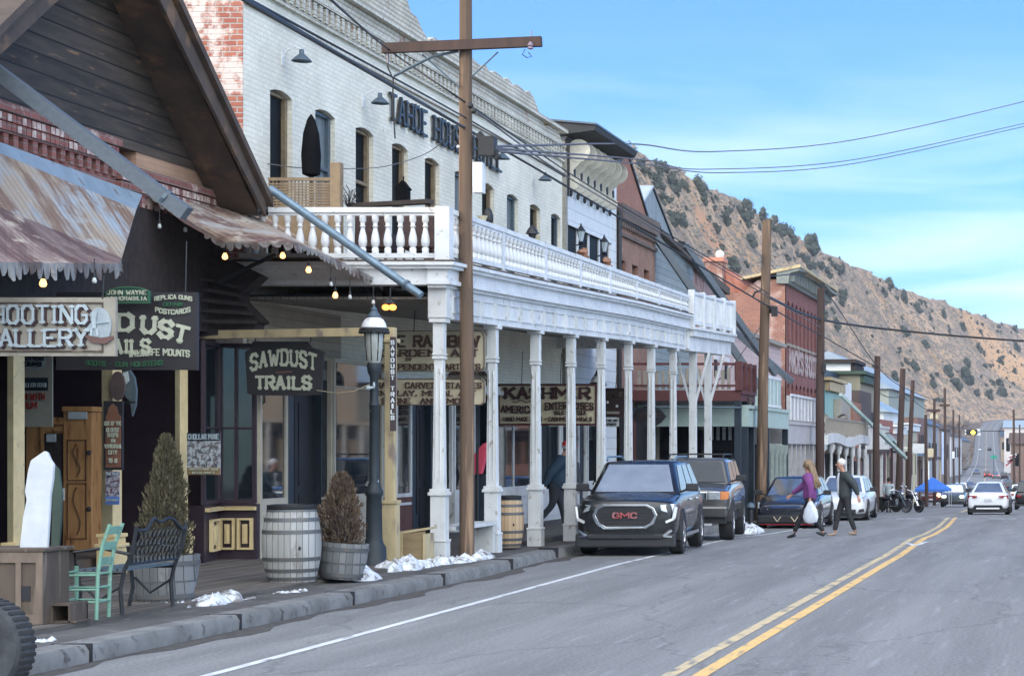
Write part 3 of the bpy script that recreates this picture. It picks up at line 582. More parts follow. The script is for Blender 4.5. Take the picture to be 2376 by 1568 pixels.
mb.box(XW-.1, XW+.10, Y0, Y1, 9.24, 9.32); mb.box(XW-.1, XW+.07, Y0, Y1, 8.90, 8.96); mb.box(XW-.1, XW+.15, Y0, Y1, 9.60, 9.68); mb.box(XW-.1, XW+.05, Y0, Y1, 8.62, 8.68)
for k in range(int((Y1-Y0)/.26)):
    y = Y0+.1+k*.26; mb.box(XW-.1, XW+.085, y, y+.13, 8.98, 9.22)
mb.build('cornice', M['trimw'], hotel)
MB().box(XW+.012, XW+.03, 31.62, 35.6, 3.17, 4.12).build('porch_end_boarding', boards('taupe_boarding', (.36,.32,.26), (.44,.39,.32), .14, 'z', .06, .8, bump=.4, gapc=(.2,.17,.14)), hotel)
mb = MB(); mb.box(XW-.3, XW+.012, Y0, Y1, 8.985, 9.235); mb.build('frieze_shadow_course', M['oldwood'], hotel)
M['frametan'] = mat('tan_window_frame', (.27,.20,.12), (.17,.13,.08), .7, scale=9)
M['curtain'] = mat('pale_curtain', (.20,.24,.26), (.08,.10,.11), .9, scale=2, stretch=(1,9,.4))
for i, (a, b_, z0, z1) in enumerate(wins):
    mb = MB(); X = XW-.10
    mb.box(X-.05, X+.02, a, a+.05, z0, z1); mb.box(X-.05, X+.02, b_-.10, b_, z0, z1); mb.box(X-.05, X+.01, a+.05, b_-.10, z1-.09, z1-.04)
    if i not in (0, 3): mb.box(X-.04, X+.015, a+.05, b_-.09, (z0+z1)/2-.03, (z0+z1)/2+.03)
    wf = mb.build('window', M['frametan'] if i in (0, 2, 3, 4, 6, 8) else M['bluegrey'], hotel)
    mb = MB(); mb.box(X-.06, X-.045, a, b_, z0, z1+.02)
    mb.build('pane', M['curtain'] if i in (1, 5, 7) else M['dimglass'], wf)
# the big black letters
mb = MB(); text(mb, "TAHOE HOUSE HOTEL", (XW+.03, 41.7, 8.14), 7.3, .47, (0,1,0), wt=.68, depth=.05, gap=1.7)
tag(mb.build('lettering', M['black'], hotel), 'black slab letters reading TAHOE HOUSE HOTEL')
# porch
def zc(Z): return interp([(31,3.80),(36,3.92),(44,4.14),(50,4.24),(57,4.42)], Z)   # underside of the entablature
XC = -9.65; colZ = [F*9.65/(VX-x) for x in (1020,1143,1243,1325,1395,1458,1511,1562)]
def run(mb, xa, xb, z0f, z1f, Z0, Z1, step=1.2):
    n = max(1, int((Z1-Z0)/step))
    for k in range(n):
        p, q = lerp(Z0, Z1, k/n), lerp(Z0, Z1, (k+1)/n)
        mb.add([(xa,p,z0f(p)),(xb,p,z0f(p)),(xb,q,z0f(q)),(xa,q,z0f(q)),(xa,p,z1f(p)),(xb,p,z1f(p)),(xb,q,z1f(q)),(xa,q,z1f(q))],
               ([(3,2,1,0),(4,5,6,7),(1,2,6,5),(3,0,4,7)]+([(0,1,5,4)] if k == 0 else [])+([(2,3,7,6)] if k == n-1 else [])))
ZA, ZE = colZ[0]-.12, 50.4
mb = MB()
run(mb, XC-.14, XC+.12, zc, lambda z: zc(z)+.46, ZA, ZE)
n = 0; z = ZA+.35
while z < ZE-.9:       # raised panel mouldings
    for (a, b_, c, d) in ((z, z+.62, .10, .125), (z, z+.62, .34, .365), (z, z+.025, .126, .339), (z+.595, z+.62, .126, .339)):
        mb.prism([(XC+.12, a, zc(a)+c), (XC+.12, b_, zc(b_)+c), (XC+.12, b_, zc(b_)+d), (XC+.12, a, zc(a)+d)], (.022, 0, 0))
    z += .78
mb.build('entablature', M['white'], hotel)
mb = MB()
for (o0, o1, h0, h1) in ((.12,.17,.46,.51),(.12,.24,.51,.57),(.12,.20,.57,.74),(.12,.28,.74,.79),(.12,.33,.79,.84)):
    run(mb, XC-.1, XC+o1, lambda z, h=h0: zc(z)+h, lambda z, h=h1: zc(z)+h, ZA-o1*.8, ZE)
for o, h0, h1 in ((.05,.50,.57),(0,.57,.74),(.08,.74,.79),(.13,.79,.838)): mb.box(XW+.02, XC-.101, ZA-o-.1, ZA+.2, zc(ZA)+h0, zc(ZA)+h1)
mb.build('cornice', M['white2'], hotel)
mb = MB(); run(mb, XW+.01, XC+.30, lambda z: zc(z)+.842, lambda z: zc(z)+.875, ZA-.2, ZE); mb.build('deck', M['oldwood'], hotel)
mb = MB(); run(mb, XW+.01, XC-.15, lambda z: zc(z)+.30, lambda z: zc(z)+.34, ZA+.22, 54, 2); mb.build('porch_ceiling', boards('ceiling_boards', (.21,.18,.15), (.27,.24,.20), .12, 'x', .08, .8, gapc=(.05,.04,.035)), hotel)
def column(Z, first=False):
    mb = MB(); zt = zc(Z)+.01; zb = G(Z)+.14; w2 = .10
    def sq(a, z0, z1, ch=.0): mb.box(XC-a, XC+a, Z-a, Z+a, z0, z1)
    sq(.125, zb, zb+.30); sq(.135, zb+.30, zb+.335); sq(.11, zb+.335, zb+1.0); sq(.14, zb+1.0, zb+1.05); sq(.12, zb+1.05, zb+1.10)
    mb.add([(XC+sx*.085, Z+sy*.085, zb+1.10) for sx, sy in ((-1,-1),(1,-1),(1,1),(-1,1))]+[(XC+sx*.066, Z+sy*.066, zt-.62) for sx, sy in ((-1,-1),(1,-1),(1,1),(-1,1))], [(3,2,1,0),(4,5,6,7),(0,1,5,4),(1,2,6,5),(2,3,7,6),(3,0,4,7)])
    for sx in (-1, 1): mb.box(XC+sx*.035-.006, XC+sx*.035+.006, Z-.092, Z-.06, zb+1.2, zt-.75)
    sq(.09, zt-.62, zt-.58); sq(.075, zt-.58, zt-.56); sq(.092, zt-.56, zt-.53); sq(.08, zt-.53, zt-.07); sq(.125, zt-.07, zt)
    if first: mb.box(XC-.13, XC+.147, Z-.14, Z+.12, zt+.002, zt+.455)
    mb.build('porch_column', M['white'], hotel, bev=.006)
for i, Z in enumerate(colZ): column(Z, i == 0)
for Z in (F*9.65/(VX-1608), F*9.65/(VX-1643)):
    mb = MB(); zt = zc(Z)-.02
    mb.box(XC-.085, XC+.085, Z-.085, Z+.085, G(Z)+.14, zt)
    for s in (-1, 1): mb.bar((XC, Z+.0*s-.02, zt-1.5), (XC+s*.42, Z-.02, zt), .05, .09)
    mb.build('porch_column', M['white'], hotel)
# balcony railing
def zr(Z): return interp([(30,5.46),(51,5.58)], Z)
XR = XC+.14
bal_prof = [(.045,0),(.045,.10),(.030,.115),(.052,.16),(.058,.24),(.048,.34),(.030,.45),(.026,.50),(.040,.52),(.026,.545),(.034,.60),(.045,.62),(.045,.72)]
mb = MB()
def zd(z): return zc(z)+.875
run(mb, XR-.07, XR+.06, lambda z: zr(z)-.075, zr, ZA-.1, ZE); run(mb, XR-.045, XR+.035, lambda z: zr(z)-.12, lambda z: zr(z)-.075, ZA-.1, ZE)
run(mb, XR-.045, XR+.04, lambda z: zd(z)+.06, lambda z: zd(z)+.13, ZA-.1, ZE)
mb.box(XW+.1, XR-.07, ZA-.12, ZA+.01, zr(ZA)-.075, zr(ZA)); mb.box(XW+.1, XR-.07, ZA-.09, ZA-.01, zr(ZA)-.12, zr(ZA)-.075); mb.box(XW+.1, XR-.07, ZA-.10, ZA-.0, zd(ZA)+.03, zd(ZA)+.10)
rail = mb.build('railing', M['white2'], hotel)
for Z in colZ+[ZA-.05]:
    mb = MB(); Z = Z if Z > ZA else ZA-.05; a = .07 if Z > ZA else .11
    mb.box(XR-a-.02, XR+a-.02, Z-a, Z+a, zd(Z)-.03, zr(Z)+.015); mb.build('post', M['white2'], rail)
b0 = None
def baluster(x, Z, z0, h, par):
    global b0
    if b0 is None:
        b0 = MB().lathe(bal_prof, n=10).build('baluster', M['white2'], par, 50, world=False); o = b0
    else: o = b0.copy(); COL.objects.link(o)
    o.parent = par; o.location = Vector((x, Z, z0))-hotel.location; o.scale = (1.15, 1.15, h/.72)
nb = 15
for k in range(nb): x = XW+.25+(XR-XW-.55)*k/(nb-1); baluster(x, ZA-.05, zd(ZA)+.1, zr(ZA)-.12-zd(ZA)-.1, rail)
z = ZA+.25
while z < ZE-.1:
    baluster(XR, z, zd(z)+.13, zr(z)-.12-zd(z)-.13, rail); z += .232
# projecting far end bay of the balcony
mb = MB(); X2 = XC+.22; Zb0, Zb1 = 50.55, 56.6
run(mb, X2-.4, X2+.05, lambda z: zc(z)+.34, lambda z: zc(z)+.50, Zb0, Zb1); run(mb, X2-.3, X2+.10, lambda z: zc(z)+.50, lambda z: zc(z)+.56, Zb0-.1, Zb1+.1)
run(mb, X2-.4, X2-.05, lambda z: zc(z)-.02, lambda z: zc(z)+.34, Zb0, Zb1); mb.box(XW, X2-.06, Zb0-.12, Zb0-.01, zc(51)+.02, zc(51)+.5)
mb.build('entablature', M['white'], hotel)
mb = MB(); run(mb, X2-.06, X2+.06, lambda z: zc(z)+1.36, lambda z: zc(z)+1.43, Zb0, Zb1); run(mb, X2-.03, X2+.03, lambda z: zc(z)+.64, lambda z: zc(z)+1.36, Zb0, Zb1)
for z in (Zb0, 52.0, 53.5, 55.0, Zb1): mb.box(X2-.07, X2+.075, z-.08, z+.08, zc(z)+.56, zc(z)+1.47)
z = Zb0+.15
while z < Zb1: mb.box(X2+.03, X2+.045, z, z+.03, zc(z)+.72, zc(z)+1.3); z += .11
mb.build('railing', M['white2'], hotel)
# gooseneck lamps high on the hotel wall
gl = None
for k, (x, y) in enumerate(((700,133),(882,232),(1166,362),(1265,412))):
    p = on(x, y, XW+.3); 
    if gl is None:
        gl = thing('wall_lamp', 'x', 'lamp', p, 'barn lamps on the hotel wall')
        mb = MB(); mb.lathe([(.0,.13),(.035,.12),(.04,.05),(.10,.0),(.16,-.06),(.155,-.07),(.09,-.01),(.0,.0)], n=14); mb.build('lamp_shade', M['bluegrey'], gl, 40, world=False)
        mb = MB(); mb.path([(-.3,-.02,-.02),(-.24,-.02,.10),(-.10,0,.17),(0,0,.12)], .014); mb.box(-.32,-.29,-.07,.03,-.14,.08); mb.build('bracket', M['white2'], gl, world=False); g = gl
    else: g = dup(gl, p)
    g['label'] = ['grey barn lamp on the white hotel wall above the two nearest windows', 'grey barn lamp beside the letter T of the hotel name', 'grey barn lamp just beyond the end of the hotel lettering', 'grey barn lamp farthest along the hotel wall'][k]
# ================================================================ gabled brick shop
RB = brick('old_red_brick', (.32,.12,.10), (.24,.09,.08), (.27,.19,.17), .21, .075, .012, peel=(.52,.40,.36), ps=1.6, lo=.56, hi=.64, bump=.9)
SB = brick('sandy_brick', (.50,.31,.20), (.44,.27,.18), (.42,.29,.21), .21, .075, .01, ps=1.6, bump=.5)
DB = boards('dark_gable_boards', (.026,.022,.020), (.082,.064,.050), .23, 'z', .10, .8, wear=(.34,.19,.09), lo=.60, hi=.72, bump=1.0, grain=(1,.35,3.5), gapc=(.008,.008,.009))
M['barge'] = mat('weathered_dark_bargeboard', (.095,.068,.052), (.055,.042,.036), .8, scale=3, c3=(.17,.10,.06), s3=2.5, lo3=.56, hi3=.7, stretch=(1,1,1))
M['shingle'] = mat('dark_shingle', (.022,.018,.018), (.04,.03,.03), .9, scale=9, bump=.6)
gb = thing('gabled_shop_building', 'brick shop building with a dark boarded gable, rusty tin canopies and cream and plum shopfronts', 'building', (-12.7, 26, 0))
GX = -12.72
A0 = Vector((GX, 26.15, 7.75)); GL_ = Vector((GX, 20.6, 5.35)); GR = Vector((GX, 30.75, 5.35))
mb = MB(); mb.prism([(GX-.3, 21.9, 5.86), (GX-.3, 30.2, 5.86), (GX-.3, 26.1, 8.7)], (.3, 0, 0)); mb.build('gable_boards', DB, gb)
mb = MB(); mb.box(GX-.3, GX-.02, 28.0, 31.3, 5.50, 5.86); mb.build('wall', SB, gb)
mb = MB()   # corbelled brick band, higher on the left
def corbel(y0, y1, zt):
    mb.box(GX-.3, GX+.10, y0, y1, zt-.10, zt); 
    y = y0
    while y < y1-.05:
        mb.box(GX-.3, GX+.07, y+.005, y+.10, zt-.21, zt-.115); mb.box(GX-.3, GX+.07, y+.005, y+.10, zt-.32, zt-.225); y += .115
    mb.box(GX-.3, GX+.045, y0, y1, zt-.345, zt-.321)
    y = y0
    while y < y1-.1: mb.box(GX-.3, GX+.03, y, y+.11, zt-.50, zt-.347); y += .23
    mb.box(GX-.3, GX-.002, y0, y1, zt-.78, zt-.50)
corbel(21, 27.35, 5.93); corbel(27.36, 30.85, 5.62)
tag(mb.build('brick_corbel', RB, gb), 'corbelled red brick band with white painted teeth')
mb = MB(); 
for (y0, y1, zt) in ((21,27.3,5.93),(27.4,30.8,5.62)):
    y = y0+.01
    while y < y1-.1:
        if random.random() < .62: mb.box(GX+.07, GX+.074, y+.006, y+.094, zt-.205, zt-.12)
        if random.random() < .5: mb.box(GX+.07, GX+.074, y+.006, y+.094, zt-.315, zt-.23)
        y += .115
mb.build('painted_brick_ends', mat('chalky_brick_paint', (.62,.55,.50), (.36,.22,.19), .9, scale=14), gb)
mb = MB()
XO = -11.98
for (p, q) in (((XO, 26.1, 8.62), (XO, 30.55, 5.37)), ((XO, 26.1, 8.62), (XO, 21.6, 5.37))):
    mb.prism([(XO-.05, p[1], p[2]-.30), (XO-.05, q[1], q[2]-.10), (XO-.05, q[1], q[2]+.15), (XO-.05, p[1], p[2]+.05)], (.05, 0, 0))
mb.build('bargeboard', M['barge'], gb)
mb = MB()   # roof slabs, with the deep soffit seen from below
for (p, q) in (((26.1, 8.72), (30.62, 5.40)), ((26.1, 8.72), (21.5, 5.40))):
    mb.prism([(-22, p[0], p[1]+.02), (-22, q[0], q[1]+.02), (-22, q[0], q[1]+.14), (-22, p[0], p[1]+.14)], (22-11.90, 0, 0))
    mb.prism([(GX+.003, p[0], p[1]-.14), (GX+.003, q[0], q[1]-.10), (GX+.003, q[0], q[1]), (GX+.003, p[0], p[1])], (.60, 0, 0))
mb.build('roof', M['barge'], gb)
mb = MB(); mb.box(-12.9, -12.15, 30.72, 31.05, 5.35, 5.42); mb.box(-12.2, -12.15, 30.7, 31.05, 5.35, 5.65); mb.box(-12.9,-12.15,31.0,31.05,5.35,5.7); mb.build('gutter_box', M['steel'], gb)
# side & rear closing walls and recessed entrance
mb = MB(); mb.box(-22, GX-.31, 21.0, 21.3, 0, 5.9); mb.box(-22, -16.4, 21.3, 31.2, 0, 5.4); mb.box(-16.4, GX-.3, 30.9, 31.25, 0, 5.5); mb.build('rear_wall', M['plum'], gb)
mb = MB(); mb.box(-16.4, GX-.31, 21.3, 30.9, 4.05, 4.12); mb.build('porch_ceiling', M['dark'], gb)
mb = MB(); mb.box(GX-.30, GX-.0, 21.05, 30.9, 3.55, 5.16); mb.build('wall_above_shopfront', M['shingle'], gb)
mb = MB(); mb.box(-16.4, -12.95, 21.3, 30.9, .19, .40); mb.build('entrance_floor', M['oldwood'], gb)
def post(x0, x1, X, wp, name='shopfront_pillar', zt=3.56):
    Z = zx(x0, X); s = F/Z; wd = wp/s
    mb = MB(); xc = X-wd/2; w2 = wd/2
    mb.box(xc-w2, xc+w2, Z, Z+.26, .2, zt)
    for a, z0, z1 in ((.05,.2,.55),(.07,.55,.60),(.035,.60,.68),(.055,.68,.73)): mb.box(xc-w2-a, xc+w2+a, Z-a, Z+.26+a, z0, z1)
    return mb.build(name, M['cream'], gb, bev=.008), Z, xc, w2
for x0, x1, wp in ((32,55,15),(262,290,26),(418,440,12)):
    o, Z, xc, w2 = post(x0, x1, GX+.05, wp)
    mb = MB(); mb.box(xc-w2+.004, xc+w2-.004, Z-.006, Z-.001, .74, 3.5); mb.build('pillar_shade_plate', M['olive'], o)  # thin olive plate paints the shaded camera-facing side of the cream pillar
# angled bay window of the trail shop
BZ0, BZ1 = 29.75, 30.95
def framed(mbf, mbg, p, q, z0, z1, fr=.05, divs=(1,), rows=(1,), off=.04):
    """glazed screen between ground points p and q (x,y) from z0 to z1"""
    p = Vector((p[0], p[1], 0)); q = Vector((q[0], q[1], 0)); d = (q-p); Lh = d.length; d.normalize(); nn = Vector((d.y, -d.x, 0))
    def bb(u0, u1, za, zb, t0=-.03, t1=.03):
        P = [p+d*u0+nn*t0, p+d*u1+nn*t0, p+d*u1+nn*t1, p+d*u0+nn*t1]
        mbf.prism([Vector((a.x, a.y, za)) for a in P], (0, 0, zb-za))
    bb(0, fr, z0, z1); bb(Lh-fr, Lh, z0, z1); bb(fr, Lh-fr, z0, z0+fr, -.028, .028); bb(fr, Lh-fr, z1-fr, z1, -.028, .028)
    for u in divs: bb(Lh*u-fr*.4, Lh*u+fr*.4, z0+fr, z1-fr, -.025, .025)
    for v in rows: zz = lerp(z0, z1, v); bb(fr, Lh-fr, zz-.015, zz+.015, -.02, .02)
    a = p+d*fr; b_ = q-d*fr
    mbg.add([Vector((a.x, a.y, z0+fr)), Vector((b_.x, b_.y, z0+fr)), Vector((b_.x, b_.y, z1-fr)), Vector((a.x, a.y, z1-fr))], [(0,1,2,3)])
bA, bB, bC = (-12.66, 29.95), (-12.86, 30.98), (-12.30, 30.99)
mf = MB(); mg = MB()
framed(mf, mg, bA, bB, 1.03, 3.42, .055, (), (.47,)); framed(mf, mg, bB, bC, 1.03, 3.42, .055, (.47,), (.47,))
bw = mf.build('bay_window', M['plum'], gb); mg.build('pane', M['glass'], bw, recalc=False)
mb = MB()
mb.prism([(bA[0]+.02, bA[1]-.02, .2), (bB[0], bB[1]-.03, .2), (bC[0]+.02, bC[1]-.03, .2), (bC[0]+.02, bC[1]+.3, .2), (bA[0]-.3, bC[1]+.3, .2), (bA[0]-.3, bA[1], .2)], (0, 0, .82))
mb.build('bay_base', M['plum'], bw)
mb = MB()
def lbox(p, q, u0, u1, za, zb, t0, t1):
    p = Vector((p[0], p[1], 0)); q = Vector((q[0], q[1], 0)); d = (q-p); Lh = d.length; d.normalize(); nn = Vector((d.y, -d.x, 0))
    P = [p+d*(Lh*u0)+nn*t0, p+d*(Lh*u1)+nn*t0, p+d*(Lh*u1)+nn*t1, p+d*(Lh*u0)+nn*t1]
    mb.prism([Vector((a.x, a.y, za)) for a in P], (0, 0, zb-za))
for (p, q, us) in ((bA, bB, ((.25,.75),)), (bB, bC, ((.06,.47),(.53,.94)))):
    for u0, u1 in us:
        for (c0, c1, za, zb, t) in ((u0,u1,.34,.37,.085),(u0,u1,.78,.81,.085),(u0,u0+.07,.37,.78,.082),(u1-.07,u1,.37,.78,.082),(u0+.14,u1-.14,.43,.72,.075),(u0+.18,u1-.18,.47,.68,.088)):
            lbox(p, q, c0, c1, za, zb, .03, t)
    lbox(p, q, -.02, 1.02, .93, .975, .03, .10); lbox(p, q, -.02, 1.02, .975, .985, .03, .12)
mb.build('cream_trim', M['cream'], bw)
# ---- shopfront row under the white porch (part of the hotel)
def sx(x, X=XW): return zx(x, X)
mb = MB(); mb.box(XW-.30, XW-.02, 31.5, 51, .15, 3.0); mb.box(-16, XW-.3, 51, 51.3, .1, 9); mb.build('dark_shopfront_wall', M['navy'], hotel)
M['shopcream'] = mat('shopfront_cream', (.50,.46,.36), (.42,.38,.30), .6)
def shopwin(x0, x1, X, mframe, panel=None, zb=.95, zt=3.0, divs=(), rows=()):
    Z0, Z1 = zx(x0, X), zx(x1, X); mf = MB(); mg = MB()
    framed(mf, mg, (X, Z0), (X, Z1), zb, zt, .07, divs, rows); f = mf.build('shop_window', mframe, hotel); mg.build('pane', M['glass'], f, recalc=False)
    if X > XW+.05:    # near return pane
        mf2 = MB(); mg2 = MB(); framed(mf2, mg2, (XW, Z0-.02), (X-.03, Z0-.02), zb, zt, .045); mf2.build('return_frame', mframe, f); mg2.build('pane', M['glass'], f, recalc=False)
    mb = MB(); mb.box(XW-.1, X+.03, Z0, Z1, .17, zb); mb.build('sill_panel', panel or mframe, f)
    mb = MB(); 
    for a, b_, c, d in ((Z0+.08,Z1-.08,.28,.33),(Z0+.08,Z1-.08,.80,.85)): mb.box(X+.03, X+.045, a, b_, c, d)
    mb.build('panel_moulding', mframe, f)
    return f
shopwin(600, 664, -12.30, M['shopcream'], zb=1.02, zt=3.35)
shopwin(772, 886, -12.38, M['shopcream'], zb=1.0, zt=3.35, rows=(.8,))
shopwin(917, 953, -12.5, M['white'], mat('red_brown_panel', (.14,.06,.045), (.10,.04,.03), .6))
shopwin(1052, 1100, -12.5, M['white']); shopwin(1146, 1232, -12.35, M['white'], divs=(.5,))
shopwin(1252, 1298, -12.4, M['white']); shopwin(1302, 1342, -12.4, M['white']); shopwin(1362, 1402, -12.5, M['white'], rows=(.75,))
for x0, x1 in ((668,682),(745,766),(955,965),(1000,1010),(1104,1114),(1234,1246),(1344,1352)):
    Z0, Z1 = sx(x0, -12.55), sx(x1, -12.55); mb = MB(); mb.box(XW-.1, -12.55, Z0, Z1, .17, 3.1); mb.box(XW-.1, -12.52, Z0-.03, Z1+.03, .17, .6); mb.build('shopfront_pilaster', M['navy'], hotel)
for x0, x1 in ((684,744),(967,999),(1116,1144)):
    Z0, Z1 = sx(x0, -12.68), sx(x1, -12.68); mb = MB(); mb.box(XW-.1, -12.68, Z0, Z1, .17, 2.75)
    for za, zb in ((.35,1.1),(1.25,2.6)): mb.box(XW-.1, -12.665, Z0+.15, Z1-.15, za, zb)
    mb.build('shop_door', M['black'], hotel)
mb = MB(); mb.box(XW, -12.2, 36.8, 51, 2.98, 3.06); mb.box(XW, -12.28, 36.8, 51, 3.06, 3.16); mb.build('shopfront_fascia', M['white'], hotel)
# ================================================================ canopies, braces, string lights
def rusty(name, k0=(.40,.38,.35), k1=(.36,.27,.20), k2=(.165,.095,.078), k3=(.50,.44,.36)):
    m, t, b, l = nodes(name); b.inputs['Roughness'].default_value = .7; b.inputs['Metallic'].default_value = .0
    v, o, s = wallcoord(t, l)
    def nn(sc, st, lo, hi, det=9, ro=.65):
        mpn = t.nodes.new('ShaderNodeMapping'); mpn.inputs['Scale'].default_value = st; l(o, mpn.inputs[0])
        n_ = t.nodes.new('ShaderNodeTexNoise'); n_.inputs['Scale'].default_value = sc; n_.inputs['Detail'].default_value = det; n_.inputs['Roughness'].default_value = ro; l(mpn.outputs[0], n_.inputs['Vector'])
        r_ = t.nodes.new('ShaderNodeValToRGB'); r_.color_ramp.elements[0].position = lo; r_.color_ramp.elements[1].position = hi; l(n_.outputs[0], r_.inputs[0]); return r_.outputs[0]
    def mx_(f, a, c):
        q = t.nodes.new('ShaderNodeMixRGB'); l(f, q.inputs[0])
        if isinstance(a, tuple): q.inputs[1].default_value = c4(a)
        else: l(a, q.inputs[1])
        q.inputs[2].default_value = c4(c); return q.outputs[0]
    c = mx_(nn(1.3, (1,.9,1), .42, .56), k0, k1); c = mx_(nn(1.5, (.6,1.1,.6), .47, .56), c, k2); c = mx_(nn(2.2, (1.6,.5,1.6), .56, .63), c, k3)
    l(c, b.inputs['Base Color'])
    m6 = t.nodes.new('ShaderNodeMath'); m6.operation = 'MULTIPLY'; m6.inputs[1].default_value = 6.2832/.15; l(s.outputs[1], m6.inputs[0])
    sn = t.nodes.new('ShaderNodeMath'); sn.operation = 'SINE'; l(m6.outputs[0], sn.inputs[0]); bn = t.nodes.new('ShaderNodeBump'); bn.inputs['Distance'].default_value = .02; bn.inputs['Strength'].default_value = .25; l(sn.outputs[0], bn.inputs['Height']); l(bn.outputs[0], b.inputs['Normal'])
    return m
M['rust'] = rusty('rusty_painted_tin'); M['rustdark'] = rusty('brown_rusted_tin', (.30,.22,.19), (.22,.15,.13), (.13,.075,.065), (.46,.38,.30)); M['rustpale'] = rusty('blue_and_tan_tin', (.36,.40,.43), (.42,.33,.24), (.24,.15,.10), (.40,.38,.35)); M['fringe'] = rusty('grimy_tin_edge', (.26,.26,.25), (.20,.18,.17), (.12,.09,.08), (.34,.31,.28)); M['tinfl'] = mat('bluish_tin_flashing', (.34,.42,.48), (.26,.33,.38), .5, .2, scale=3, c3=(.2,.14,.1), s3=4, lo3=.62, hi3=.72)
def surf(mb, rows, nz=24, th=.02, rip=.0):
    """sheet through poly-lines of points (rows), resampled along its length, with corrugation"""
    V = []; Fc = []; n = len(rows)
    for k in range(nz+1):
        u = k/nz
        for r in rows:
            f = u*(len(r)-1); i = min(int(f), len(r)-2); p = Vector(r[i]).lerp(Vector(r[i+1]), f-i)
            p = p+Vector((0, 0, rip*math.sin(k*2.0))); V.append(p)
    m0 = len(V); V += [p-Vector((.3*th, 0, th)) for p in V]
    for k in range(nz):
        for j in range(n-1):
            Fc += [(k*n+j, k*n+j+1, (k+1)*n+j+1, (k+1)*n+j), (m0+k*n+j, m0+(k+1)*n+j, m0+(k+1)*n+j+1, m0+k*n+j+1)]
        for j in (0, n-1): Fc.append((k*n+j, (k+1)*n+j, m0+(k+1)*n+j, m0+k*n+j))
    for k in (0, nz):
        for j in range(n-1): Fc.append((k*n+j, k*n+j+1, m0+k*n+j+1, m0+k*n+j))
    mb.add(V, Fc)
def fringe(mb, pts, d0=.10, d1=.24, step=.15):
    """hanging scalloped tin edge along a poly-line"""
    random.seed(11)
    for a, b_ in zip(pts, pts[1:]):
        a = Vector(a); b_ = Vector(b_); Lg = (b_-a).length; n = max(1, int(Lg/step))
        for k in range(n):
            p = a.lerp(b_, k/n); q = a.lerp(b_, (k+1)/n); dz = random.uniform(d0, d1); e = (q-p)
            off = Vector((random.uniform(-.02, .03), 0, 0))
            poly = [p, q, q-Vector((0,0,d0*.45)), p+e*.90-Vector((0,0,dz*.7)), p+e*.72-Vector((0,0,dz*.97))+off, p+e*.42-Vector((0,0,dz))+off, p+e*.22-Vector((0,0,dz*.72)), p-Vector((0,0,d0*.4))]
            nrm = Vector((-e.y, e.x, 0)).normalized()*.006 if abs(e.x)+abs(e.y) > 1e-6 else Vector((.006,0,0))
            mb.prism(poly, nrm)
XA = -12.66
# near canopy
cw = [Vector((XA, zx(-300, XA), 5.46)), on(0,330,XA), on(330,452,XA)]
cf = [on(-300,235,-12.56), on(0,356,-12.56), on(316,487,-12.5)]
cm = [on(-320,350,-12.0), on(0,481,-12.0), on(283,598,-11.9)]
co = [on(-330,600,-11.0), on(0,608,-11.15), on(278,612,-11.25)]
mb = MB(); surf(mb, [cw, cf], 16); cp1 = mb.build('flashing', M['tinfl'], gb, 30)
mb = MB(); surf(mb, [cf, cm], 16); mb.build('canopy_slope', M['rustpale'], gb); mb = MB(); surf(mb, [cm, co], 40, rip=.006); mb.build('canopy', M['rustdark'], gb)
mb = MB(); fringe(mb, co, .10, .20, .16); fringe(mb, [co[-1], co[-1].lerp(cm[-1], .9)], .05, .16, .12); mb.build('scalloped_edge', M['fringe'], gb)
# far canopy
cw = [on(348,452,XA), on(470,474,XA), on(598,492,XA)]
co = [on(505,557,-11.75), on(600,562,-11.1), on(682,560,-10.7), on(800,610,-10.62), on(905,663,-10.55)]
mb = MB()
cwi = [cw[0], cw[1], cw[1].lerp(cw[2], .4), cw[1].lerp(cw[2], .75), cw[2]]
cmid = [cwi[i].lerp(co[i], .5)-Vector((0,0,.05)) for i in range(5)]
surf(mb, [cwi, cmid, co], 48, rip=.006); mb.build('canopy', M['rust'], gb)
mb = MB(); fringe(mb, co, .07, .15, .13); fringe(mb, [cw[0], co[0]], .03, .10, .12); mb.build('scalloped_edge', M['fringe'], gb)
mb = MB(); mb.prism([(XA, 31.6, 5.2), (XA, 31.6, 5.42), (-10.8, 31.6, 4.36), (-10.8, 31.6, 4.22)], (0, .06, 0)); mb.bar((XA, 31.65, 4.15), (-10.62, 31.65, 4.18), .07, .09)
mb.bar(at(505,655,160), at(640,590,160), .05, .05); mb.build('canopy_bracket', M['black'], gb)
# sagging dark shingled eave beneath the far canopy
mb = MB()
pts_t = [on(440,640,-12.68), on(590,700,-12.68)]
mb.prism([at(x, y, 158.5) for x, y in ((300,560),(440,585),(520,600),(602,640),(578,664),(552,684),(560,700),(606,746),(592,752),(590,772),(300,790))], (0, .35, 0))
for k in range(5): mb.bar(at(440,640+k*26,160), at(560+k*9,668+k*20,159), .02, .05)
mb.build('shingled_eave', M['shingle'], gb)
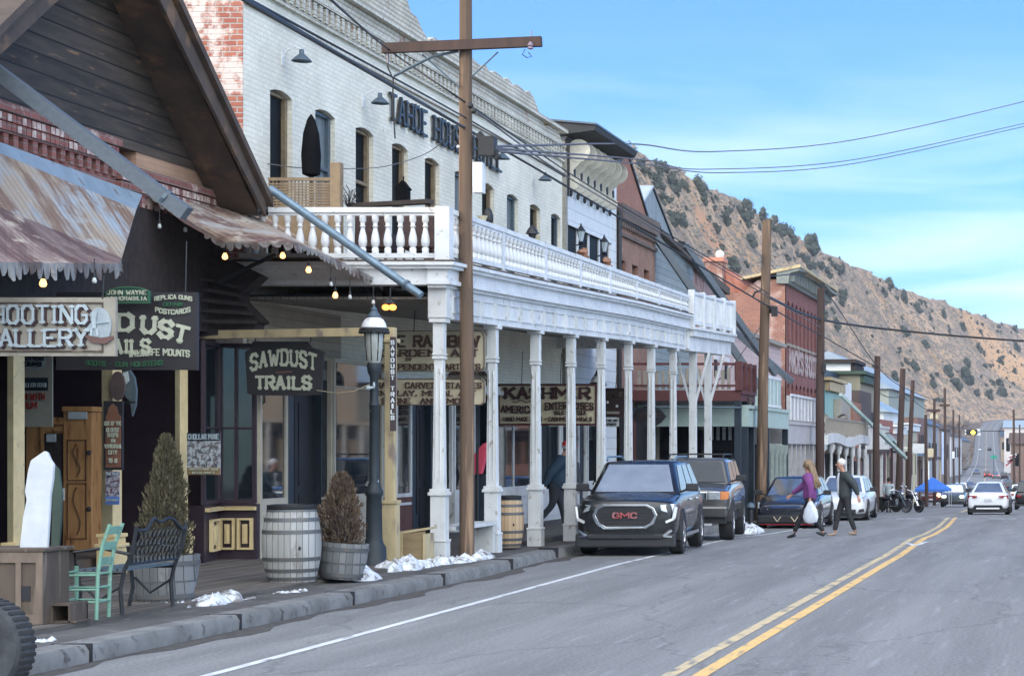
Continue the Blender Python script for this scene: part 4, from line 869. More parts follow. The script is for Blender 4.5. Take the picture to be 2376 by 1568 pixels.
# header beam and painted corner post
M['postcream'] = mat('worn_cream_post', (.52,.42,.24), (.40,.32,.19), .75, scale=5, stretch=(1,1,.4), c3=(.24,.19,.15), s3=5, lo3=.55, hi3=.66, bump=.3)
mb = MB(); mb.bar(at(458,777,158), at(893,769,160), .10, .12); mb.build('header_beam', M['postcream'], gb)
mb = MB(); zb_ = .15; s = 160.
mb.box(at(896,0,s).x, at(918,0,s).x, 29.92, 30.06, zb_, 3.6); mb.box(at(891,0,s).x, at(924,0,s).x, 29.9, 30.08, zb_, 1.05); mb.box(at(889,0,s).x, at(926,0,s).x, 29.88, 30.1, 1.05, 1.10)
mb.box(at(886,0,s).x, at(924,0,s).x, 29.9, 30.1, 3.38, 3.44); mb.build('corner_post', M['postcream'], gb, bev=.006)
# braces (stays) from the walls to the canopy and porch edges
br = None
def brace(p, q, r, lab, m, square=False):
    o = thing('roof_brace', lab, 'brace', p, 'long grey stays holding up the canopies and porches'); mb = MB()
    if square: mb.bar(p, q, r*2, r*2)
    else: mb.tube(p, q, r, n=12)
    mb.build('strut', m, o, None if square else 40); mb = MB(); d = (Vector(q)-Vector(p)).normalized(); mb.tube(Vector(q)-d*.30, Vector(q)-d*.26, r*1.15+.01, n=12); mb.build('clamp', M['bluegrey'], o); return o
M['stay'] = mat('grey_painted_steel', (.085,.105,.125), (.11,.13,.15), .5, .1, scale=14)
brace(at(-60,127,208), at(433,496,208), .077, 'thick square grey steel stay crossing in front of the nearest gable', M['stay'], True)
brace(at(626,438,157), at(977,686,158), .062, 'round blue grey stay pipe ending above the old street lamp', M['steel'])
brace(at(1515,540,77.6), at(1762,899,76), .10, 'dark grey stay reaching down behind the end of the white balcony', M['stay'], True)
brace(at(1590,570,71.7), at(1800,868,69), .10, 'dark grey stay running down behind the second utility pole', M['stay'], True)
brace(at(1655,725,65.7), at(1838,886,66), .10, 'lower grey stay in front of the painted wall lettering', M['stay'], True)
# string lights
M['bulbon'] = emit('lit_bulb', (1.0,.44,.14), 2.0); M['bulboff'] = mat('clear_bulb', (.65,.68,.66), (.5,.52,.5), .2); M['orangebulb'] = emit('orange_lit_bulb', (1.0,.28,.04), 2.6)
bd = [(100,658,210,1),(522,596,168,1),(656,594,160,1),(716,627,165,1),(778,686,160,1),(219,652,205,0),(370,526,170,0),(430,534,168,0),(508,566,165,0),(768,660,162,0),(866,702,158,0),(812,690,160,0)]
bp = {}
for k, (x, y, s, lit) in enumerate(bd):
    p = at(x, y, s)
    if lit not in bp:
        o = thing('light_bulb', 'x', 'light bulb', p, 'string light bulbs under the rusty canopies'); r = .028 if not lit else .040
        MB().lathe([(.0,-r),(r*.7,-r*.8),(r,-.1*r),(r*.75,r*.7),(.018,r*1.3),(.0,r*1.35)], n=12).build('globe', M['bulbon'] if lit else M['bulboff'], o, 60, world=False)
        MB().tube((0,0,r*1.2), (0,0,r*1.2+.06), .018).tube((0,0,r*1.2+.06), (0,0,r*1.2+.22), .006).build('socket', M['black'], o, world=False); bp[lit] = o
    else: o = dup(bp[lit], p)
    o['label'] = ['lit bulb above the shooting gallery sign','lit bulb left of the canopy corner, first of the lit row','lit bulb just under the canopy corner','lit bulb below and right of the canopy corner','lit bulb farthest right in the row, under the fringe','unlit bulb hanging above the small green oval sign','unlit bulb high under the brick corbel','unlit bulb right of the end of the square stay','unlit bulb where the scalloped edge turns level','unlit bulb between two lit ones under the fringe','unlit bulb nearest the old street lamp','unlit bulb hanging left of the one by the street lamp'][k]
o = thing('heat_lamp', 'glowing orange double lamp hanging under the canopy tip above the street lamp', 'lamp', at(903,700,158)); MB().ball(at(895,713,158), .055, 12, (1,1,.8)).ball(at(911,713,158), .055, 12, (1,1,.8)).build('bulb', M['orangebulb'], o, 60); MB().lathe([(0,.06),(.03,.05),(.105,.0),(.10,-.005),(0,.03)], at(903,704,158), 14).tube(at(905,697,158), at(906,668,158), .01).build('shade', M['black'], o, 40)
# ================================================================ signs
def signboard(name, label, x0, x1, y0, y1, s, m, th=.04, shape=None, border=None, hang=None, group=None):
    c = at((x0+x1)/2, (y0+y1)/2, s); o = thing(name, label, 'sign', c, group); w_, h_ = (x1-x0)/s/2, (y1-y0)/s/2
    P = shape or [(-1,-1),(1,-1),(1,1),(-1,1)]
    MB().prism([c+Vector((a*w_, .0, b_*h_)) for a, b_ in P], (0, th, 0)).build('board', m, o)
    if border:
        mm, bw_ = border; mb = MB(); n = len(P)
        cc = [Vector((a*w_, 0, b_*h_)) for a, b_ in P]
        for i in range(n):
            p, q = cc[i], cc[(i+1) % n]; k = 1-bw_/max(w_, .01); k2 = 1-bw_/max(h_, .01)
            mb.prism([c+p+Vector((0,-.02,0)), c+q+Vector((0,-.02,0)), c+Vector((q.x*k, -.02, q.z*k2)), c+Vector((p.x*k, -.02, p.z*k2))], (0, .018, 0))
        mb.build('border', mm, o)
    if hang:
        mb = MB()
        for hx, hy in hang: mb.tube(at(hx, y0+3, s), at(hx+3, hy, s), .008, n=6)
        mb.build('hanger', M['black'], o)
    return o, c
def letters(o, s_, x0, x1, y, h, s, m, wt=.9, curve=0, depth=.012, name='lettering', dy=-.004, serif=True, gap=1.5, d=None):
    mb = MB(); c = at((x0+x1)/2, y, s)+Vector((0, dy, 0)); text(mb, s_, c, (x1-x0)/s, h/s, wt=wt, curve=curve/s, depth=depth, serif=serif, gap=gap)
    # text() thickens along right x up = -Y, towards the street traffic
    return mb.build(name, m, o)
M['signgrey'] = mat('weathered_grey_sign', (.34,.31,.26), (.27,.245,.20), .8, scale=6, c3=(.20,.17,.14), s3=5, lo3=.6, hi3=.72)
M['letblue'] = mat('pale_blue_letter_paint', (.42,.49,.52), (.34,.40,.43), .7, scale=10); M['letshadow'] = mat('dark_letter_shade', (.018,.014,.02), (.05,.02,.02), .7, scale=3)
s = 214.
o, c = signboard('shop_sign', 'weathered grey sign reading SHOOTING GALLERY with a painted round picture at its right end', -160, 268, 690, 826, s, M['signgrey'], .05, hang=[(238,640)])
mb = MB()
for (a, b_, c0, d0) in ((-150,240,701,705),(-150,240,813,817),(237,240,705,813)): p = at(a, d0, s); q = at(b_, c0, s); mb.box(p.x, q.x, p.y-.012, p.y-.001, p.z, q.z)
mb.build('inset_frame', M['oldwood'], o)
letters(o, 'SHOOTING', -48+4, 204+5, 730+4, 40, s, M['letshadow'], .95, dy=-.003, name='letter_shade'); letters(o, 'SHOOTING', -48, 204, 730, 40, s, M['letblue'], .85, dy=-.018)
letters(o, 'GALLERY', -33+4, 204+5, 784+4, 38, s, M['letshadow'], .95, dy=-.003, name='letter_shade'); letters(o, 'GALLERY', -33, 204, 784, 38, s, M['letblue'], .85, dy=-.018)
cc = at(232, 758, s)+Vector((0,-.02,0)); MB().prism([cc+Vector((.13*math.cos(a*.3307), 0, .20*math.sin(a*.3307)+.01)) for a in range(19)], (0,.018,0)).build('painted_disc', mat('faded_scene_paint', (.27,.33,.37), (.36,.40,.42), .8, scale=9), o)
mb = MB(); mb.prism([cc+Vector((x_, -.01, z_)) for x_, z_ in ((-.15,-.11),(-.08,-.17),(.06,-.19),(.16,-.13),(.16,-.10),(.02,-.12),(-.14,-.09))], (0,.008,0)); mb.build('painted_ribbon', mat('brown_scene_paint', (.15,.08,.07), (.10,.06,.05), .8), o)
mb = MB(); 
for (a, b_, w_) in (((-.05,-.02),(-.05,.10),.04),((-.05,.10),(-.04,.16),.05),((-.05,.03),(.11,.05),.012),((-.08,-.02),(-.08,-.10),.025),((-.02,-.02),(-.01,-.10),.025)): mb.bar(cc+Vector((a[0], -.012, a[1])), cc+Vector((b_[0], -.012, b_[1])), w_, .006)
mb.build('painted_figure', M['letblue'], o)
M['signplum'] = mat('dark_sign_board', (.020,.018,.022), (.026,.024,.028), .6, scale=3); M['letcream'] = mat('cream_letter_paint', (.50,.52,.40), (.42,.44,.34), .7, scale=8); M['greenp'] = mat('green_sign_paint', (.012,.085,.055), (.015,.07,.05), .5); M['letgreen'] = mat('dull_green_letter_paint', (.03,.12,.06), (.03,.10,.05), .7)
s = 196.
o, c = signboard('shop_sign', 'big dark hanging sign with SAWDUST TRAILS in cream slab letters partly behind the grey sign', 130, 458, 678, 858, s, M['signplum'], .05, hang=[(430,560)])
letters(o, 'SAWD', 128, 310-2, 748, 36, s, M['letcream'], 1.25); 
for ch, x, y, rot in (('U',346,753,-.06),('S',386,764,-.12),('T',422,776,-.25)):
    mb = MB(); cc = at(x, y, s); text(mb, ch, cc+Vector((0,-.004,0)), 28/s, 36/s, right=(math.cos(rot),0,math.sin(rot)), up=(-math.sin(rot),0,math.cos(rot)), wt=1.3); mb.build('lettering', M['letcream'], o)
letters(o, 'TRAILS', 214, 350-2, 804, 30, s, M['letcream'], 1.25)
letters(o, 'REPLICA GUNS', 360, 446, 694, 9, s, M['letcream'], 1.1, curve=5, serif=False); letters(o, 'POSTCARDS', 362, 442, 718, 10, s, M['letcream'], 1.1, curve=-6, serif=False)
letters(o, 'COINS', 380, 424, 706, 7, s, M['letgreen'], 1.1, serif=False); letters(o, 'WILDLIFE MOUNTS', 300, 440, 821, 14, s, M['letcream'], 1.1, curve=4, serif=False)
letters(o, 'BOOTS - GUN HOLSTERS', 200, 378, 841, 10, s, M['letgreen'], 1.0, curve=-4, serif=False)
s2 = 198.
o, c = signboard('shop_sign', 'small dark green arched sign above the big dark sign', 246, 348, 664, 704, s2, M['greenp'], .03, [(-1,-1),(1,-1),(1,.45),(.6,.85),(.1,1),(-.3,.95),(-.8,.65),(-1,.3)], (M['letgreen'], .018))
letters(o, 'JOHN WAYNE', 252, 342, 679, 9, s2, M['letcream'], .9, serif=False, dy=-.02); letters(o, 'MEMORABILIA', 252, 342, 693, 8, s2, M['letcream'], .9, serif=False, dy=-.02)
s = 157.
shp = [(-1,.62),(-.86,.72),(-.80,1),(.58,1),(.70,.78),(1,.62),(.93,-.95),(.55,-1),(-.80,-.98),(-.94,-.9),(-.96,-.3)]
o, c = signboard('shop_sign', 'dark plum sign with notched corners reading SAWDUST TRAILS over the bay window', 568, 751, 792, 918, s, M['signplum'], .05, shp, hang=[(592,772),(720,772)])
letters(o, 'SAWDUST', 583, 733, 842, 35, s, M['letcream'], 1.1, curve=13, gap=2.2); letters(o, 'TRAILS', 595, 721, 888, 28, s, M['letcream'], 1.3)
MB().bar(at(640,864,s)+Vector((0,-.006,0)), at(678,862,s)+Vector((0,-.006,0)), .004, .02).build('painted_stroke', mat('red_brown_stroke', (.20,.09,.07), (.16,.07,.06), .7), o)
s = 161.   # vertical letter strip on the corner post
c = at(914, 884, s); o = thing('post_sign', 'narrow brown strip with white letters running down the cream corner post', 'sign', c)
MB().box(at(907.5,0,s).x, at(921,0,s).x, c.y-.05, c.y-.03, at(0,1000,s).z, at(0,782,s).z).build('board', mat('brown_strip', (.06,.045,.05), (.05,.035,.04), .7), o)
mb = MB(); yy = 795.
for ch in 'SAWDUST TRAILS':
    if ch != ' ': text(mb, ch, at(914, yy, s)+Vector((0,-.054+.0,0)), 6.5/s, 8.5/s, wt=1.3, serif=False); yy += 13.6
    else: yy += 11
mb.build('lettering', mat('white_letter_paint', (.7,.74,.74), None, .6), o)
# signs under the white porch
M['tan'] = mat('tan_sign_board', (.62,.55,.38), (.54,.48,.33), .7, scale=5); M['letbrown'] = mat('brown_letter_paint', (.10,.055,.04), (.08,.045,.035), .7)
s = 143.
shp = [(-.93,-1),(.93,-1),(1,-.8),(1,.8),(.93,1),(-.93,1),(-1,.8),(-1,-.8)]
o, c = signboard('shop_sign', 'upper tan sign behind the cream post, advertising garden art by independent artists', 868, 1125, 767, 862, s, M['tan'], .03, shp, (M['letbrown'], .012), hang=[(960,720)])
letters(o, 'THE RAINBOW', 880, 1112, 792, 24, s, M['letbrown'], 1.15, dy=-.02); letters(o, 'GARDEN  ART', 885, 1110, 819, 14, s, M['letbrown'], 1.1, dy=-.02); letters(o, 'BY', 943, 956, 834, 6, s, M['letbrown'], .9, dy=-.02); letters(o, 'INDEPENDENT  ARTISTS', 880, 1115, 851, 12, s, M['letbrown'], 1.1, dy=-.02)
o, c = signboard('shop_sign', 'tan sign advertising hand carved statues and metal art, lower of two behind the cream post', 868, 1125, 878, 940, s, M['tan'], .03, shp, (M['letbrown'], .012))
letters(o, 'HAND  CARVED  STATUES', 874, 1118, 894, 12, s, M['letbrown'], 1.1, dy=-.02); letters(o, 'IN CLAY, METAL ART', 876, 1105, 912, 11, s, M['letbrown'], 1.1, dy=-.02); letters(o, 'STONE  AND  MORE', 888, 1095, 930, 11, s, M['letbrown'], 1.1, dy=-.02)
s = 128.
arch = [(-1,-1),(1,-1)]+[(math.cos(a*math.pi/10), -.2+1.2*math.sin(a*math.pi/10)) for a in range(11)]
o, c = signboard('shop_sign', 'grey arched sign half hidden by the large wooden pole', 1034, 1138, 851, 897, s, M['signgrey'], .03, arch, (M['white'], .015))
letters(o, 'MINERS & CO', 1044, 1128, 868, 7, s, M['letbrown'], .9, curve=4, dy=-.02, serif=False); letters(o, 'ANTIQUES & GEMS', 1040, 1132, 886, 9, s, M['letbrown'], .8, dy=-.02, serif=False)
s = 109.
o, c = signboard('shop_sign', 'wide tan sign with maroon border reading KASHMIR AMERICAN ENTERPRISES', 1155, 1386, 890, 987, s, M['tan'], .05, None, (mat('maroon_border', (.085,.022,.02), (.07,.02,.02), .6), .045), hang=[(1210,815),(1300,820)])
lm = mat('maroon_letter_paint', (.06,.018,.02), (.05,.02,.02), .6)
letters(o, 'KASHMIR', 1173, 1368, 912, 24, s, lm, 1.15, dy=-.02); letters(o, 'AMERICAN', 1164, 1250, 948, 15, s, lm, 1.2, curve=-2, dy=-.02); letters(o, 'ENTERPRISES', 1266, 1377, 943, 15, s, lm, 1.2, curve=2, dy=-.02)
letters(o, 'SILK BOUTIQUE', 1288, 1362, 957, 9, s, lm, 1.1, dy=-.02, serif=False); letters(o, 'HAND MADE RUGS * CASHMERE SHAWLS', 1168, 1374, 972, 9, s, lm, 1.0, dy=-.02, serif=False)
mb = MB(); mb.path([at(1190+i*5, 931+3*math.sin(i*1.2), s)+Vector((0,-.02,0)) for i in range(10)], .01, 5); mb.build('scroll', lm, o)
s = 97.
o, c = signboard('shop_sign', 'dark red brown square sign', 1404, 1448, 900, 968, s, mat('dark_red_sign', (.045,.02,.018), (.035,.018,.018), .6), .05, hang=[(1428,870)])
o['label'] = 'dark red brown square hanging sign right of the wide tan sign'
letters(o, 'KEEPSAKE', 1407, 1445, 915, 10, s, M['oldwood'], .9, dy=-.02, serif=False); MB().ball(at(1410,933,s)+Vector((0,-.03,0)), .035, 8, (1,.3,1)).ball(at(1432,942,s)+Vector((0,-.03,0)), .035, 8, (1,.3,1)).build('painted_flower', M['white'], o); p = at(1408,960,s); MB().box(p.x, p.x+.3, p.y-.02, p.y-.002, p.z, p.z+.06).build('scroll_panel', M['signgrey'], o)
o, c = signboard('shop_sign', 'small white sign under the dark red brown square sign', 1405, 1436, 969, 989, s, M['white'], .02); letters(o, 'FINE ART', 1407, 1434, 975, 5, s, M['navy'], 1.0, dy=-.01, serif=False); letters(o, 'PHOTO', 1410, 1430, 984, 4, s, M['navy'], 1.2, dy=-.01, serif=False)
s = 94.
o, c = signboard('shop_sign', 'dark pointed oval sign seen between the far white columns', 1465, 1546, 942, 990, s, M['signplum'], .05, [(-1,0),(-.7,.7),(-.2,1),(.3,1),(.7,.6),(1,0),(.7,-.6),(.3,-1),(-.2,-1),(-.7,-.7)]); letters(o, 'LIBERTY BOOKS', 1480, 1530, 964, 11, s, M['oldwood'], .9, dy=-.01, serif=False)
# wall panel in the recess, poster, hanging boards
s = 168.
o, c = signboard('painted_panel', 'pale sign panel behind the nearest cream pillar with blue oval, dark pill and red words', 20, 121, 800, 990, s, mat('panel_grey', (.36,.36,.30), (.30,.30,.26), .8), .03)
cc = at(80, 838, s)+Vector((0,-.01,0)); MB().prism([cc+Vector((.16*math.cos(a*.26), 0, .125*math.sin(a*.26))) for a in range(24)], (0,.008,0)).build('painted_oval', M['letblue'], o)
letters(o, 'BEST PICKED', 58, 104, 832, 8, s, M['navy'], 1.2, dy=-.02, serif=False); letters(o, 'GEMS', 60, 98, 845, 8, s, M['navy'], 1.4, dy=-.02, serif=False)
p, q = at(46,906,s), at(112,876,s); MB().box(p.x, q.x, p.y-.012, p.y-.001, p.z, q.z).build('painted_pill', M['navy'], o); letters(o, 'MILLION ROAD', 54, 108, 893, 9, s, M['letblue'], 1.1, dy=-.016, serif=False)
rp = mat('red_letter_paint', (.30,.035,.03), (.24,.03,.03), .7); letters(o, 'IN WITH', 52, 105, 920, 14, s, rp, 1.4, dy=-.012, serif=False); letters(o, 'FILM', 52, 86, 940, 14, s, rp, 1.4, dy=-.012, serif=False)
s = 178.
o, c = signboard('shop_sign', 'tall narrow brown sign with pale lines of words on the middle cream pillar', 240, 284, 930, 1090, s, M['signplum'], .04)
br_ = mat('rust_brown_sign_face', (.22,.10,.06), (.18,.08,.05), .7); MB().prism([at(x_, y_, s)+Vector((0,-.012,0)) for x_, y_ in ((246,1084),(281,1084),(281,966),(275,960),(272,945),(262,936),(253,945),(250,960),(246,966))], (0,.01,0)).build('face', br_, o)
for tt, y in (('ONE OF THE',982),('OLDEST',997),('SHOPS',1009),('IN',1022),('VIRGINIA',1035),('CITY',1049),('1868',1068)): letters(o, tt, 263.5-3.1*len(tt.replace(' ', ''))*.75, 263.5+3.1*len(tt.replace(' ', ''))*.75, y, 8.5, s, M['letcream'], 1.2, dy=-.016, serif=False)
def picture(name, c1, c2, c3_, sc): return mat(name, c1, c2, .5, scale=sc, lo=.44, hi=.52, c3=c3_, s3=sc*1.6, lo3=.54, hi3=.57)
o, c = signboard('poster', 'small poster with a dark picture and a blue foot below the tall narrow brown sign', 245, 277, 1093, 1170, 178., picture('poster_print', (.10,.09,.14), (.40,.40,.44), (.10,.04,.05), 18), .012)
p, q = at(245,1170,178.), at(277,1151,178.); MB().box(p.x, q.x, p.y-.006, p.y-.001, p.z, q.z).build('blue_foot', mat('poster_blue', (.08,.16,.42), (.10,.18,.45), .5), o); letters(o, 'MINE TOURS', 248, 275, 1099, 6, 178., M['letblue'], 1, dy=-.004, serif=False); letters(o, 'OPEN DAILY', 248, 274, 1160, 5, 178., M['letblue'], 1, dy=-.008, serif=False)
s = 166.
o, c = signboard('poster', 'mine poster with grey picture and brown foot in front of the bay window', 434, 511, 1004, 1101, s, picture('poster_photo', (.06,.07,.08), (.42,.45,.47), (.17,.14,.14), 15), .015)
p, q = at(434,1101,s), at(511,1084,s); MB().box(p.x, q.x, p.y-.006, p.y-.001, p.z, q.z).build('brown_foot', mat('poster_brown', (.28,.19,.10), (.24,.16,.08), .6), o)
p, q = at(434,1022,s), at(511,1004,s); MB().box(p.x, q.x, p.y-.006, p.y-.001, p.z, q.z).build('dark_head', M['navy'], o)
letters(o, 'CHOLLAR MINE', 438, 508, 1013, 11, s, M['letblue'], 1.2, dy=-.008); letters(o, 'HISTORIC MINE TOUR', 440, 506, 1088, 4, s, M['letcream'], 1, dy=-.008, serif=False); letters(o, 'OPEN DAILY', 448, 498, 1096, 4, s, M['letcream'], 1, dy=-.008, serif=False)
o = thing('hanging_ornament', 'grey feathered ornament hanging in the doorway beside the middle cream pillar', 'ornament', at(290,905,175))
MB().prism([at(x_, y_, 175) for x_, y_ in ((283,862),(300,858),(311,875),(316,905),(314,940),(306,965),(302,930),(292,922),(284,900))], (0,.05,0)).build('feathers', M['bluegrey'], o)
MB().prism([at(x_, y_, 175)+Vector((0,-.02,0)) for x_, y_ in ((287,866),(297,862),(301,884),(292,892),(284,884))], (0,.018,0)).build('pale_head', M['letblue'], o)
o = thing('hanging_ornament', 'round brown oval plaque hanging beside the grey feathered ornament', 'plaque', at(272,895,177)); MB().prism([at(272+17*math.cos(a*.4), 895+34*math.sin(a*.4), 177) for a in range(16)], (0,.04,0)).build('oval', mat('brown_plaque', (.10,.07,.06), (.07,.05,.05), .7), o); MB().bar(at(245,935,177), at(315,933,177), .03, .03).build('rod', M['black'], o)
# ================================================================ further buildings on the left side of the street
def bld(name, label, X, ya, loc=None): return thing(name, label, 'building', (X, ya, G(ya)))
def wz(y, x, X): return HC-(y-VY)/((x-VX)/X)
SID = boards('white_lapped_siding', (.62,.65,.66), (.72,.74,.74), .30, 'z', .05, .7, bump=.7, gapc=(.40,.42,.42))
# white building with the big scroll brackets
wb = bld('white_sided_building', 'white sided building with big scroll brackets under a dark cornice, next to the brick hotel', XW, 51.2)
y0, y1 = 51.35, 57.0
mb = MB(); wall(mb, XW, .3, y0, y1, 3.2, 9.6, [(51.55,56.35,5.4,7.42)], arch=0); mb.box(XW-8, XW-.3, y0, y1, 0, 9.4); mb.box(XW-.3, XW, y0, y1, 0, 3.2); mb.build('wall', SID, wb)
mb = MB(); mb.box(XW-.25, XW-.07, 51.55, 56.35, 5.4, 7.42); mb.build('pane', M['dimglass'], wb)
mb = MB()
for k in range(5): y = lerp(51.55, 56.3, k/4); mb.box(XW-.07, XW-.035, y-.06, y+.07, 5.4, 7.42)
mb.box(XW-.07, XW+.02, 51.5, 56.4, 7.42, 7.5); mb.build('window_frame', M['white2'], wb)
mb = MB(); mb.prism([(XW-.3,y0-.3,9.55),(XW+.78,y0-.3,9.70),(XW+.82,y0-.3,9.82),(XW-.3,y0-.3,9.92)], (0, 4.75, 0)); mb.box(XW, XW+.04, y0, y1, 9.3, 9.56); mb.build('cornice', M['blackp'], wb)
mb = MB(); mb.prism([(XW-.3,y0-.35,9.925),(XW+.84,y0-.35,9.825),(XW+.84,y0-.35,9.87),(XW-.3,y0-.35,9.97)], (0, 4.85, 0)); mb.build('roof_edge', M['bluegrey'], wb)
for k in range(7):
    y = lerp(y0+.05, y0+4.3, k/6); mb = MB()
    mb.prism([(XW+.30+.29*math.cos(a*.314), y, 9.24+.29*math.sin(a*.314)) for a in range(20)], (0, .07, 0))
    mb.prism([(XW+.001, y+.01, 8.3),(XW+.20, y+.01, 8.42),(XW+.16, y+.01, 8.75),(XW+.40, y+.01, 9.0),(XW+.001, y+.01, 9.3)], (0, .05, 0))
    mb.prism([(XW+.16+.16*math.cos(a*.449), y-.01, 8.42+.16*math.sin(a*.449)) for a in range(14)], (0, .09, 0))
    mb.build('scroll_bracket', mat('bracket_cream_%d' % k, (.68,.65,.54), (.56,.53,.44), .7, scale=5) if k == 0 else bpy.data.materials['bracket_cream_0'], wb, bev=.012)
mb = MB()
for k in range(7): y = lerp(y0+.3, y0+4.6, k/6); mb.ball((XW+.10, y, 8.72), .10, 8, (.8,.8,1.9)); mb.ball((XW+.08, y-.1, 8.2), .06, 8, (.8,.8,1.5))
mb.box(XW, XW+.10, y0-.1, y0-.0, 8.1, 9.5); mb.tube((XW+.08, y1+.02, 3.5), (XW+.08, y1+.02, 8.4), .06); mb.build('downpipe_and_pendants', M['black'], wb)  # black cornice pendants and a corner strip share this mesh with the pipe
mb = MB(); mb.box(XW-.02, XW+.06, 51.02, 51.30, 3, 9.2); mb.build('corner_board', M['signgrey'], wb)
# brown brick two-storey
bb = bld('brown_brick_building', 'brown brick building with three small windows between the white sided one and the grey shed', XW, 57)
TB = brick('tawny_brick', (.36,.185,.125), (.30,.15,.105), (.26,.20,.16), .21, .075, .010, peel=(.42,.30,.22), ps=1.2, lo=.6, hi=.7)
y0, y1 = 57.1, 62.2; hs = [(57.45,58.15,5.4,7.1),(59.0,59.75,5.4,7.1),(60.6,61.35,5.4,7.1)]
mb = MB(); wall(mb, XW, .3, y0, y1, 3.0, 8.2, hs, arch=.0); mb.box(XW-8, XW-.3, y0, y1, 0, 7.9); mb.build('wall', TB, bb)
for h in hs: MB().box(XW-.22, XW-.16, h[0], h[1], h[2], h[3]).build('window', M['dimglass'], bb)
mb = MB(); mb.box(XW-.3, XW+.16, y0, y1, 8.2, 8.62); mb.box(XW-.3, XW+.08, y0, y1, 7.75, 7.85)
for k in range(22): mb.box(XW, XW+.10, y0+.05+k*.23, y0+.17+k*.23, 8.0, 8.2)
mb.build('brick_cornice', brick('dark_cornice_brick', (.20,.14,.11), (.16,.12,.10), (.12,.10,.09)), bb)
gbk = bld('brick_gable_building', 'red brick gable rising behind the brown brick building', -13.6, 59)
mb = MB(); mb.prism([(-13.6, 59.2, 6), (-13.6, 65.2, 6), (-13.6, 65.2, 9.2), (-13.6, 62.4, 10.75), (-13.6, 59.2, 9.0)], (-9, 0, 0)); mb.build('wall', brick('rust_brick', (.40,.17,.11), (.34,.135,.09), (.30,.22,.18), vary=.2), gbk)
mb = MB(); mb.prism([(-13.55, 62.3, 10.8), (-13.55, 65.4, 9.1), (-13.55, 65.4, 9.2), (-13.55, 62.3, 10.92)], (-10, 0, 0)); mb.prism([(-13.55, 62.3, 10.8), (-13.55, 59.0, 8.9), (-13.55, 59.0, 9.0), (-13.55, 62.3, 10.92)], (-10, 0, 0)); mb.build('roof', M['blackp'], gbk)
# grey board gable
gg = bld('grey_gabled_shed', 'tall grey boarded gable with two slit windows behind the brick buildings', -14, 66)
GB = boards('grey_vertical_boards', (.23,.27,.29), (.31,.35,.37), .22, 'w', .07, .75, bump=.5, gapc=(.12,.14,.15), lap=False)
mb = MB(); mb.prism([(-14, 64.9, 5), (-14, 71.4, 5), (-14, 71.4, 9.1), (-14, 68.1, 10.4), (-14, 64.9, 9.0)], (-10, 0, 0)); mb.build('wall', GB, gg)
for y in (67.2, 69.1): MB().box(-14.0, -13.96, y, y+.28, 8.2, 9.3).build('window', M['dimglass'], gg)
RM = boards('pale_metal_roof', (.34,.40,.43), (.42,.47,.50), .45, 'x', .06, .5, bump=.3, gapc=(.25,.3,.32))
mb = MB(); mb.prism([(-13.95, 68.1, 10.42), (-13.95, 64.5, 8.8), (-13.95, 64.5, 8.9), (-13.95, 68.1, 10.5)], (-11, 0, 0)); mb.build('roof', RM, gg)
mb = MB(); mb.prism([(-13.95, 68.1, 10.42), (-13.95, 71.9, 8.9), (-13.95, 71.9, 8.98), (-13.95, 68.1, 10.5)], (-11, 0, 0)); mb.build('roof_edge', M['blackp'], gg); MB().box(-14.3, -13.6, 71.5, 71.9, 8.5, 9.0).build('gutter', M['blackp'], gg)
gs = bld('grey_shop_building', 'low grey boarded shopfront building beside the brown brick one', XW, 62)
mb = MB(); mb.prism([(XW, 62.25, .0), (XW, 68.3, .0), (XW, 68.3, 7.85), (XW, 62.25, 8.35)], (-7, 0, 0)); mb.build('wall', boards('grey_green_siding', (.20,.235,.24), (.26,.29,.29), .2, 'z', .06, .8, bump=.6, gapc=(.1,.11,.11)), gs)
mb = MB(); mb.prism([(XW+.2, 62.25, 8.33), (XW+.2, 68.3, 7.83), (XW+.2, 68.3, 7.93), (XW+.2, 62.25, 8.45)], (-7, 0, 0)); mb.box(XW, XW+.1, 62.3, 68.3, 6.35, 6.5); mb.build('roof_edge', M['oldwood'], gs)
pk = bld('mauve_plaster_building', 'faded mauve plastered building with a dark brick top, beside the grey shop', XW, 68)
mb = MB(); mb.prism([(XW-.3, 68.4, .0), (XW-.3, 76.2, .0), (XW-.3, 76.2, 7.6), (XW-.3, 68.4, 8.05)], (-9, 0, 0)); mb.build('wall', mat('mauve_plaster', (.33,.235,.225), (.24,.16,.15), .9, scale=1.2, c3=(.19,.10,.08), s3=2, lo3=.54, hi3=.62, bump=.3), pk)
mb = MB(); mb.prism([(XW-.1, 68.4, 7.95), (XW-.1, 76.2, 7.5), (XW-.1, 76.2, 7.75), (XW-.1, 68.4, 8.25)], (-9, 0, 0)); mb.box(XW-.3, XW-.1, 68.35, 68.7, 5, 8.0); mb.build('brick_top', M['oldwood'], pk)
# low pink building
pi = bld('pink_sided_building', 'low pink sided building with a row of small white-headed windows below the red brick wall', XW, 71)
mb = MB(); mb.prism([(XW+.02, 70.6, .0), (XW+.02, 88.5, -1), (XW+.02, 88.5, 6.15), (XW+.02, 70.6, 6.15)], (-5, 0, 0)); mb.build('wall', boards('pink_siding', (.52,.39,.36), (.60,.46,.42), .22, 'z', .05, .8, bump=.4, gapc=(.36,.26,.24)), pi)
MB().box(XW-5, XW+.25, 70.5, 88.6, 6.15, 6.3).build('roof_edge', M['signgrey'], pi)
for k in range(6):
    y = 72.2+k*2.15; w_ = MB().box(XW+.02, XW+.045, y, y+.5, 4.35, 4.95).build('window', M['dimglass'], pi); MB().box(XW+.02, XW+.10, y-.1, y+.6, 4.95, 5.12).build('window_head', M['white2'], w_)
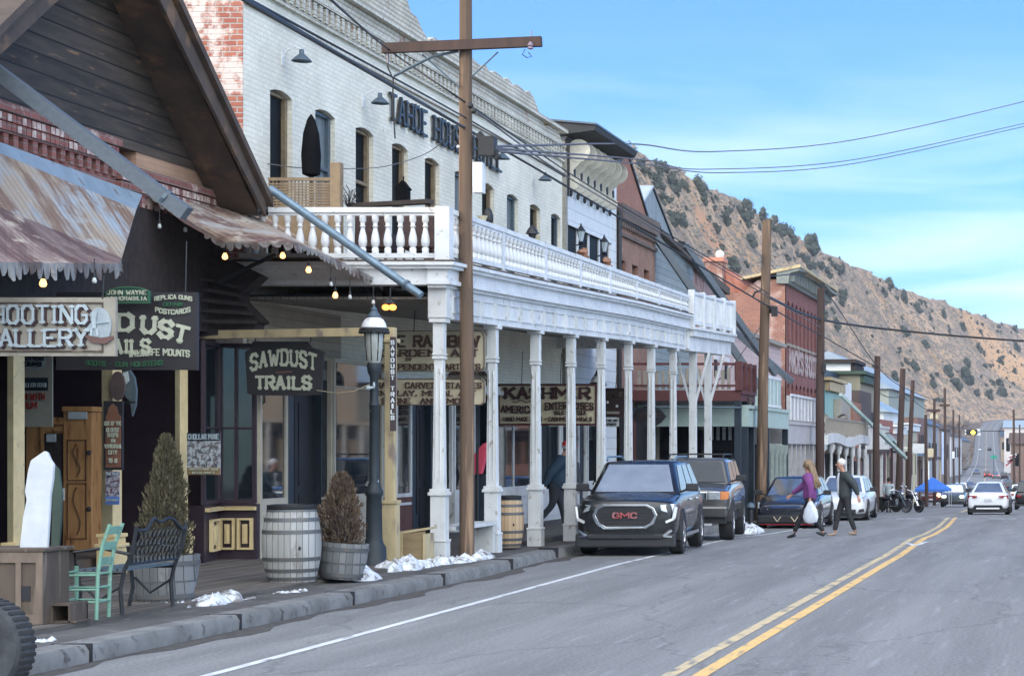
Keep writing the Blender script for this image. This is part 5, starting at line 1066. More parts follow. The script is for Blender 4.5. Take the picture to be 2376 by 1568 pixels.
# three storey red brick
rb = bld('red_brick_building', 'three-storey red brick building with a curved cornice, tall arched windows and faded painted lettering', XW, 90)
RR = brick('street_red_brick', (.27,.10,.085), (.22,.08,.07), (.26,.15,.13), .22, .08, .008, vary=.22)
RS = brick('side_red_brick', (.33,.15,.105), (.27,.115,.085), (.34,.24,.20), .22, .08, .010, peel=(.46,.34,.30), ps=.6, lo=.52, hi=.62, vary=.3)
ya, yb = 89.9, 103.6; wt_, wb_ = 8.35, 6.45
hs = [(90.5+k*1.32, 91.25+k*1.32, wb_, wt_) for k in range(10)]; hs2 = [(90.5+k*1.32, 91.25+k*1.32, 2.9, 4.75) for k in range(10)]
mb = MB(); wall(mb, XW, .35, ya, yb, 5.4, 9.0, hs, arch=.2); wall(mb, XW, .35, ya, yb, 2.4, 5.4, hs2, arch=.2); mb.build('wall', RR, rb)
for hh in (hs, hs2):
    for h in hh:
        w_ = MB().box(XW-.28, XW-.2, h[0], h[1], h[2], h[3]).build('window', mat('maroon_glass', (.05,.016,.02), (.04,.014,.018), .4) if 'maroon_glass' not in bpy.data.materials else bpy.data.materials['maroon_glass'], rb)
        MB().box(XW-.02, XW+.09, h[0]-.08, h[1]+.08, h[2]-.12, h[2]-.0).build('sill', M['signgrey'], w_)
mb = MB(); mb.box(-31, -14.6, ya, ya+.4, -1, 8.6); mb.prism([(XW-.352, ya, -1), (XW-.352, ya, 9.2), (-13.9, ya, 9.15), (-14.6, ya, 8.6), (-14.6, ya, -1)], (0, .405, 0)); mb.box(XW-.352, XW-.0, ya-.003, ya+.3, -1, 9.0); mb.build('side_wall', RS, rb)
mb = MB(); mb.box(-31, XW-.4, ya+.4, yb, -1, 8.4); mb.build('rear_block', RS, rb)
mb = MB(); n = 14
for k in range(n):
    a, b_ = lerp(ya-.2, yb+.2, k/n), lerp(ya-.2, yb+.2, (k+1)/n)
    def tz(t): u = (t-ya)/(yb-ya); return 9.62+.35*max(0, 1-abs(u-.35)*2.2)
    mb.prism([(XW-.35, a, 9.0),(XW+.15, a, 9.0),(XW+.22, a, tz(a)-.25),(XW+.65, a, tz(a)-.12),(XW+.65, a, tz(a)),(XW-.35, a, tz(a)+.05)], (0, b_-a, 0))
for k in range(26): y = lerp(ya, yb-.2, k/25); mb.box(XW+.15, XW+.40, y, y+.16, 9.1, 9.55)
mb.build('cornice', mat('grey_green_cornice', (.22,.24,.22), (.17,.19,.18), .7, scale=4), rb)
mb = MB(); mb.prism([(XW+.7, ya-.25, tz(ya)+.0), (-14.6, ya-.25, 9.15), (-14.6, ya-.25, 9.27), (XW+.7, ya-.25, tz(ya)+.13)], (0, 14.2, 0)); mb.build('roof_edge', M['postcream'], rb)
cr = mat('coral_metal_roof', (.56,.23,.155), (.50,.20,.13), .6, scale=2); mb = MB(); mb.prism([(-15.4, 90.4, 8.62), (-13.4, 90.4, 8.62), (-15.4, 90.4, 9.75)], (0, 5, 0))
for k in range(4): mb.bar((-15.3+k*.45, 90.36, 8.62), (-15.38+k*.3, 90.36, 9.68-k*.27), .03, .05)
mb.build('roof', cr, rb)
mb = MB(); mb.box(-16.15, -15.4, 89.7, 90.6, 8.0, 9.95); chm = mb.build('chimney', RS, rb); MB().box(-16.22, -15.33, 89.6, 90.7, 9.95, 10.12).build('chimney_cap', cr, chm)
MB().lathe([(0,.0),(.12,.02),(.19,.07),(.18,.08),(.0,.03)], (-15.5, 89.6, 10.25), 14, 'y').tube((-15.5, 89.8, 9.9), (-15.5, 89.75, 10.3), .03).build('satellite_dish', M['white2'], rb, 40)
mb = MB(); text(mb, "MACK'S SHOOTERS", (XW+.02, 96.8, 5.72), 11.5, .85, (0,1,0), wt=1.4, depth=.015, gap=1.3); tag(mb.build('lettering', mat('faded_white_wall_paint', (.48,.42,.40), (.30,.18,.16), .9, scale=3), rb), 'faded ghost lettering in white on the brick')
mb = MB(); mb.box(XW-.3, XW+.12, ya, yb, 2.25, 2.42); mb.box(XW-.3, XW+.04, ya, yb, -1.3, 2.25); mb.build('ground_floor', M['plum'], rb)
# red brown balcony porch past the hotel
def porch(name, label, Xo, Za, Zb_, zd_, zu, mcol, mpost, mrail, npost=5, rail_h=.78, fascia=.3, pw=.09, slats=0, deck=True):
    o = bld(name, label, Xo, Za); mb = MB(); mb.box(XW+.05, Xo+.15, Za, Zb_, zd_-.10, zd_); mb.box(Xo-.06, Xo+.10, Za, Zb_, zd_-fascia, zd_-.10); mb.box(XW+.05, Xo-.06, Za, Za+.12, zd_-fascia, zd_-.10); mb.build('deck', mcol, o)
    for k in range(npost):
        z = lerp(Za+.1, Zb_-.1, k/max(1, npost-1)); mb = MB(); mb.box(Xo-pw, Xo+pw, z-pw, z+pw, G(z)+.1, zd_-fascia); mb.box(Xo-pw*1.5, Xo+pw*1.5, z-pw*1.5, z+pw*1.5, G(z)+.1, G(z)+.5); mb.build('post', mpost, o)
    if rail_h:
        mb = MB(); mb.box(Xo-.0, Xo+.08, Za, Zb_, zd_+rail_h-.07, zd_+rail_h); mb.box(XW+.1, Xo, Za, Za+.07, zd_+rail_h-.07, zd_+rail_h); mb.box(Xo, Xo+.06, Za, Zb_, zd_+.1, zd_+.16); mb.box(XW+.1, Xo, Za+.01, Za+.06, zd_+.1, zd_+.16)
        for k in range(4): z = lerp(Za, Zb_, k/3); mb.box(Xo-.05, Xo+.14, z-.09, z+.09, zd_, zd_+rail_h+.04)
        if slats:
            z = Za+.2
            while z < Zb_: mb.box(Xo+.01, Xo+.05, z, z+.05, zd_+.16, zd_+rail_h-.07); z += slats
            x = XW+.3
            while x < Xo-.1: mb.box(x, x+.05, Za+.01, Za+.05, zd_+.16, zd_+rail_h-.07); x += slats
        mb.build('railing', mrail, o)
    return o
M['maroon'] = mat('maroon_paint', (.12,.035,.032), (.085,.028,.027), .6, scale=5); M['palegreen'] = mat('pale_green_paint', (.44,.55,.50), (.36,.46,.42), .6, scale=4); M['mauvew'] = mat('mauve_white_paint', (.52,.50,.49), (.42,.40,.40), .6, scale=4)
M['aqua'] = mat('pale_aqua_paint', (.46,.60,.58), (.38,.50,.49), .6)
pr = porch('maroon_balcony_porch', 'maroon timber balcony porch just past the white hotel balcony', -9.65, 58.7, 61.3, 3.50, 0, M['maroon'], M['navy'], M['maroon'], 3, slats=0)
mb = MB(); random.seed(4); x = XW+.2
while x < -9.8: mb.box(x, x+.10, 58.74, 58.75, 3.52, 4.1+random.uniform(-.05,.05)); x += .17
mb.build('paling', M['signgrey'], pr); mb = MB(); mb.path([(-12.6,58.6,2.4),(-12.55,58.6,2.8),(-12.2,58.6,3.02),(-9.5,58.6,3.0)], .03, 6); mb.build('pipe', M['bluegrey'], pr)
mb = MB(); mb.box(-12.6,-9.8,61.5,61.6,1.8,2.1); mb.build('fascia_board', M['dark'], pr)
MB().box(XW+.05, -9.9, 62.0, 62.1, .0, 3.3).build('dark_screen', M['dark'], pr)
mb = MB(); 
for k in range(7): mb.box(-11.0+k*.18, -10.9+k*.18, 61.97, 61.99, 2.1, 2.75)
mb.build('white_slats', M['white2'], pr)
o, c = signboard('shop_sign', 'faint dark sign with pale letters deep under the maroon balcony', 1590, 1722, 968, 990, 78., M['dark'], .03); letters(o, 'VIRGINIA CITY HATMAKER', 1592, 1720, 979, 10, 78., M['olive'], 1.0, dy=-.01)
pg = porch('green_white_porch', 'pale green and white porch with round columns beyond the maroon balcony', -9.58, 59.5, 67.9, 3.10, 0, M['palegreen'], M['navy'], M['palegreen'], 3, rail_h=0, fascia=.62)
for k in range(5):
    z = lerp(64.0, 67.7, k/4); mb = MB().lathe([(.16,0),(.16,.15),(.11,.25),(.10,2.0),(.16,2.2),(.16,2.36)], (-9.62, z, G(z)+.1), 10); mb.build('round_column', mat('sage_column', (.27,.31,.28), (.22,.26,.24), .6) if k == 0 else bpy.data.materials['sage_column'], pg, 50)
mb = MB(); mb.box(-9.9, -9.6, 63.6, 66.9, 3.14, 4.1); 
mb.build('balustrade_box', M['palegreen'], pg)
mb = MB()
for k in range(4): z = 63.7+k*.8; mb.box(-9.595, -9.575, z, z+.07, 3.2, 4.05)
mb.box(-9.595, -9.57, 63.6, 66.9, 4.02, 4.12); mb.box(-9.595,-9.57,63.6,66.9,3.14,3.22); mb.build('balustrade_frame', M['white2'], pg)
p_ = on(1740, 937, -9.5); MB().lathe([(0,-.02),(.20,-.02),(.20,.02),(0,.02)], p_+Vector((.02,0,0)), 18, 'x').build('round_emblem', M['oldwood'], pg)
pm = porch('mauve_white_porch', 'mauve white porch with tall pilasters in front of the red brick building', -9.65, 68.2, 76.8, 2.75, 0, M['mauvew'], M['mauvew'], M['mauvew'], 2, rail_h=.0, fascia=.75)
mb = MB(); mb.box(-9.62, -9.50, 68.4, 76.6, 2.78, 3.60)
mb.build('balcony_panel', M['mauvew'], pm); mb = MB()
for k in range(10): z = 68.4+k*.88; mb.box(-9.5, -9.46, z, z+.10, 2.8, 3.57)
mb.box(-9.5,-9.44,68.4,76.6,3.58,3.66); mb.build('panel_rib', M['white2'], pm)
for k in range(8):
    z = lerp(68.5, 76.4, k/7); MB().box(-9.75, -9.6, z-.12, z+.12, G(z)+.1, 2.0).build('pilaster', M['mauvew'], pm)
# dark shop wall under the porches
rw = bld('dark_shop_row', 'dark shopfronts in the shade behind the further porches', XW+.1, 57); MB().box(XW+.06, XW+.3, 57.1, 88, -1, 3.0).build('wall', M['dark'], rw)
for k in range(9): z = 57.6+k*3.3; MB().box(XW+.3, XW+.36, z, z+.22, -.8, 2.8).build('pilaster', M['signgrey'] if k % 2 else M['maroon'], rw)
# ---- smaller buildings farther down
def far(name, label, x0, x1, yt, X, col, dep=10, roof=None, cor=None, slope=0, ygr=None, wins=None, wc=None, flat=False):
    """block on the left of the street: near face at picture column x0 on plane X, far end x1"""
    Za, Zb_ = zx(x0, X), zx(x1, X); g = G(Za)-.5; zt = HC-(yt-VY)/(F/Za); o = thing(name, label, 'building', (X, Za, G(Za)))
    MB().box(X-dep, X, Za, Zb_, g, zt).build('wall', col, o)
    if cor: MB().box(X-dep-.2, X+.35, Za-.3, Zb_+.2, zt, zt+.14*(zt-g)/6).box(X-.01, X+.25, Za, Zb_, zt-.5, zt-.05).build('cornice', cor, o)
    if roof: MB().prism([(X-dep-.4, Za-.4, zt+.002), (X+.5, Za-.4, zt+.002), (X-dep*.35, Za-.4, zt+dep*.22)], (0, Zb_-Za+.8, 0)).build('roof', roof, o)
    if wins:
        nx, rows_ = wins
        for k in range(nx):
            y = lerp(Za+(Zb_-Za)*.1, Zb_-(Zb_-Za)*.1, (k+.2)/nx); wdt = (Zb_-Za)*.8/nx*.5
            for r0, r1 in rows_: MB().box(X, X+.05, y, y+wdt, lerp(g, zt, r0), lerp(g, zt, r1)).build('window', wc or M['dimglass'], o)
    return o, Za, Zb_, zt, g
cols = lambda n, c, d: mat(n, c, d, .8, scale=1.2)
mint = boards('mint_and_white_stripes', (.40,.66,.57), (.46,.70,.62), .50, 'y', .42, .6, bump=.2, gapc=(.10,.22,.22))
far('mint_striped_building', 'mint and white striped building with a cream cornice behind the third utility pole', 1914, 1951, 882, -12.7, mint, 4, cor=M['postcream'])
far('dark_roofed_building', 'building with a big dark slate blue roof rising above the mint building', 1900, 1988, 852, -14.5, M['navy'], 9, roof=None)
far('white_parapet_building', 'white building with a rounded parapet end beyond the mint one', 1956, 1976, 884, -12.6, M['white2'], 3)
far('beige_block_building', 'small beige block beyond the white parapet', 1952, 1980, 925, -12.3, cols('beige_render', (.40,.37,.31), (.34,.31,.26)), 4, wins=(2, ((.6,.8),)))
far('orange_brick_building', 'narrow orange brick building among the far shops', 1978, 1998, 932, -12.2, brick('orange_brick', (.42,.18,.10), (.36,.15,.09), (.3,.2,.15)), 4, wins=(2, ((.3,.5),)))
far('white_tower_building', 'small white upper storey with dark green cornice', 1974, 1996, 842, -14.2, M['white2'], 2.4, cor=M['shingle'])
far('green_cornice_building', 'far building with a dark green bracketed cornice', 1996, 2030, 868, -13.2, cols('khaki_wall', (.25,.23,.16), (.30,.27,.20)), 3, cor=mat('bottle_green_cornice', (.03,.06,.04), (.045,.075,.05), .7), wins=(3, ((.55,.75),)))
far('dark_brown_building', 'dark brown tall shop among the far buildings', 1994, 2022, 905, -12.4, cols('dark_brown_wall', (.075,.055,.05), (.10,.07,.06)), 3, wins=(3, ((.45,.65),)))
far('grey_warehouse', 'large pale grey green warehouse with blue grey roof on the slope above the far shops', 2062, 2145, 902, -22, cols('warehouse_wall', (.33,.35,.30), (.29,.31,.27)), 20, roof=cols('warehouse_roof', (.24,.30,.36), (.28,.34,.40)))
far('white_shed', 'low white roofed shed in front of the grey warehouse', 2050, 2090, 955, -16, M['white2'], 8, roof=M['tinfl'])
far('red_shop_building', 'small red shop below the white roofed shed', 2042, 2072, 972, -13.4, brick('bright_red_brick', (.42,.13,.09), (.36,.11,.08), (.3,.2,.18)), 6, wins=(3, ((.35,.6),)))
far('pink_shop_building', 'pinkish shop between the far utility poles', 2072, 2098, 990, -13.6, cols('faded_pink_wall', (.45,.33,.30), (.38,.28,.26)), 6, wins=(3, ((.35,.6),)), cor=M['white2'])
far('cream_shop_building', 'cream shop far down the left side', 2100, 2128, 985, -15, cols('far_cream', (.44,.40,.29), (.38,.34,.26)), 7, cor=M['white2'], wins=(3, ((.4,.65),)))
far('brick_block_building', 'brown brick block behind the far poles', 2130, 2150, 968, -18.5, brick('far_brown_brick', (.24,.13,.10), (.20,.11,.09), (.2,.15,.13)), 9, wins=(4, ((.2,.4),(.6,.8))))
far('blue_grey_house', 'blue grey roofed house beyond the brick block', 2150, 2178, 985, -22, cols('far_bluegrey_wall', (.32,.33,.34), (.28,.29,.31)), 9, roof=M['bluegrey'], wins=(3, ((.5,.75),)))
far('brown_house', 'brown house among bare trees far down the street', 2180, 2204, 995, -26, cols('far_brown', (.20,.15,.12), (.25,.19,.15)), 10, roof=M['barge'], wins=(3, ((.5,.75),)))
far('white_far_house', 'tiny pale house before the traffic light', 2206, 2232, 1012, -33, M['mauvew'], 12, roof=M['barge'], wins=(4, ((.5,.75),)))
far('tan_far_house', 'tiny tan house beside the rising road', 2232, 2250, 1022, -42, cols('far_tan', (.35,.28,.2), (.3,.24,.18)), 12, roof=M['bluegrey'])
# near right-hand far buildings
def rfar(name, label, x0, x1, yt, Z, col, roof=None, dep=14, wins=3, hgt=None):
    s = F/Z; p = at(x0, yt, s); q = at(x1, yt, s); g = G(Z)-.5; o = thing(name, label, 'building', (p.x, Z, G(Z))); MB().box(p.x, q.x, Z, Z+dep, g, p.z).build('wall', col, o)
    if roof: MB().prism([(p.x-.5, Z-.5, p.z+.003), (q.x+.5, Z-.5, p.z+.003), (q.x+.5, Z+dep/2, p.z+2.2), (p.x-.5, Z+dep/2, p.z+2.2)], (0, 0, .15)).build('roof', roof, o)
    for k in range(wins): a = lerp(p.x, q.x, (k+.25)/wins); MB().box(a, a+(q.x-p.x)/wins*.5, Z-.06, Z, lerp(g, p.z, .5), lerp(g, p.z, .78)).build('window', M['dimglass'], o)
    return o
rfar('white_hall', 'pale long building with a blue grey roof on the right of the far road', 2330, 2420, 992, 620, M['mauvew'], M['tinfl'], 20, 5)
rfar('brown_hall', 'brown shopfront at the right edge of the far road', 2345, 2450, 1030, 420, cols('brown_hall_wall', (.17,.11,.09), (.22,.15,.12)), M['barge'], 14, 4)
rfar('tan_house', 'small tan house on the rise right of the far road', 2322, 2345, 1012, 900, cols('tan_house_wall', (.34,.27,.2), (.28,.22,.17)), M['bluegrey'], 14, 2)
rfar('grey_right_house', 'grey house beside the right edge of the picture', 2352, 2420, 985, 760, cols('grey_right', (.3,.3,.3), (.26,.27,.28)), M['barge'], 14, 3)
# far white porch with wavy fascia and cluttered balcony
fp = thing('wavy_white_porch', 'white porch with wavy fascia and a cluttered balcony past the third utility pole', 'porch', (-9.6, 78, G(78)))
Za, Zb_ = zx(1912, -9.9), zx(2010, -9.9); mb = MB(); n = 24
for k in range(n):
    a, b_ = lerp(Za, Zb_, k/n), lerp(Za, Zb_, (k+1)/n); f = lambda t: 2.22+.09*math.sin((t-Za)/(Zb_-Za)*9.5)
    mb.prism([(-10.1, a, f(a)-.22), (-10.1, b_, f(b_)-.22), (-10.1, b_, f(b_)+.16), (-10.1, a, f(a)+.16)], (.35, 0, 0))
mb.box(-12.7, -10.1, Za, Zb_, 2.1, 2.2); mb.box(-12.7, -10.1, Za-.1, Za, 1.95, 2.35); mb.build('fascia', M['white'], fp)
for k in range(7):
    z = lerp(Za+.1, Zb_-.4, k/6); MB().lathe([(.14,0),(.14,.2),(.07,.3),(.085,1.2),(.06,2.4),(.13,2.5),(.13,2.9)], (-9.95, z, G(z)+.1), 8).build('column', M['white2'], fp, 50)
mb = MB(); mb.box(-9.86, -9.8, Za, Zb_, 3.0, 3.07); z = Za
while z < Zb_: mb.box(-9.85, -9.81, z, z+.09, 2.36, 3.0); z += .26
x = -12.6
while x < -9.9: mb.box(x, x+.09, Za, Za+.04, 2.36, 3.0); x += .26
mb.box(-12.6, -9.9, Za, Za+.05, 3.0, 3.07); mb.build('railing', M['signgrey'], fp)
mb = MB(); random.seed(3)
for k in range(34): z = random.uniform(Za+.3, Zb_-.3); mb.ball((random.uniform(-12.3,-10.1), z, 2.4+random.uniform(0,.7)), random.uniform(.12,.3), 6, (1,1,1.2), .3)
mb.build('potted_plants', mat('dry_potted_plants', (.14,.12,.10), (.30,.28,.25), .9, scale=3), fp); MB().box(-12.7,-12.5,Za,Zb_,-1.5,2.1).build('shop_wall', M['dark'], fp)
f2 = thing('slatted_white_balcony', 'small balcony with white upright slats between the fourth and fifth poles', 'porch', (-9.9, 98, G(98)))
Za, Zb_ = zx(2012, -10.2), zx(2062, -10.2); mb = MB(); mb.box(-12.8, -10.1, Za, Zb_, 1.6, 1.8); mb.build('deck', M['barge'], f2); mb = MB(); z = Za
while z < Zb_: mb.box(-10.2, -10.15, z, z+.12, 1.8, 2.9); z += .55
x = -12.7
while x < -10.2: mb.box(x, x+.1, Za, Za+.05, 1.8, 2.9); x += .3
mb.box(-12.7,-10.1,Za-.02,Za+.08,2.9,3.0); mb.box(-10.22,-10.12,Za,Zb_,2.9,3.0); mb.build('railing', M['white2'], f2)
for k in range(4): z = lerp(Za+.2, Zb_-.2, k/3); MB().box(-10.3,-10.15,z,z+.15,G(z),1.6).build('post', M['signgrey'] if k%2 else M['white2'], f2)
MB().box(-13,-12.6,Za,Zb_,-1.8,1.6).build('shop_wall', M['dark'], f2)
for k, (x0, x1, yt) in enumerate(((2064,2096,1030),(2098,2126,1040),(2128,2156,1052),(2158,2186,1062))):
    X = -12.2-k*1.6; Za, Zb_ = zx(x0, X), zx(x1, X); zt = HC-(yt-VY)/(F/Za)
    o = thing('shop_awning_porch', ['dark porch with pale awning behind the fifth pole','darker porch with tan edge behind the sixth pole','grey porch in the middle distance above the blue tent','small brown porch far down the left side'][k], 'porch', (X, Za, G(Za)))
    MB().prism([(X-3, Za, zt+.5), (X, Za, zt), (X, Za, zt-.25), (X-3, Za, zt-.1)], (0, Zb_-Za, 0)).build('awning', [M['mauvew'], M['tan'], M['bluegrey'], M['barge']][k], o)
    MB().box(X-3.2, X-3, Za, Zb_, G(Za)-.4, zt).build('shop_wall', M['dark'], o)
    for j in range(4): z = lerp(Za+.2, Zb_-.3, j/3); MB().box(X-.25, X-.1, z, z+.16, G(z), zt-.1).build('post', [M['white2'], M['darkpole'], M['mauvew'], M['tan']][j % 4], o)
# mint and pale braces down the street
brace(at(1950,915,52), at(2102,1062,48), .07, 'pale green stay running down beside the fourth utility pole', M['palegreen'], True)
brace(at(2040,985,44), at(2095,1045,42), .07, 'short pale stay behind the fifth utility pole', M['palegreen'], True)
# ================================================================ utility poles, wires
def pole(x_top, yt, x_bot, yb_, wpx, s, label, m):
    p = at(x_bot, yb_, s); p.z = G(p.y)+.1; t_ = at(x_top, yt, s); t_.y = p.y; r = wpx/s/2
    o = thing('utility_pole', label, 'utility pole', p, 'wooden utility poles along the left kerb')
    pts = [p, p.lerp(t_, .25)+Vector((.012,0,0)), p.lerp(t_, .5)+Vector((-.01,0,0)), p.lerp(t_, .75), t_]; MB().path(pts, r*1.1, 14, r*.86).build('pole', m, o, 60); return o, p, t_
u1, p1_, t1_ = pole(1080, -320, 1083, 1295, 31, 151.5, 'nearest large brown wooden pole with a crossarm, standing in front of the white hotel porch', M['polewood'])
s = 151.5; yb = u1.location.y
def a2(x, y, dy=0): v = at(x, y, s); v.y = yb+dy; return v
MB().bar(a2(895,117,-.14), a2(1262,101,-.14), .10, .15).build('crossarm', M['darkpole'], u1)
MB().path([a2(1068,122,-.1), a2(1010,135,-.12), a2(960,160,-.13), a2(921,181,-.14)], .022, 6).tube(a2(1160,124,-.1), a2(1100,180,-.1), .012).tube(a2(985,130,-.1), a2(1070,205,-.1), .012).build('crossarm_brace', M['bluegrey'], u1)
MB().tube(a2(1239,75,-.14), a2(1239,100,-.14), .008).lathe([(.02,-.06),(.045,-.05),(.035,-.02),(.05,0),(.03,.04),(.012,.06)], a2(1239,112,-.20), 10).tube(a2(907,110,-.14), a2(907,150,-.14), .012).build('insulator', mat('insulator_mauve', (.16,.12,.17), (.2,.15,.2), .3), u1)
MB().path([a2(1222,118,-.1), a2(1216,130,-.1), a2(1226,137,-.1), a2(1238,135,-.1), a2(1230,125,-.1)], .008, 5).path([a2(907,118,-.1), a2(905,160,-.1), a2(915,185,-.05), a2(911,240,0), a2(912,320,.1)], .012, 5).build('loose_wire', M['blackp'], u1)
MB().prism([a2(1101,378,-.05), a2(1120,385,-.05), a2(1118,448,-.05), a2(1103,446,-.05)], (0,.08,0)).box(a2(1100,0).x, a2(1122,0).x, yb-.08, yb+.1, a2(0,448).z, a2(0,378).z).build('white_service_box', M['white2'], u1)
MB().box(a2(1114,0).x, a2(1150,0).x, yb-.1, yb+.1, a2(0,362).z, a2(0,318).z).bar(a2(1110,310), a2(1156,368), .10, .10).ball(a2(1100,250,-.2), .05, 8).ball(a2(1108,262,-.2), .05, 8).build('splice_closure', M['blackp'], u1)
MB().ball(a2(1072,345,-.2), .025, 8).build('white_stud', M['white2'], u1)
polesd = [(1780,512,1764,1165,24,79.3,'second utility pole, brown, standing behind the grey lifted off-road car',M['polewood']),(1905,668,1901,1150,20,65,'third utility pole, dark, left of the mint striped building',M['darkpole']),
 (2036,826,2031,1188,16,50.8,'fourth utility pole, dark red brown, beside the parked white car',M['darkpole']),(2095,855,2083,1152,15,43.8,'fifth utility pole, leaning slightly above the motorcycles',M['darkpole']),
 (2118,882,2106,1135,11,41,'sixth utility pole, thin and dark, right of the leaning one',M['darkpole']),(2148,962,2150,1110,8,34,'seventh utility pole, short and thin behind the blue tent',M['darkpole']),
 (2168,925,2168,1105,7,30,'eighth utility pole, with a small shelf-like arm, behind the blue tent',M['darkpole']),(2192,900,2194,1100,7,26,'ninth utility pole, the tall one before the pale blue banner',M['darkpole']),(2212,950,2213,1092,5,22,'tenth utility pole, thin grey brown one near the white parked car',M['darkpole']),
 (2226,962,2226,1085,4,19,'eleventh utility pole, tiny, left of the traffic light',M['darkpole']),(2352,950,2353,1110,6,22,'utility pole at the right side of the far street',M['darkpole']),(2366,985,2366,1100,4,16,'thin utility pole farthest right beyond the flag',M['darkpole'])]
PT = []
for d in polesd: o, p, t_ = pole(*d); PT.append((o, p, t_))
o, p, t_ = PT[0]; MB().ball(at(1791,718,79.3), .10, 8, (1,1,1.3)).box(at(1793,0,79.3).x, at(1806,0,79.3).x, p.y-.3, p.y-.1, at(0,735,79.3).z, at(0,712,79.3).z).path([at(1772,672,79.3), at(1752,678,79.3), at(1746,690,79.3)], .03, 5).build('splice_closure', M['blackp'], o)
o, p, t_ = PT[1]; MB().box(at(1910,0,65).x, at(1917,0,65).x, p.y-.2, p.y, at(0,865,65).z, at(0,845,65).z).build('splice_closure', M['blackp'], o)
for i, (x0, x1, y) in ((6,(2150,2182,952)),(7,(2180,2204,940))): s = polesd[i][5]; oo = PT[i][0]; q = at(x0, y, s); r_ = at(x1, y, s); q.y = r_.y = PT[i][1].y-.15; MB().bar(q, r_, .12, .2).build('crossarm', M['darkpole'], oo)
def wire(pts, r, label, m=None, sag=0, name='overhead_cable', grp='overhead cables along and across the street'):
    P = []; pm__ = []
    for a, b_ in zip(pts, pts[1:]):
        n = 14
        i_ = len(pm__); pm__.append(1)
        q0 = Vector(pts[max(0, i_-1)]); q1 = Vector(pts[i_]); q2 = Vector(pts[i_+1]); q3 = Vector(pts[min(len(pts)-1, i_+2)])
        for k in range(n): u = k/n; v = .5*((2*q1)+(q2-q0)*u+(2*q0-5*q1+4*q2-q3)*u*u+(3*q1-q0-3*q2+q3)*u*u*u); v.z -= sag*4*u*(1-u); P.append(v)
    P.append(Vector(pts[-1])); o = MB().path(P, r, 6).build(name, m or M['blackp'], None, 60); tag(o, label, 'cable', grp); return o
S1, S2, S3 = 151.5, 79.3, 65.
wm = mat('grey_cable', (.10,.09,.10), (.13,.12,.13), .6)
wire([at(560,-5,300), at(1083,300,S1-1), at(1310,430,112), at(1785,712,S2), at(1905,778,S3), at(2030,850,51)], .022, 'thick main cable running from the top left past the nearest pole and down the street')
wire([at(700,-60,290), at(905,118,S1), at(1083,240,S1), at(1400,452,100), at(1785,682,S2)], .014, 'cable running through the left end of the crossarm')
wire([at(470,-60,320), at(1083,275,S1), at(1310,410,112)], .012, 'thin cable just above the thick one over the hotel wall')
wire([at(1108,262,S1), at(1300,400,114), at(1500,520,94), at(1785,690,S2), at(1905,760,S3)], .014, 'pale cable from the nearest pole to the second pole above the thick one', wm)
wire([at(1150,340,S1), at(1480,335,80), at(1660,352,60), at(1980,325,50), at(2376,236,44), at(2600,175,42)], .024, 'upper cable crossing the sky to the right edge', wm)
wire([at(1150,345,S1), at(1500,372,80), at(1640,393,60), at(1980,371,50), at(2376,287,44), at(2600,235,42)], .022, 'middle cable crossing the sky to the right edge', wm)
wire([at(1160,352,S1), at(1500,382,80), at(1680,401,60), at(1980,380,50), at(2376,294,44), at(2600,243,42)], .022, 'lower cable crossing the sky just under the middle one', wm)
wire([at(1785,690,S2), at(1905,741,S3), at(2100,768,60), at(2376,791,58), at(2600,800,56)], .045, 'dark sagging cable crossing in front of the hill to the right edge')
wire([at(1785,640,S2), at(1905,665,S3), at(2036,850,51), at(2110,905,42), at(2192,935,26)], .02, 'thin cable linking the tops of the farther poles')
wire([at(2036,905,50.8), at(2095,915,43.8), at(2118,925,41), at(2168,950,30)], .02, 'lower cable with slack between the farther poles', sag=.25)
wire([at(620,380,148), at(700,390,146), at(800,392,140), at(900,385,132), at(1000,350,122), at(1083,270,S1)], .008, 'thin drooping wire across the hotel windows', wm)
wire([at(1762,760,79), at(1735,800,79), at(1690,860,79), at(1640,905,79)], .015, 'thin slanting wire behind the second pole', wm)
# traffic light, far furniture
tl = thing('traffic_light', 'hanging traffic light showing yellow over the far road', 'traffic light', at(2257,1002,19)); s = 19.
MB().cb(at(2255,1002,s), (1.35, .3, .7)).build('housing', M['black'], tl); MB().lathe([(0,-.1),(.26,-.1),(.26,.0),(0,0)], at(2258,1003,s)+Vector((0,-.2,0)), 14, 'y').build('yellow_lens', emit('yellow_signal', (1,.75,.05), 2.5), tl)
for dx, dz in ((-13,-4),(12,-5),(-13,4),(13,5)): MB().cb(at(2257+dx,1002+dz,s), (.55,.25,.28)).build('white_panel', M['white2'], tl)
wire([at(2190,985,24), at(2257,998,19), at(2330,1000,20)], .05, 'span wire carrying the traffic light')
o = thing('street_sign', 'small green street name sign on the right of the far road', 'sign', at(2306,1105,18)); MB().cb(at(2306,1060,18), (.75,.04,.45)).build('board', mat('bright_green_sign', (.03,.32,.22), (.03,.3,.2), .5), o); MB().tube(at(2306,1105,18), at(2306,1052,18), .05).build('post', M['bluegrey'], o)
fl = thing('flag', 'red and white striped flag hanging at the right side of the far street', 'flag', at(2345,1070,22)); s = 22.
for k in range(6): MB().prism([at(2333+k*2, 1078-k*4.5, s), at(2352+k*1.2, 1064-k*2.5, s), at(2353+k*1.2, 1068-k*2.5, s), at(2334+k*2, 1082-k*4.5, s)], (0,.03,0)).build('stripe', mat('flag_red', (.45,.10,.12), None, .8) if k == 0 else (bpy.data.materials['flag_red'] if k % 2 == 0 else M['white2']), fl)
MB().tube(at(2356,1085,s), at(2350,1045,s), .03).build('staff', M['bluegrey'], fl)
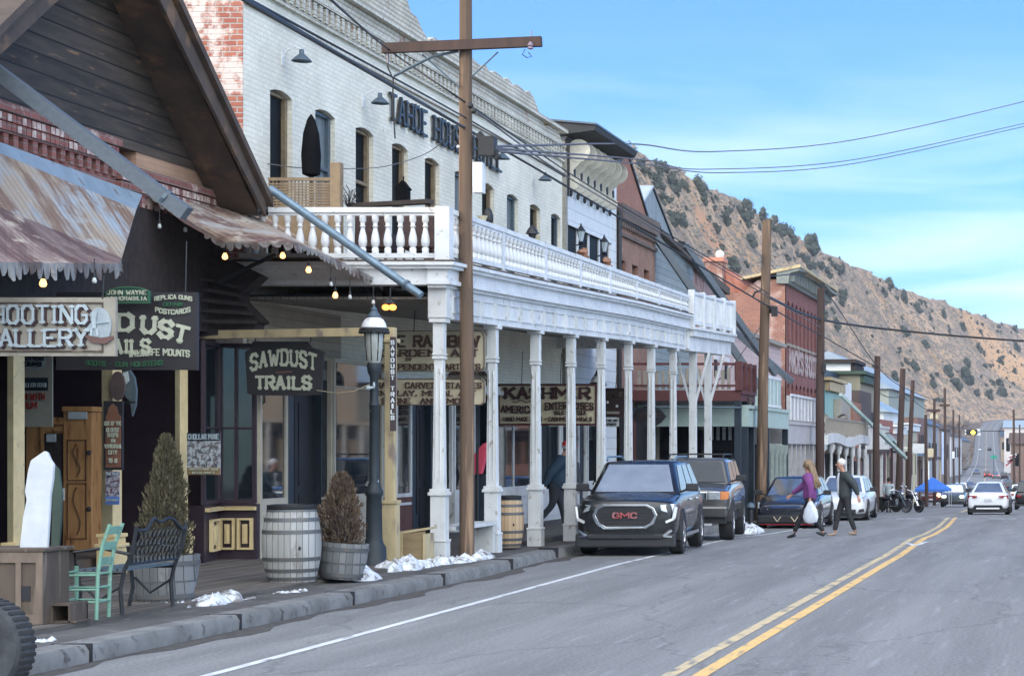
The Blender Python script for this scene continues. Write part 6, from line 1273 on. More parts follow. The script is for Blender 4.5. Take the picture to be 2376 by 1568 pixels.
tn = thing('canopy_tent', 'blue canopy tent on the left pavement beyond the parked cars', 'tent', at(2163,1150,31)); s = 31.
c0 = at(2163,1106,s); rim = [at(2124,1134,s)+Vector((0,-1,0)), at(2204,1134,s)+Vector((0,-1,0)), at(2204,1134,s)+Vector((0,1.8,0)), at(2124,1134,s)+Vector((0,1.8,0))]
MB().add([c0+Vector((0,.4,0))]+rim+[v-Vector((0,0,.18)) for v in rim], [(0,1,2),(0,2,3),(0,3,4),(0,4,1),(1,2,6,5),(2,3,7,6),(3,4,8,7),(4,1,5,8)]).build('roof_cloth', mat('blue_canvas', (.03,.13,.50), (.04,.16,.52), .7), tn)
for v in rim: MB().tube(v, Vector((v.x, v.y, G(v.y)+.1)), .016).build('leg', M['white2'], tn)
bn = thing('banner', 'tall pale blue banner strip beside the ninth pole', 'banner', at(2188,1100,28)); MB().box(at(2185,0,28).x, at(2190,0,28).x, at(0,0,28).y, at(0,0,28).y+.05, at(0,1100,28).z, at(0,1002,28).z).build('cloth', mat('pale_blue_cloth', (.42,.52,.72), None, .8), bn); MB().tube(at(2191,1105,28), at(2191,1000,28), .03).build('staff', M['black'], bn)
for k, (x, y, s, w_, h_, c, lb) in enumerate(((2132,1040,34,28,22,M['white2'],'white tarpaulin shaped sign hanging between the sixth and seventh poles'),(2158,1050,32,16,20,M['tan'],'tan sign board above the blue tent'),(2212,1055,24,6,16,M['white2'],'small upright white sign near the tenth pole'),(2167,965,30,18,10,M['tan'],'tiny yellow board high on the eighth pole'),(2078,1048,46,16,6,M['black'],'small dark oval sign hung off a far porch'),(2062,1020,47,18,22,M['tinfl'],'pale blue sign panel past the fourth pole'))):
    o = thing('street_sign', lb, 'sign', at(x,y,s)); MB().cb(at(x,y,s), (w_/s, .06, h_/s)).build('board', c, o); MB().bar(at(x-w_/2,y-h_/2-4,s), at(x+w_/2,y-h_/2-4,s), .04, .04).build('bracket', M['black'], o)
# ================================================================ across the street (what the shop glass reflects)
def opp(name, label, y0, y1, h, wallm, roofm, gable=True):
    y0, y1 = y0*1.9+30, y1*1.9+30; h *= 1.5; o = thing(name, label, 'building', (9.5, (y0+y1)/2, 0)); MB().box(9.5, 19, y0, y1, .1, h).build('wall', wallm, o)
    if gable: MB().prism([(9.0, y0-.4, h), (9.0, y1+.4, h), (9.0, (y0+y1)/2, h+1.8)], (10.3, 0, 0)).build('roof', roofm, o)
    else: MB().box(9.2, 19.2, y0-.1, y1+.1, h+.002, h+.3).build('roof', roofm, o)
    MB().box(7.6, 9.5, y0, y1, 2.9, 3.05).build('porch_roof', roofm, o)
    n = max(2, int((y1-y0)/2.2))
    for k in range(n): y = lerp(y0+.4, y1-.2, k/n); MB().box(9.44, 9.5, y, y+1.2, .9, 2.6).build('window', M['dimglass'], o); MB().box(7.6, 7.72, y-.1, y+.02, .1, 2.9).build('post', M['white2'], o)
opp('red_barn_shop', 'rust red shop with a gable, across the street', 14, 24, 3.6, cols('barn_red_wall', (.17,.11,.09), (.22,.14,.11)), M['barge'])
opp('tan_brick_shop', 'tan brick shop with a flat roof, across the street', 25, 36, 4.6, cols('tan_brick_wall', (.26,.22,.18), (.32,.27,.21)), M['signgrey'], False)
opp('grey_board_shop', 'grey boarded shop with a gable, across the street', 38, 47, 3.4, cols('grey_board_wall', (.20,.20,.19), (.26,.26,.25)), M['tinfl'])
opp('brick_corner_shop', 'dark brick shop with a flat roof, furthest of the row across the street', 49, 66, 5.0, cols('dark_brick_wall', (.19,.10,.08), (.24,.13,.10)), M['darkpole'], False)
# ================================================================ vehicles
def paint(name, c, metal=0, rough=.22, coat=1): 
    m, t, b, l = nodes(name); b.inputs['Base Color'].default_value = c4(c); b.inputs['Metallic'].default_value = metal; b.inputs['Roughness'].default_value = rough; b.inputs['Coat Weight'].default_value = coat; b.inputs['Coat Roughness'].default_value = .04
    n = t.nodes.new('ShaderNodeTexNoise'); n.inputs['Scale'].default_value = 3; n.inputs['Detail'].default_value = 6; tc_ = t.nodes.new('ShaderNodeTexCoord'); l(tc_.outputs['Object'], n.inputs['Vector'])
    mr_ = t.nodes.new('ShaderNodeMapRange'); mr_.inputs['To Min'].default_value = rough*.7; mr_.inputs['To Max'].default_value = rough*1.7; l(n.outputs[0], mr_.inputs[0]); l(mr_.outputs[0], b.inputs['Roughness']); return m
M['blackcar'] = paint('black_car_paint', (.010,.010,.011), 0, .22, .45); M['silvercar'] = paint('bronze_silver_car_paint', (.085,.082,.078), .5, .28); M['navycar'] = paint('dark_blue_grey_car_paint', (.018,.021,.030), .2, .25)
M['whitecar'] = paint('white_car_paint', (.74,.76,.79), 0, .3); M['greycar'] = paint('grey_car_paint', (.14,.15,.16), .4, .3); M['redcar'] = paint('dark_red_car_paint', (.10,.02,.018), .2, .3)
M['windscreen'] = mat('windscreen_glass', (.58,.61,.60), (.44,.47,.47), .10, .85, scale=1.5); M['sideglass'] = mat('tinted_side_glass', (.10,.13,.16), (.07,.09,.11), .08, .6, scale=2); M['darkglass'] = mat('dark_car_glass', (.035,.04,.042), (.05,.055,.06), .1, .3)
M['lens'] = mat('headlight_lens', (.60,.64,.68), (.40,.44,.48), .12, .4, scale=14); M['redlens'] = mat('red_tail_lens', (.30,.012,.02), (.22,.01,.015), .2); M['amber'] = mat('amber_lens', (.55,.17,.03), None, .2); M['plate'] = mat('number_plate', (.55,.56,.58), (.42,.45,.5), .5)
M['lit'] = emit('lit_headlight', (.95,1.0,.72), 2.6); M['litred'] = emit('lit_brake_light', (1.0,.06,.04), 2.0)
def wheel(par, x, y, r, wd, side):
    w_ = MB(); w_.lathe([(r*.66,-wd/2),(r*.93,-wd/2),(r,-wd*.36),(r,wd*.36),(r*.93,wd/2),(r*.66,wd/2),(r*.64,0)], (x,y,r), 28, 'x')
    o = w_.build('wheel', M['rubber'], par, 35, world=False)
    mb = MB(); e = side*wd*.47
    mb.lathe([(r*.67,e-side*.03),(r*.67,e),(r*.60,e),(r*.57,e-side*.05)], (x,y,r), 28, 'x')
    for k in range(6):
        a = k*math.pi/3+.3; mb.bar(Vector((x+e-side*.02, y, r)), Vector((x+e-side*.015, y+math.cos(a)*r*.6, r+math.sin(a)*r*.6)), .055, .03)
    mb.lathe([(0,e),(r*.14,e),(r*.16,e-side*.04),(0,e-side*.05)], (x,y,r), 14, 'x'); mb.build('rim', M['chrome'], o, 35, world=False)
    MB().lathe([(0,e-side*.09),(r*.6,e-side*.09),(r*.6,e-side*.11),(0,e-side*.11)], (x,y,r), 20, 'x').build('brake_disc', M['blackp'], o, world=False)
def car(name, label, loc, rz, sp_, paintm, group=None, cat='car'):
    """front at local y=0 facing -Y; sp_: L W H belt zb, hood profile, glasshouse, wheels"""
    L_, W, H = sp_['L'], sp_['W'], sp_['H']; hb = sp_.get('belt', .58*H); zb = sp_.get('zb', .22); w2 = W/2
    root = thing(name, label, cat, loc, group); root.rotation_euler = (0, 0, rz)
    st = sp_.get('st') or [(0,.80,zb+.16,hb*.62,hb*.70),(.06,.90,zb+.04,hb*.70,hb*.80),(.22,.97,zb,hb*.78,hb*.87),(.7,1.0,zb,hb*.86,hb*.95),(1.15,1.0,zb,hb*.93,hb*1.0),(L_*.5,1.0,zb,hb*.95,hb*1.0),(L_-.8,1.0,zb,hb*.97,hb*1.02),(L_-.18,.97,zb+.02,hb*.95,hb*1.0),(L_-.04,.92,zb+.06,hb*.88,hb*.93),(L_,.84,zb+.16,hb*.80,hb*.85)]
    V = []; Fc = []
    for (y, k, z0, zs, zt) in st:
        w_ = w2*k; half = [(0,zt),(w_*.55,zt-.008),(w_*.85,zt-.035),(w_*.96,zs),(w_,lerp(z0,zs,.62)),(w_*.99,lerp(z0,zs,.28)),(w_*.93,z0+.02),(w_*.6,z0),(0,z0)]
        ring = half+[(-a, b) for a, b in half[1:-1]][::-1]
        V += [(a, y, b) for a, b in ring]
    n = 16
    for j in range(len(st)-1):
        for i in range(n): Fc.append((j*n+i, j*n+(i+1) % n, (j+1)*n+(i+1) % n, (j+1)*n+i))
    Fc += [tuple(range(n))[::-1], tuple(range((len(st)-1)*n, len(st)*n))]
    body = MB().add(V, Fc).build('body', paintm, root, 180, world=False); sm = body.modifiers.new('s', 'SUBSURF'); sm.levels = 2; sm.render_levels = 2
    # glasshouse
    a0, a1, d0, d1, wb_, wt_ = sp_['gh']     # belt front y, roof front y, roof rear y, belt rear y, half widths
    hz = hb*.97; rz_ = H
    C = [(-wb_,a0,hz),(wb_,a0,hz),(wb_,d1,hz),(-wb_,d1,hz),(-wt_,a1,rz_-.03),(wt_,a1,rz_-.03),(wt_,d0,rz_-.02),(-wt_,d0,rz_-.02)]
    C = [Vector(c) for c in C]; mid = [Vector((0,lerp(a1,d0,.08),rz_)), Vector((0,lerp(a1,d0,.9),rz_+.005))]
    gh = MB().add(C+mid, [(0,1,5,4),(1,2,6,5),(2,3,7,6),(3,0,4,7),(4,5,8),(5,6,9,8),(6,7,9),(7,4,8,9)]).build('roof', paintm, root, 45, bev=.075, world=False); gh.modifiers[0].segments = 4
    def pane(q, u0, u1, v0, v1, m, nm, top_in=0, off=.012):
        a, b_, c, d = q
        def P(u, v): return a.lerp(b_, u).lerp(d.lerp(c, u), v)
        nn = (b_-a).cross(d-a).normalized()*off; ps = [P(u0,v0)+nn, P(u1,v0)+nn, P(u1-top_in,v1)+nn, P(u0+top_in,v1)+nn]
        MB().prism(ps, -nn*.7).build(nm, m, root, world=False)
    F4, R4 = (C[0],C[1],C[5],C[4]), (C[2],C[3],C[7],C[6]); S1_, S2_ = (C[1],C[2],C[6],C[5]), (C[3],C[0],C[4],C[7])
    pane(F4, .06, .94, .06, .90, sp_.get('ws', M['windscreen']), 'windscreen', .02); pane(R4, .08, .92, .12, .88, M['darkglass'] if not sp_.get('rear') else M['windscreen'], 'rear_window', .02)
    for q, fl_ in ((S1_, 0), (S2_, 1)):
        for (u0, u1) in sp_.get('sw', ((.07,.36),(.39,.66),(.69,.93))):
            if fl_: u0, u1 = 1-u1, 1-u0
            pane(q, u0, u1, .10, .88, M['sideglass'], 'side_window', .012)
    # wheels, arches
    r = sp_.get('r', .34); fy, ry = sp_.get('wy', (.88, L_-.95)); tw = sp_.get('tw', .22)
    for sx_ in (-1, 1):
        for y in (fy, ry):
            arch_ = MB().lathe([(0,-.04),(r*1.17,-.04),(r*1.19,.004),(0,.004)], (sx_*(w2-.002 if sx_ < 0 else w2-.002), y, r*1.02), 24, 'x'); 
            arch_ = MB(); arch_.prism([(sx_*(w2-.10), y+r*1.16*math.cos(a*math.pi/12), max(zb*.8, r*1.02+r*1.16*math.sin(a*math.pi/12))) for a in range(-2, 15)], (sx_*.108, 0, 0)); arch_.build('wheel_arch', M['blackp'], root, world=False)
            wheel(root, sx_*(w2-tw/2+.018), y, r, tw, sx_)
    for sx_ in (-1, 1):   # mirrors
        mb = MB(); c = Vector((sx_*(w2+.10), a0+.42, hb+.08)); mb.cb(c, (.22,.11,.14)); mb.bar(c, Vector((sx_*(wb_-.02), a0+.45, hb)), .05, .04); mb.build('wing_mirror', sp_.get('mir', M['blackp']), root, bev=.02, world=False)
    MB().box(-w2*.9, w2*.9, .02, L_-.02, zb*.75, zb+.05).build('underbody', M['blackp'], root, world=False)
    return root
def P_(root, nm, mb, m, sm=None, bev=0, par=None): return mb.build(nm, m, par or root, sm, bev=bev, world=False)
# ---- black SUV nearest
g = car('suv', 'large black SUV with a big chrome ringed grille parked at the kerb, nearest vehicle', (-7.87, 36.0, G(37)), R(3.8),
  dict(L=4.62, W=1.76, H=1.67, belt=1.10, zb=.30, gh=(1.05,1.75,3.95,4.45,.80,.62), r=.375, wy=(.98,3.72), tw=.24,
  st=[(0,.78,.30,.84,.94),(.05,.93,.26,.92,.98),(.18,.99,.24,.96,1.02),(.6,1.0,.26,1.0,1.07),(1.05,1.0,.28,1.05,1.12),(2.3,1.0,.28,1.08,1.12),(3.8,1.0,.30,1.08,1.13),(4.45,.97,.32,1.05,1.12),(4.58,.92,.38,1.0,1.05),(4.62,.84,.45,.9,.96)]), M['blackcar'], None, 'SUV')
oct_ = [(-.56,.02),(-.50,.15),(-.38,.21),(.38,.21),(.50,.15),(.56,.02),(.49,-.13),(.36,-.21),(-.36,-.21),(-.49,-.13)]
def ringmesh(mb, pts, k, y, z, th=.03, kz=None):
    n = len(pts); kz = kz or k
    for i in range(n):
        (a, b_), (c, d) = pts[i], pts[(i+1) % n]; mb.prism([(a,y,b_+z),(c,y,d+z),(c*k,y,d*kz+z),(a*k,y,b_*kz+z)], (0,th,0))
mb = MB(); mb.prism([(a*.95,-.02,b_*.95+.70) for a, b_ in oct_], (0,.07,0)); gr = P_(g, 'grille', mb, M['blackp']); mb = MB(); ringmesh(mb, oct_, .90, -.045, .70, .06, .84); P_(g, 'chrome_surround', mb, M['chrome'], None, .008, gr)
mb = MB()
for k in range(6): z = .53+k*.058; wv = .44 if .57 < z < .82 else .36; mb.box(-wv, wv, -.032, -.02, z, z+.014)
P_(g, 'grille_bar', mb, M['black'], par=gr)
mb = MB(); text(mb, 'GMC', (0, -.036, .72), .40, .085, wt=1.0, serif=False, depth=.02, gap=1.6); P_(g, 'badge', mb, mat('red_badge', (.34,.03,.035), (.5,.3,.3), .3, scale=2), par=gr)
for sx_ in (-1, 1):
    mb = MB(); mb.prism([(sx_*.60,-.02,.90),(sx_*.84,.12,.92),(sx_*.865,.22,.80),(sx_*.80,.06,.74),(sx_*.62,-.02,.80)], (0,.08,0)); hl = P_(g, 'headlight', mb, M['lens'], None, .01)
    mb = MB(); mb.bar((sx_*.865,.09,.86), (sx_*.83,.03,.66), .035, .05); mb.bar((sx_*.83,.03,.66), (sx_*.70,-.03,.60), .03, .04); P_(g, 'daylight_strip', mb, M['white2'], par=hl)
    mb = MB(); mb.bar((sx_*.80,.0,.46), (sx_*.66,-.03,.36), .03, .045); mb.bar((sx_*.66,-.035,.36), (sx_*.80,.0,.345), .03, .035); P_(g, 'fog_trim', mb, M['chrome'])
mb = MB(); mb.box(-.86,.86,-.0,.16,.16,.40); mb.box(-.66,.66,-.035,.06,.30,.40); P_(g, 'lower_bumper', mb, M['blackp'], None, .03)
mb = MB(); mb.box(-.5,.5,-.045,-.03,.395,.41); P_(g, 'bumper_trim', mb, M['navycar'])
for sx_ in (-1, 1):
    mb = MB(); mb.path([(sx_*.60,1.85,1.66),(sx_*.62,2.1,1.73),(sx_*.62,3.6,1.73),(sx_*.60,3.85,1.66)], .02, 6); P_(g, 'roof_rail', mb, M['steel'])
    mb = MB(); mb.box(sx_*.86-.03, sx_*.86+.03, 1.35, 3.3, .30, .36); P_(g, 'sill_trim', mb, M['chrome'])
    for yy in (1.95, 2.95): mb = MB(); mb.box(sx_*.885-.02, sx_*.885+.02, yy, yy+.2, .93, .97); P_(g, 'door_handle', mb, M['chrome'], None, .008)
# ---- lifted silver off-roader
g = car('off_road_car', 'lifted dark silver four-wheel-drive with fat tyres and an orange indicator, parked behind the black SUV', (-8.15, 43.2, G(44)), R(4.6),
  dict(L=4.5, W=1.76, H=1.74, belt=1.22, zb=.50, gh=(1.25,1.72,4.1,4.42,.78,.64), r=.40, wy=(.82,3.55), tw=.29, ws=M['darkglass'],
  st=[(0,.86,.62,1.0,1.06),(.06,.95,.56,1.04,1.10),(.2,.99,.52,1.08,1.13),(.7,1.0,.5,1.12,1.17),(1.2,1.0,.5,1.15,1.22),(2.5,1.0,.5,1.18,1.24),(4.3,1.0,.5,1.18,1.24),(4.45,.96,.55,1.12,1.18),(4.5,.9,.62,1.0,1.1)]), M['silvercar'], None, 'SUV')
mb = MB(); mb.box(-.42,.42,-.03,.03,.86,1.04); P_(g, 'grille', mb, M['chrome'], None, .02); mb = MB(); mb.box(-.36,.36,-.04,-.032,.89,1.01); P_(g, 'grille_mesh', mb, M['bluegrey'])
for sx_ in (-1, 1):
    mb = MB(); mb.box(min(sx_*.44,sx_*.68), max(sx_*.44,sx_*.68), -.02, .05, .87, 1.04); P_(g, 'headlight', mb, M['lens'], None, .015); mb = MB(); mb.prism([(sx_*.69,-.01,.87),(sx_*.84,.06,.88),(sx_*.86,.14,1.04),(sx_*.69,0,1.04)], (0,.06,0)); P_(g, 'indicator', mb, M['amber'])
    mb = MB(); mb.path([(sx_*.58,1.8,1.74),(sx_*.58,2.0,1.81),(sx_*.58,3.9,1.81),(sx_*.58,4.05,1.74)], .018, 6); P_(g, 'roof_rail', mb, M['blackp'])
mb = MB(); mb.box(-.84,.84,-.12,.14,.50,.74); P_(g, 'front_bumper', mb, M['silvercar'], None, .05); mb = MB(); mb.box(-.15,.15,-.14,-.122,.57,.68); P_(g, 'number_plate', mb, mat('red_white_plate', (.5,.45,.42), (.4,.12,.1), .5, scale=9))
for y in (2.2, 2.8, 3.4): mb = MB(); mb.box(-.56,.56,y,y+.04,1.80,1.83); P_(g, 'roof_bar', mb, M['blackp'])
# ---- low dark car and white car nose-on past the gap
low = dict(L=4.3, W=1.76, H=1.46, belt=.92, zb=.16, gh=(.95,1.75,3.5,4.15,.76,.58), r=.32, wy=(.85,3.4), st=[(0,.70,.30,.58,.62),(.05,.88,.20,.64,.70),(.25,.97,.17,.72,.80),(.8,1.0,.16,.82,.92),(1.2,1.0,.16,.88,.97),(2.4,1.0,.16,.92,.98),(3.8,1.0,.18,.92,.98),(4.2,.94,.22,.86,.92),(4.3,.84,.3,.75,.82)])
g = car('low_car', 'low dark blue grey car with a black lower front parked behind the crossing woman', (-8.1, 57.5, G(59)), R(0), low, M['navycar'], None, 'car')
mb = MB(); mb.box(-.80,.80,-.02,.12,.18,.40); P_(g, 'lower_grille', mb, M['black'], None, .03)
mb = MB(); mb.bar((-.34,-.04,.36), (-.24,-.04,.22), .02,.02); mb.bar((-.14,-.04,.36), (-.24,-.04,.22), .02,.02); mb.bar((.14,-.04,.36), (.24,-.04,.22), .02,.02); mb.bar((.34,-.04,.36), (.24,-.04,.22), .02,.02); P_(g, 'v_trim', mb, M['tan'])
mb = MB(); mb.prism([(-.5,-.0,.60),(.5,-.0,.60),(.36,-.03,.66),(-.36,-.03,.66)], (0,.05,0)); P_(g, 'blue_nose_trim', mb, mat('blue_trim', (.06,.12,.3), None, .3)); mb = MB(); mb.box(-.72,.72,-.03,.0,.13,.155); P_(g, 'front_lip', mb, M['redlens'])
for sx_ in (-1, 1): mb = MB(); mb.prism([(sx_*.50,.0,.55),(sx_*.80,.10,.60),(sx_*.83,.32,.74),(sx_*.62,.06,.64)], (0,.05,.03)); P_(g, 'headlight', mb, M['lens'])
g = car('low_car', 'white hatchback behind the crossing man, nearest white vehicle', (-7.75, 67.2, G(68)), R(0), low, M['whitecar'], None, 'car')
mb = MB(); mb.box(-.55,.55,-.03,.1,.22,.38); P_(g, 'lower_grille', mb, M['black'], None, .03)
for sx_ in (-1, 1): mb = MB(); mb.prism([(sx_*.50,.0,.55),(sx_*.80,.10,.60),(sx_*.84,.42,.82),(sx_*.66,.10,.68)], (0,.05,.03)); P_(g, 'headlight', mb, M['lens']); mb = MB(); mb.prism([(sx_*.62,-.01,.28),(sx_*.82,.05,.30),(sx_*.8,.05,.40),(sx_*.66,-.01,.38)], (0,.05,0)); P_(g, 'fog_recess', mb, M['black'])
# ---- white saloon ahead
sed = dict(L=4.6, W=1.80, H=1.43, belt=.95, zb=.18, gh=(1.25,2.05,3.3,4.15,.78,.53), r=.32, wy=(.95,3.65), rear=True, sw=((.10,.46),(.50,.86)), mir=M['black'],
  st=[(0,.74,.30,.58,.64),(.06,.9,.2,.64,.72),(.3,.98,.18,.72,.82),(1.0,1.0,.17,.84,.93),(1.4,1.0,.17,.88,.97),(3.4,1.0,.18,.92,.99),(4.1,1.0,.2,.93,1.0),(4.45,.98,.22,.93,1.0),(4.56,.92,.28,.88,.95),(4.6,.84,.34,.78,.86)])
g = car('saloon_car', 'white saloon driving away with dark red tail lights and a black lower bumper', (-3.85, 89+4.6, G(90)+.0), math.pi, sed, M['whitecar'], None, 'car')
for sx_ in (-1, 1): mb = MB(); mb.prism([(sx_*.885,4.46,.70),(sx_*.50,4.635,.76),(sx_*.44,4.635,.83),(sx_*.87,4.50,.86)], (0,.04,0)); P_(g, 'tail_light', mb, M['redlens'])
mb = MB(); mb.prism([(-.78,4.60,.12),(.78,4.60,.12),(.58,4.64,.44),(-.58,4.64,.44)], (0,.05,0)); P_(g, 'rear_diffuser', mb, M['black']); mb = MB(); mb.box(-.50,.50,4.67,4.69,.27,.33); P_(g, 'bumper_strip', mb, M['whitecar']); mb = MB(); mb.box(-.16,.16,4.60,4.63,.60,.71); P_(g, 'number_plate', mb, M['plate'])
# ---- grey pickup-like SUV with lights on, red one behind
suv = dict(L=4.7, W=1.90, H=1.75, belt=1.12, zb=.30, gh=(1.2,1.75,4.2,4.6,.84,.70), r=.37, wy=(.95,3.75))
def lights(g, m, z=.82, x=.68, ww=.30, hh=.16, nm='headlight', y=-.03):
    for sx_ in (-1, 1): mb = MB(); mb.cb((sx_*x, y+.03, z), (ww, .08, hh)); P_(g, nm, mb, m, None, .02)
g = car('suv', 'grey SUV coming towards the camera with both headlights on, left of the white saloon', (-9.45, 157, G(158)), 0, suv, M['greycar'], None, 'SUV'); lights(g, M['lit']); mb = MB(); mb.box(-.48,.48,-.04,.04,.62,.92); P_(g, 'grille', mb, M['bluegrey'], None, .02); mb = MB(); mb.box(-.85,.85,-.03,.1,.30,.48); P_(g, 'lower_bumper', mb, M['black'], None, .02)
g = car('suv', 'dark red SUV parked on the left with one glaring orange light, under the blue tent', (-12.45, 176, G(177)), 0, suv, M['redcar'], None, 'SUV'); mb = MB(); mb.ball((.66,-.06,.86), .16, 12); P_(g, 'headlight', mb, emit('orange_glare', (1,.55,.22), 4.0)); mb = MB(); mb.box(-.82,-.52,-.03,.04,.76,.92); P_(g, 'headlight', mb, M['lens']); mb = MB(); mb.box(-.2,.2,-.04,0,.42,.54); P_(g, 'number_plate', mb, M['plate'])
def simple(label, x, yb_, s, rz, m, sp__, lt=None, z=.82):
    p = at(x, yb_, s); p.z = G(p.y); 
    if rz: p.y += sp__['L']
    g = car('parked_car' if not lt else 'car', label, p, rz, sp__, m, None, 'car')
    if rz: lights(g, lt or M['redlens'], z, .68, .28, .14, 'tail_light', sp__['L'])
    else: lights(g, lt or M['lens'], z*.8)
    return g
simple('white SUV parked far down the left side, behind the grey one', 2228, 1112, 17, 0, M['whitecar'], suv)
simple('dark saloon parked beyond the far white SUV on the left', 2248, 1108, 14, 0, M['greycar'], sed)
simple('small white car parked left, partly behind the blue tent', 2207, 1120, 22, 0, M['whitecar'], sed)
simple('tiny dark parked car farthest on the left side', 2265, 1085, 8, 0, M['greycar'], sed)
simple('far car with red brake lights, left of the pair', 2291, 1106, 9, math.pi, M['redcar'], suv, M['litred'])
simple('far dark car with faint lights to the right of the red one', 2310, 1107, 9.3, math.pi, M['greycar'], sed, M['litred'])
simple('third far dark car near the right kerb', 2330, 1107, 9.6, math.pi, M['blackcar'], suv)
simple('pale car coming down the far rising road', 2273, 1013, 4.6, 0, M['whitecar'], sed)
simple('black car on the far rising road', 2296, 1013, 4.6, math.pi, M['blackcar'], suv)
simple('white SUV parked at the right kerb near the picture edge', 2366, 1136, 25, math.pi, M['whitecar'], suv)
simple('dark SUV cut by the right picture edge, nearest parked car on the right', 2391, 1182, 39, math.pi, M['blackcar'], suv)
simple('dark hatchback parked at the right beyond the white one', 2352, 1118, 19, math.pi, M['greycar'], sed)
simple('darker car in the row at the right, third from the picture edge', 2345, 1112, 15, math.pi, M['navycar'], suv)
simple('grey car in the right row, farthest before the red lights', 2338, 1109, 12, math.pi, M['greycar'], sed)
# ---- motorcycles
def moto(label, loc, rz, chrome):
    g = thing('motorcycle', label, 'motorcycle', loc, 'motorcycles parked past the fourth pole'); g.rotation_euler = (0, 0, rz)
    def wh(y, r, w_):
        o = P_(g, 'wheel', MB().lathe([(r*.86,-w_/2),(r*.96,-w_/2),(r,0),(r*.96,w_/2),(r*.86,w_/2)], (0,y,r), 24, 'x'), M['rubber'], 40)
        mb = MB().lathe([(r*.87,-.05),(r*.78,-.05),(r*.78,.05),(r*.87,.05)], (0,y,r), 24, 'x'); mb.lathe([(0,-.05),(.05,-.05),(.05,.05),(0,.05)], (0,y,r), 10, 'x')
        for k in range(14): a = k*math.pi/7; mb.tube((0,y,r), (0,y+math.cos(a)*r*.78,r+math.sin(a)*r*.84), .011, n=4)
        P_(g, 'rim', mb, M['chrome'], None, par=o)
    wh(-.82, .34, .09); wh(.78, .32, .16)
    P_(g, 'fuel_tank', MB().ball((0,-.18,.80), .2, 12, (.7,1.5,.7)), M['blackcar'], 60); P_(g, 'seat', MB().ball((0,.36,.70), .2, 10, (.8,1.7,.35)), M['blackp'], 60)
    P_(g, 'engine', MB().cb((0,-.05,.48), (.26,.42,.34)).tube((0,-.18,.5), (0,-.28,.78), .09).tube((0,.08,.5), (0,.16,.74), .09), M['chrome'], None, .02)
    P_(g, 'exhaust', MB().path([(.16,-.2,.5),(.2,0,.3),(.2,.5,.28),(.2,1.0,.32)], .045, 8), M['chrome'], 60); P_(g, 'frame', MB().path([(0,-.42,.85),(0,-.3,.3),(0,.3,.26),(0,.78,.34)], .03, 6).path([(0,-.42,.88),(0,.1,.66),(0,.5,.6),(0,.78,.34)], .025, 6), M['black'])
    P_(g, 'fork', MB().tube((-.09,-.82,.34), (-.09,-.42,1.02), .028).tube((.09,-.82,.34), (.09,-.42,1.02), .028), M['chrome'] if chrome else M['bluegrey'])
    P_(g, 'handlebar', MB().path([(-.42,-.12,1.10),(-.3,-.3,1.14),(-.06,-.42,1.04),(.06,-.42,1.04),(.3,-.3,1.14),(.42,-.12,1.10)], .018, 6).ball((-.36,-.25,1.28), .06, 8).ball((.36,-.25,1.28), .06, 8), M['chrome']); P_(g, 'headlight', MB().ball((0,-.56,.92), .11, 10), M['chrome'], 60)
    P_(g, 'mudguard', MB().path([(0,.42,.5),(0,.6,.70),(0,.85,.70),(0,1.08,.5)], .09, 8), M['blackcar'], 60)
p = at(2072, 1190, 47); p.z = G(p.y); moto('black cruiser motorcycle leaning on its stand, nearer of the two', p, R(58), False)
p = at(2105, 1186, 46.5); p.z = G(p.y); moto('second motorcycle with bright chrome forks and spoked wheel, right of the black cruiser', p, R(50), True)
# ================================================================ street lamps
def lamp(x, ytop, ybot, s, label, first=None):
    p = at(x, ybot, s); 
    if first: 
        o = dup(first, p, label=label); k = (ybot-ytop)/s/3.65; o.scale = (k*.95, k*.95, k); return o
    g = thing('street_lamp', label, 'street lamp', p, 'old fashioned street lamps along the kerb')
    def Q(nm, mb, m, sm=40, par=None): return mb.build(nm, m, par or g, sm, world=False)
    Q('post', MB().lathe([(.20,0),(.20,.10),(.17,.14),(.165,.30),(.13,.36),(.115,.42),(.105,1.02),(.125,1.05),(.125,1.10),(.085,1.18),(.068,1.24),(.062,2.30),(.075,2.32),(.06,2.36),(.055,2.72),(.085,2.78),(.10,2.88),(.09,2.92)], n=16), mat('worn_blue_black_paint', (.010,.017,.022), (.016,.024,.030), .6, c3=(.30,.36,.40), s3=7, lo3=.70, hi3=.74, scale=6))
    Q('lantern_glass', MB().lathe([(.08,2.92),(.105,2.98),(.125,3.14),(.135,3.36),(.12,3.40)], n=16), mat('frosted_lantern_glass', (.38,.40,.38), (.28,.29,.27), .25, scale=5))
    mb = MB(); 
    for k in range(8): a = k*math.pi/4; mb.bar((.105*math.cos(a), .105*math.sin(a), 2.95+.0), (.14*math.cos(a), .14*math.sin(a), 3.38), .012, .012)
    Q('lantern_frame', mb, M['black'], None)
    mb = MB().lathe([(.14,3.36),(.20,3.36),(.205,3.40),(.165,3.43)], n=24)
    for k in range(24): a = k*math.pi/12; mb.ball((.195*math.cos(a), .195*math.sin(a), 3.355), .022, 6)
    Q('scalloped_skirt', mb, M['black'])
    Q('white_dome', MB().lathe([(.175,3.42),(.162,3.48),(.125,3.54),(.08,3.57),(.0,3.58)], n=20), M['white2']); Q('finial', MB().lathe([(.09,3.56),(.095,3.59),(.07,3.62),(.045,3.66),(.05,3.68),(.02,3.72),(.0,3.77)], n=14), M['bluegrey'])
    return g
l0 = lamp(868, 724, 1318, 163, 'nearest blue black street lamp with white dome and scalloped skirt, by the kerbside snow')
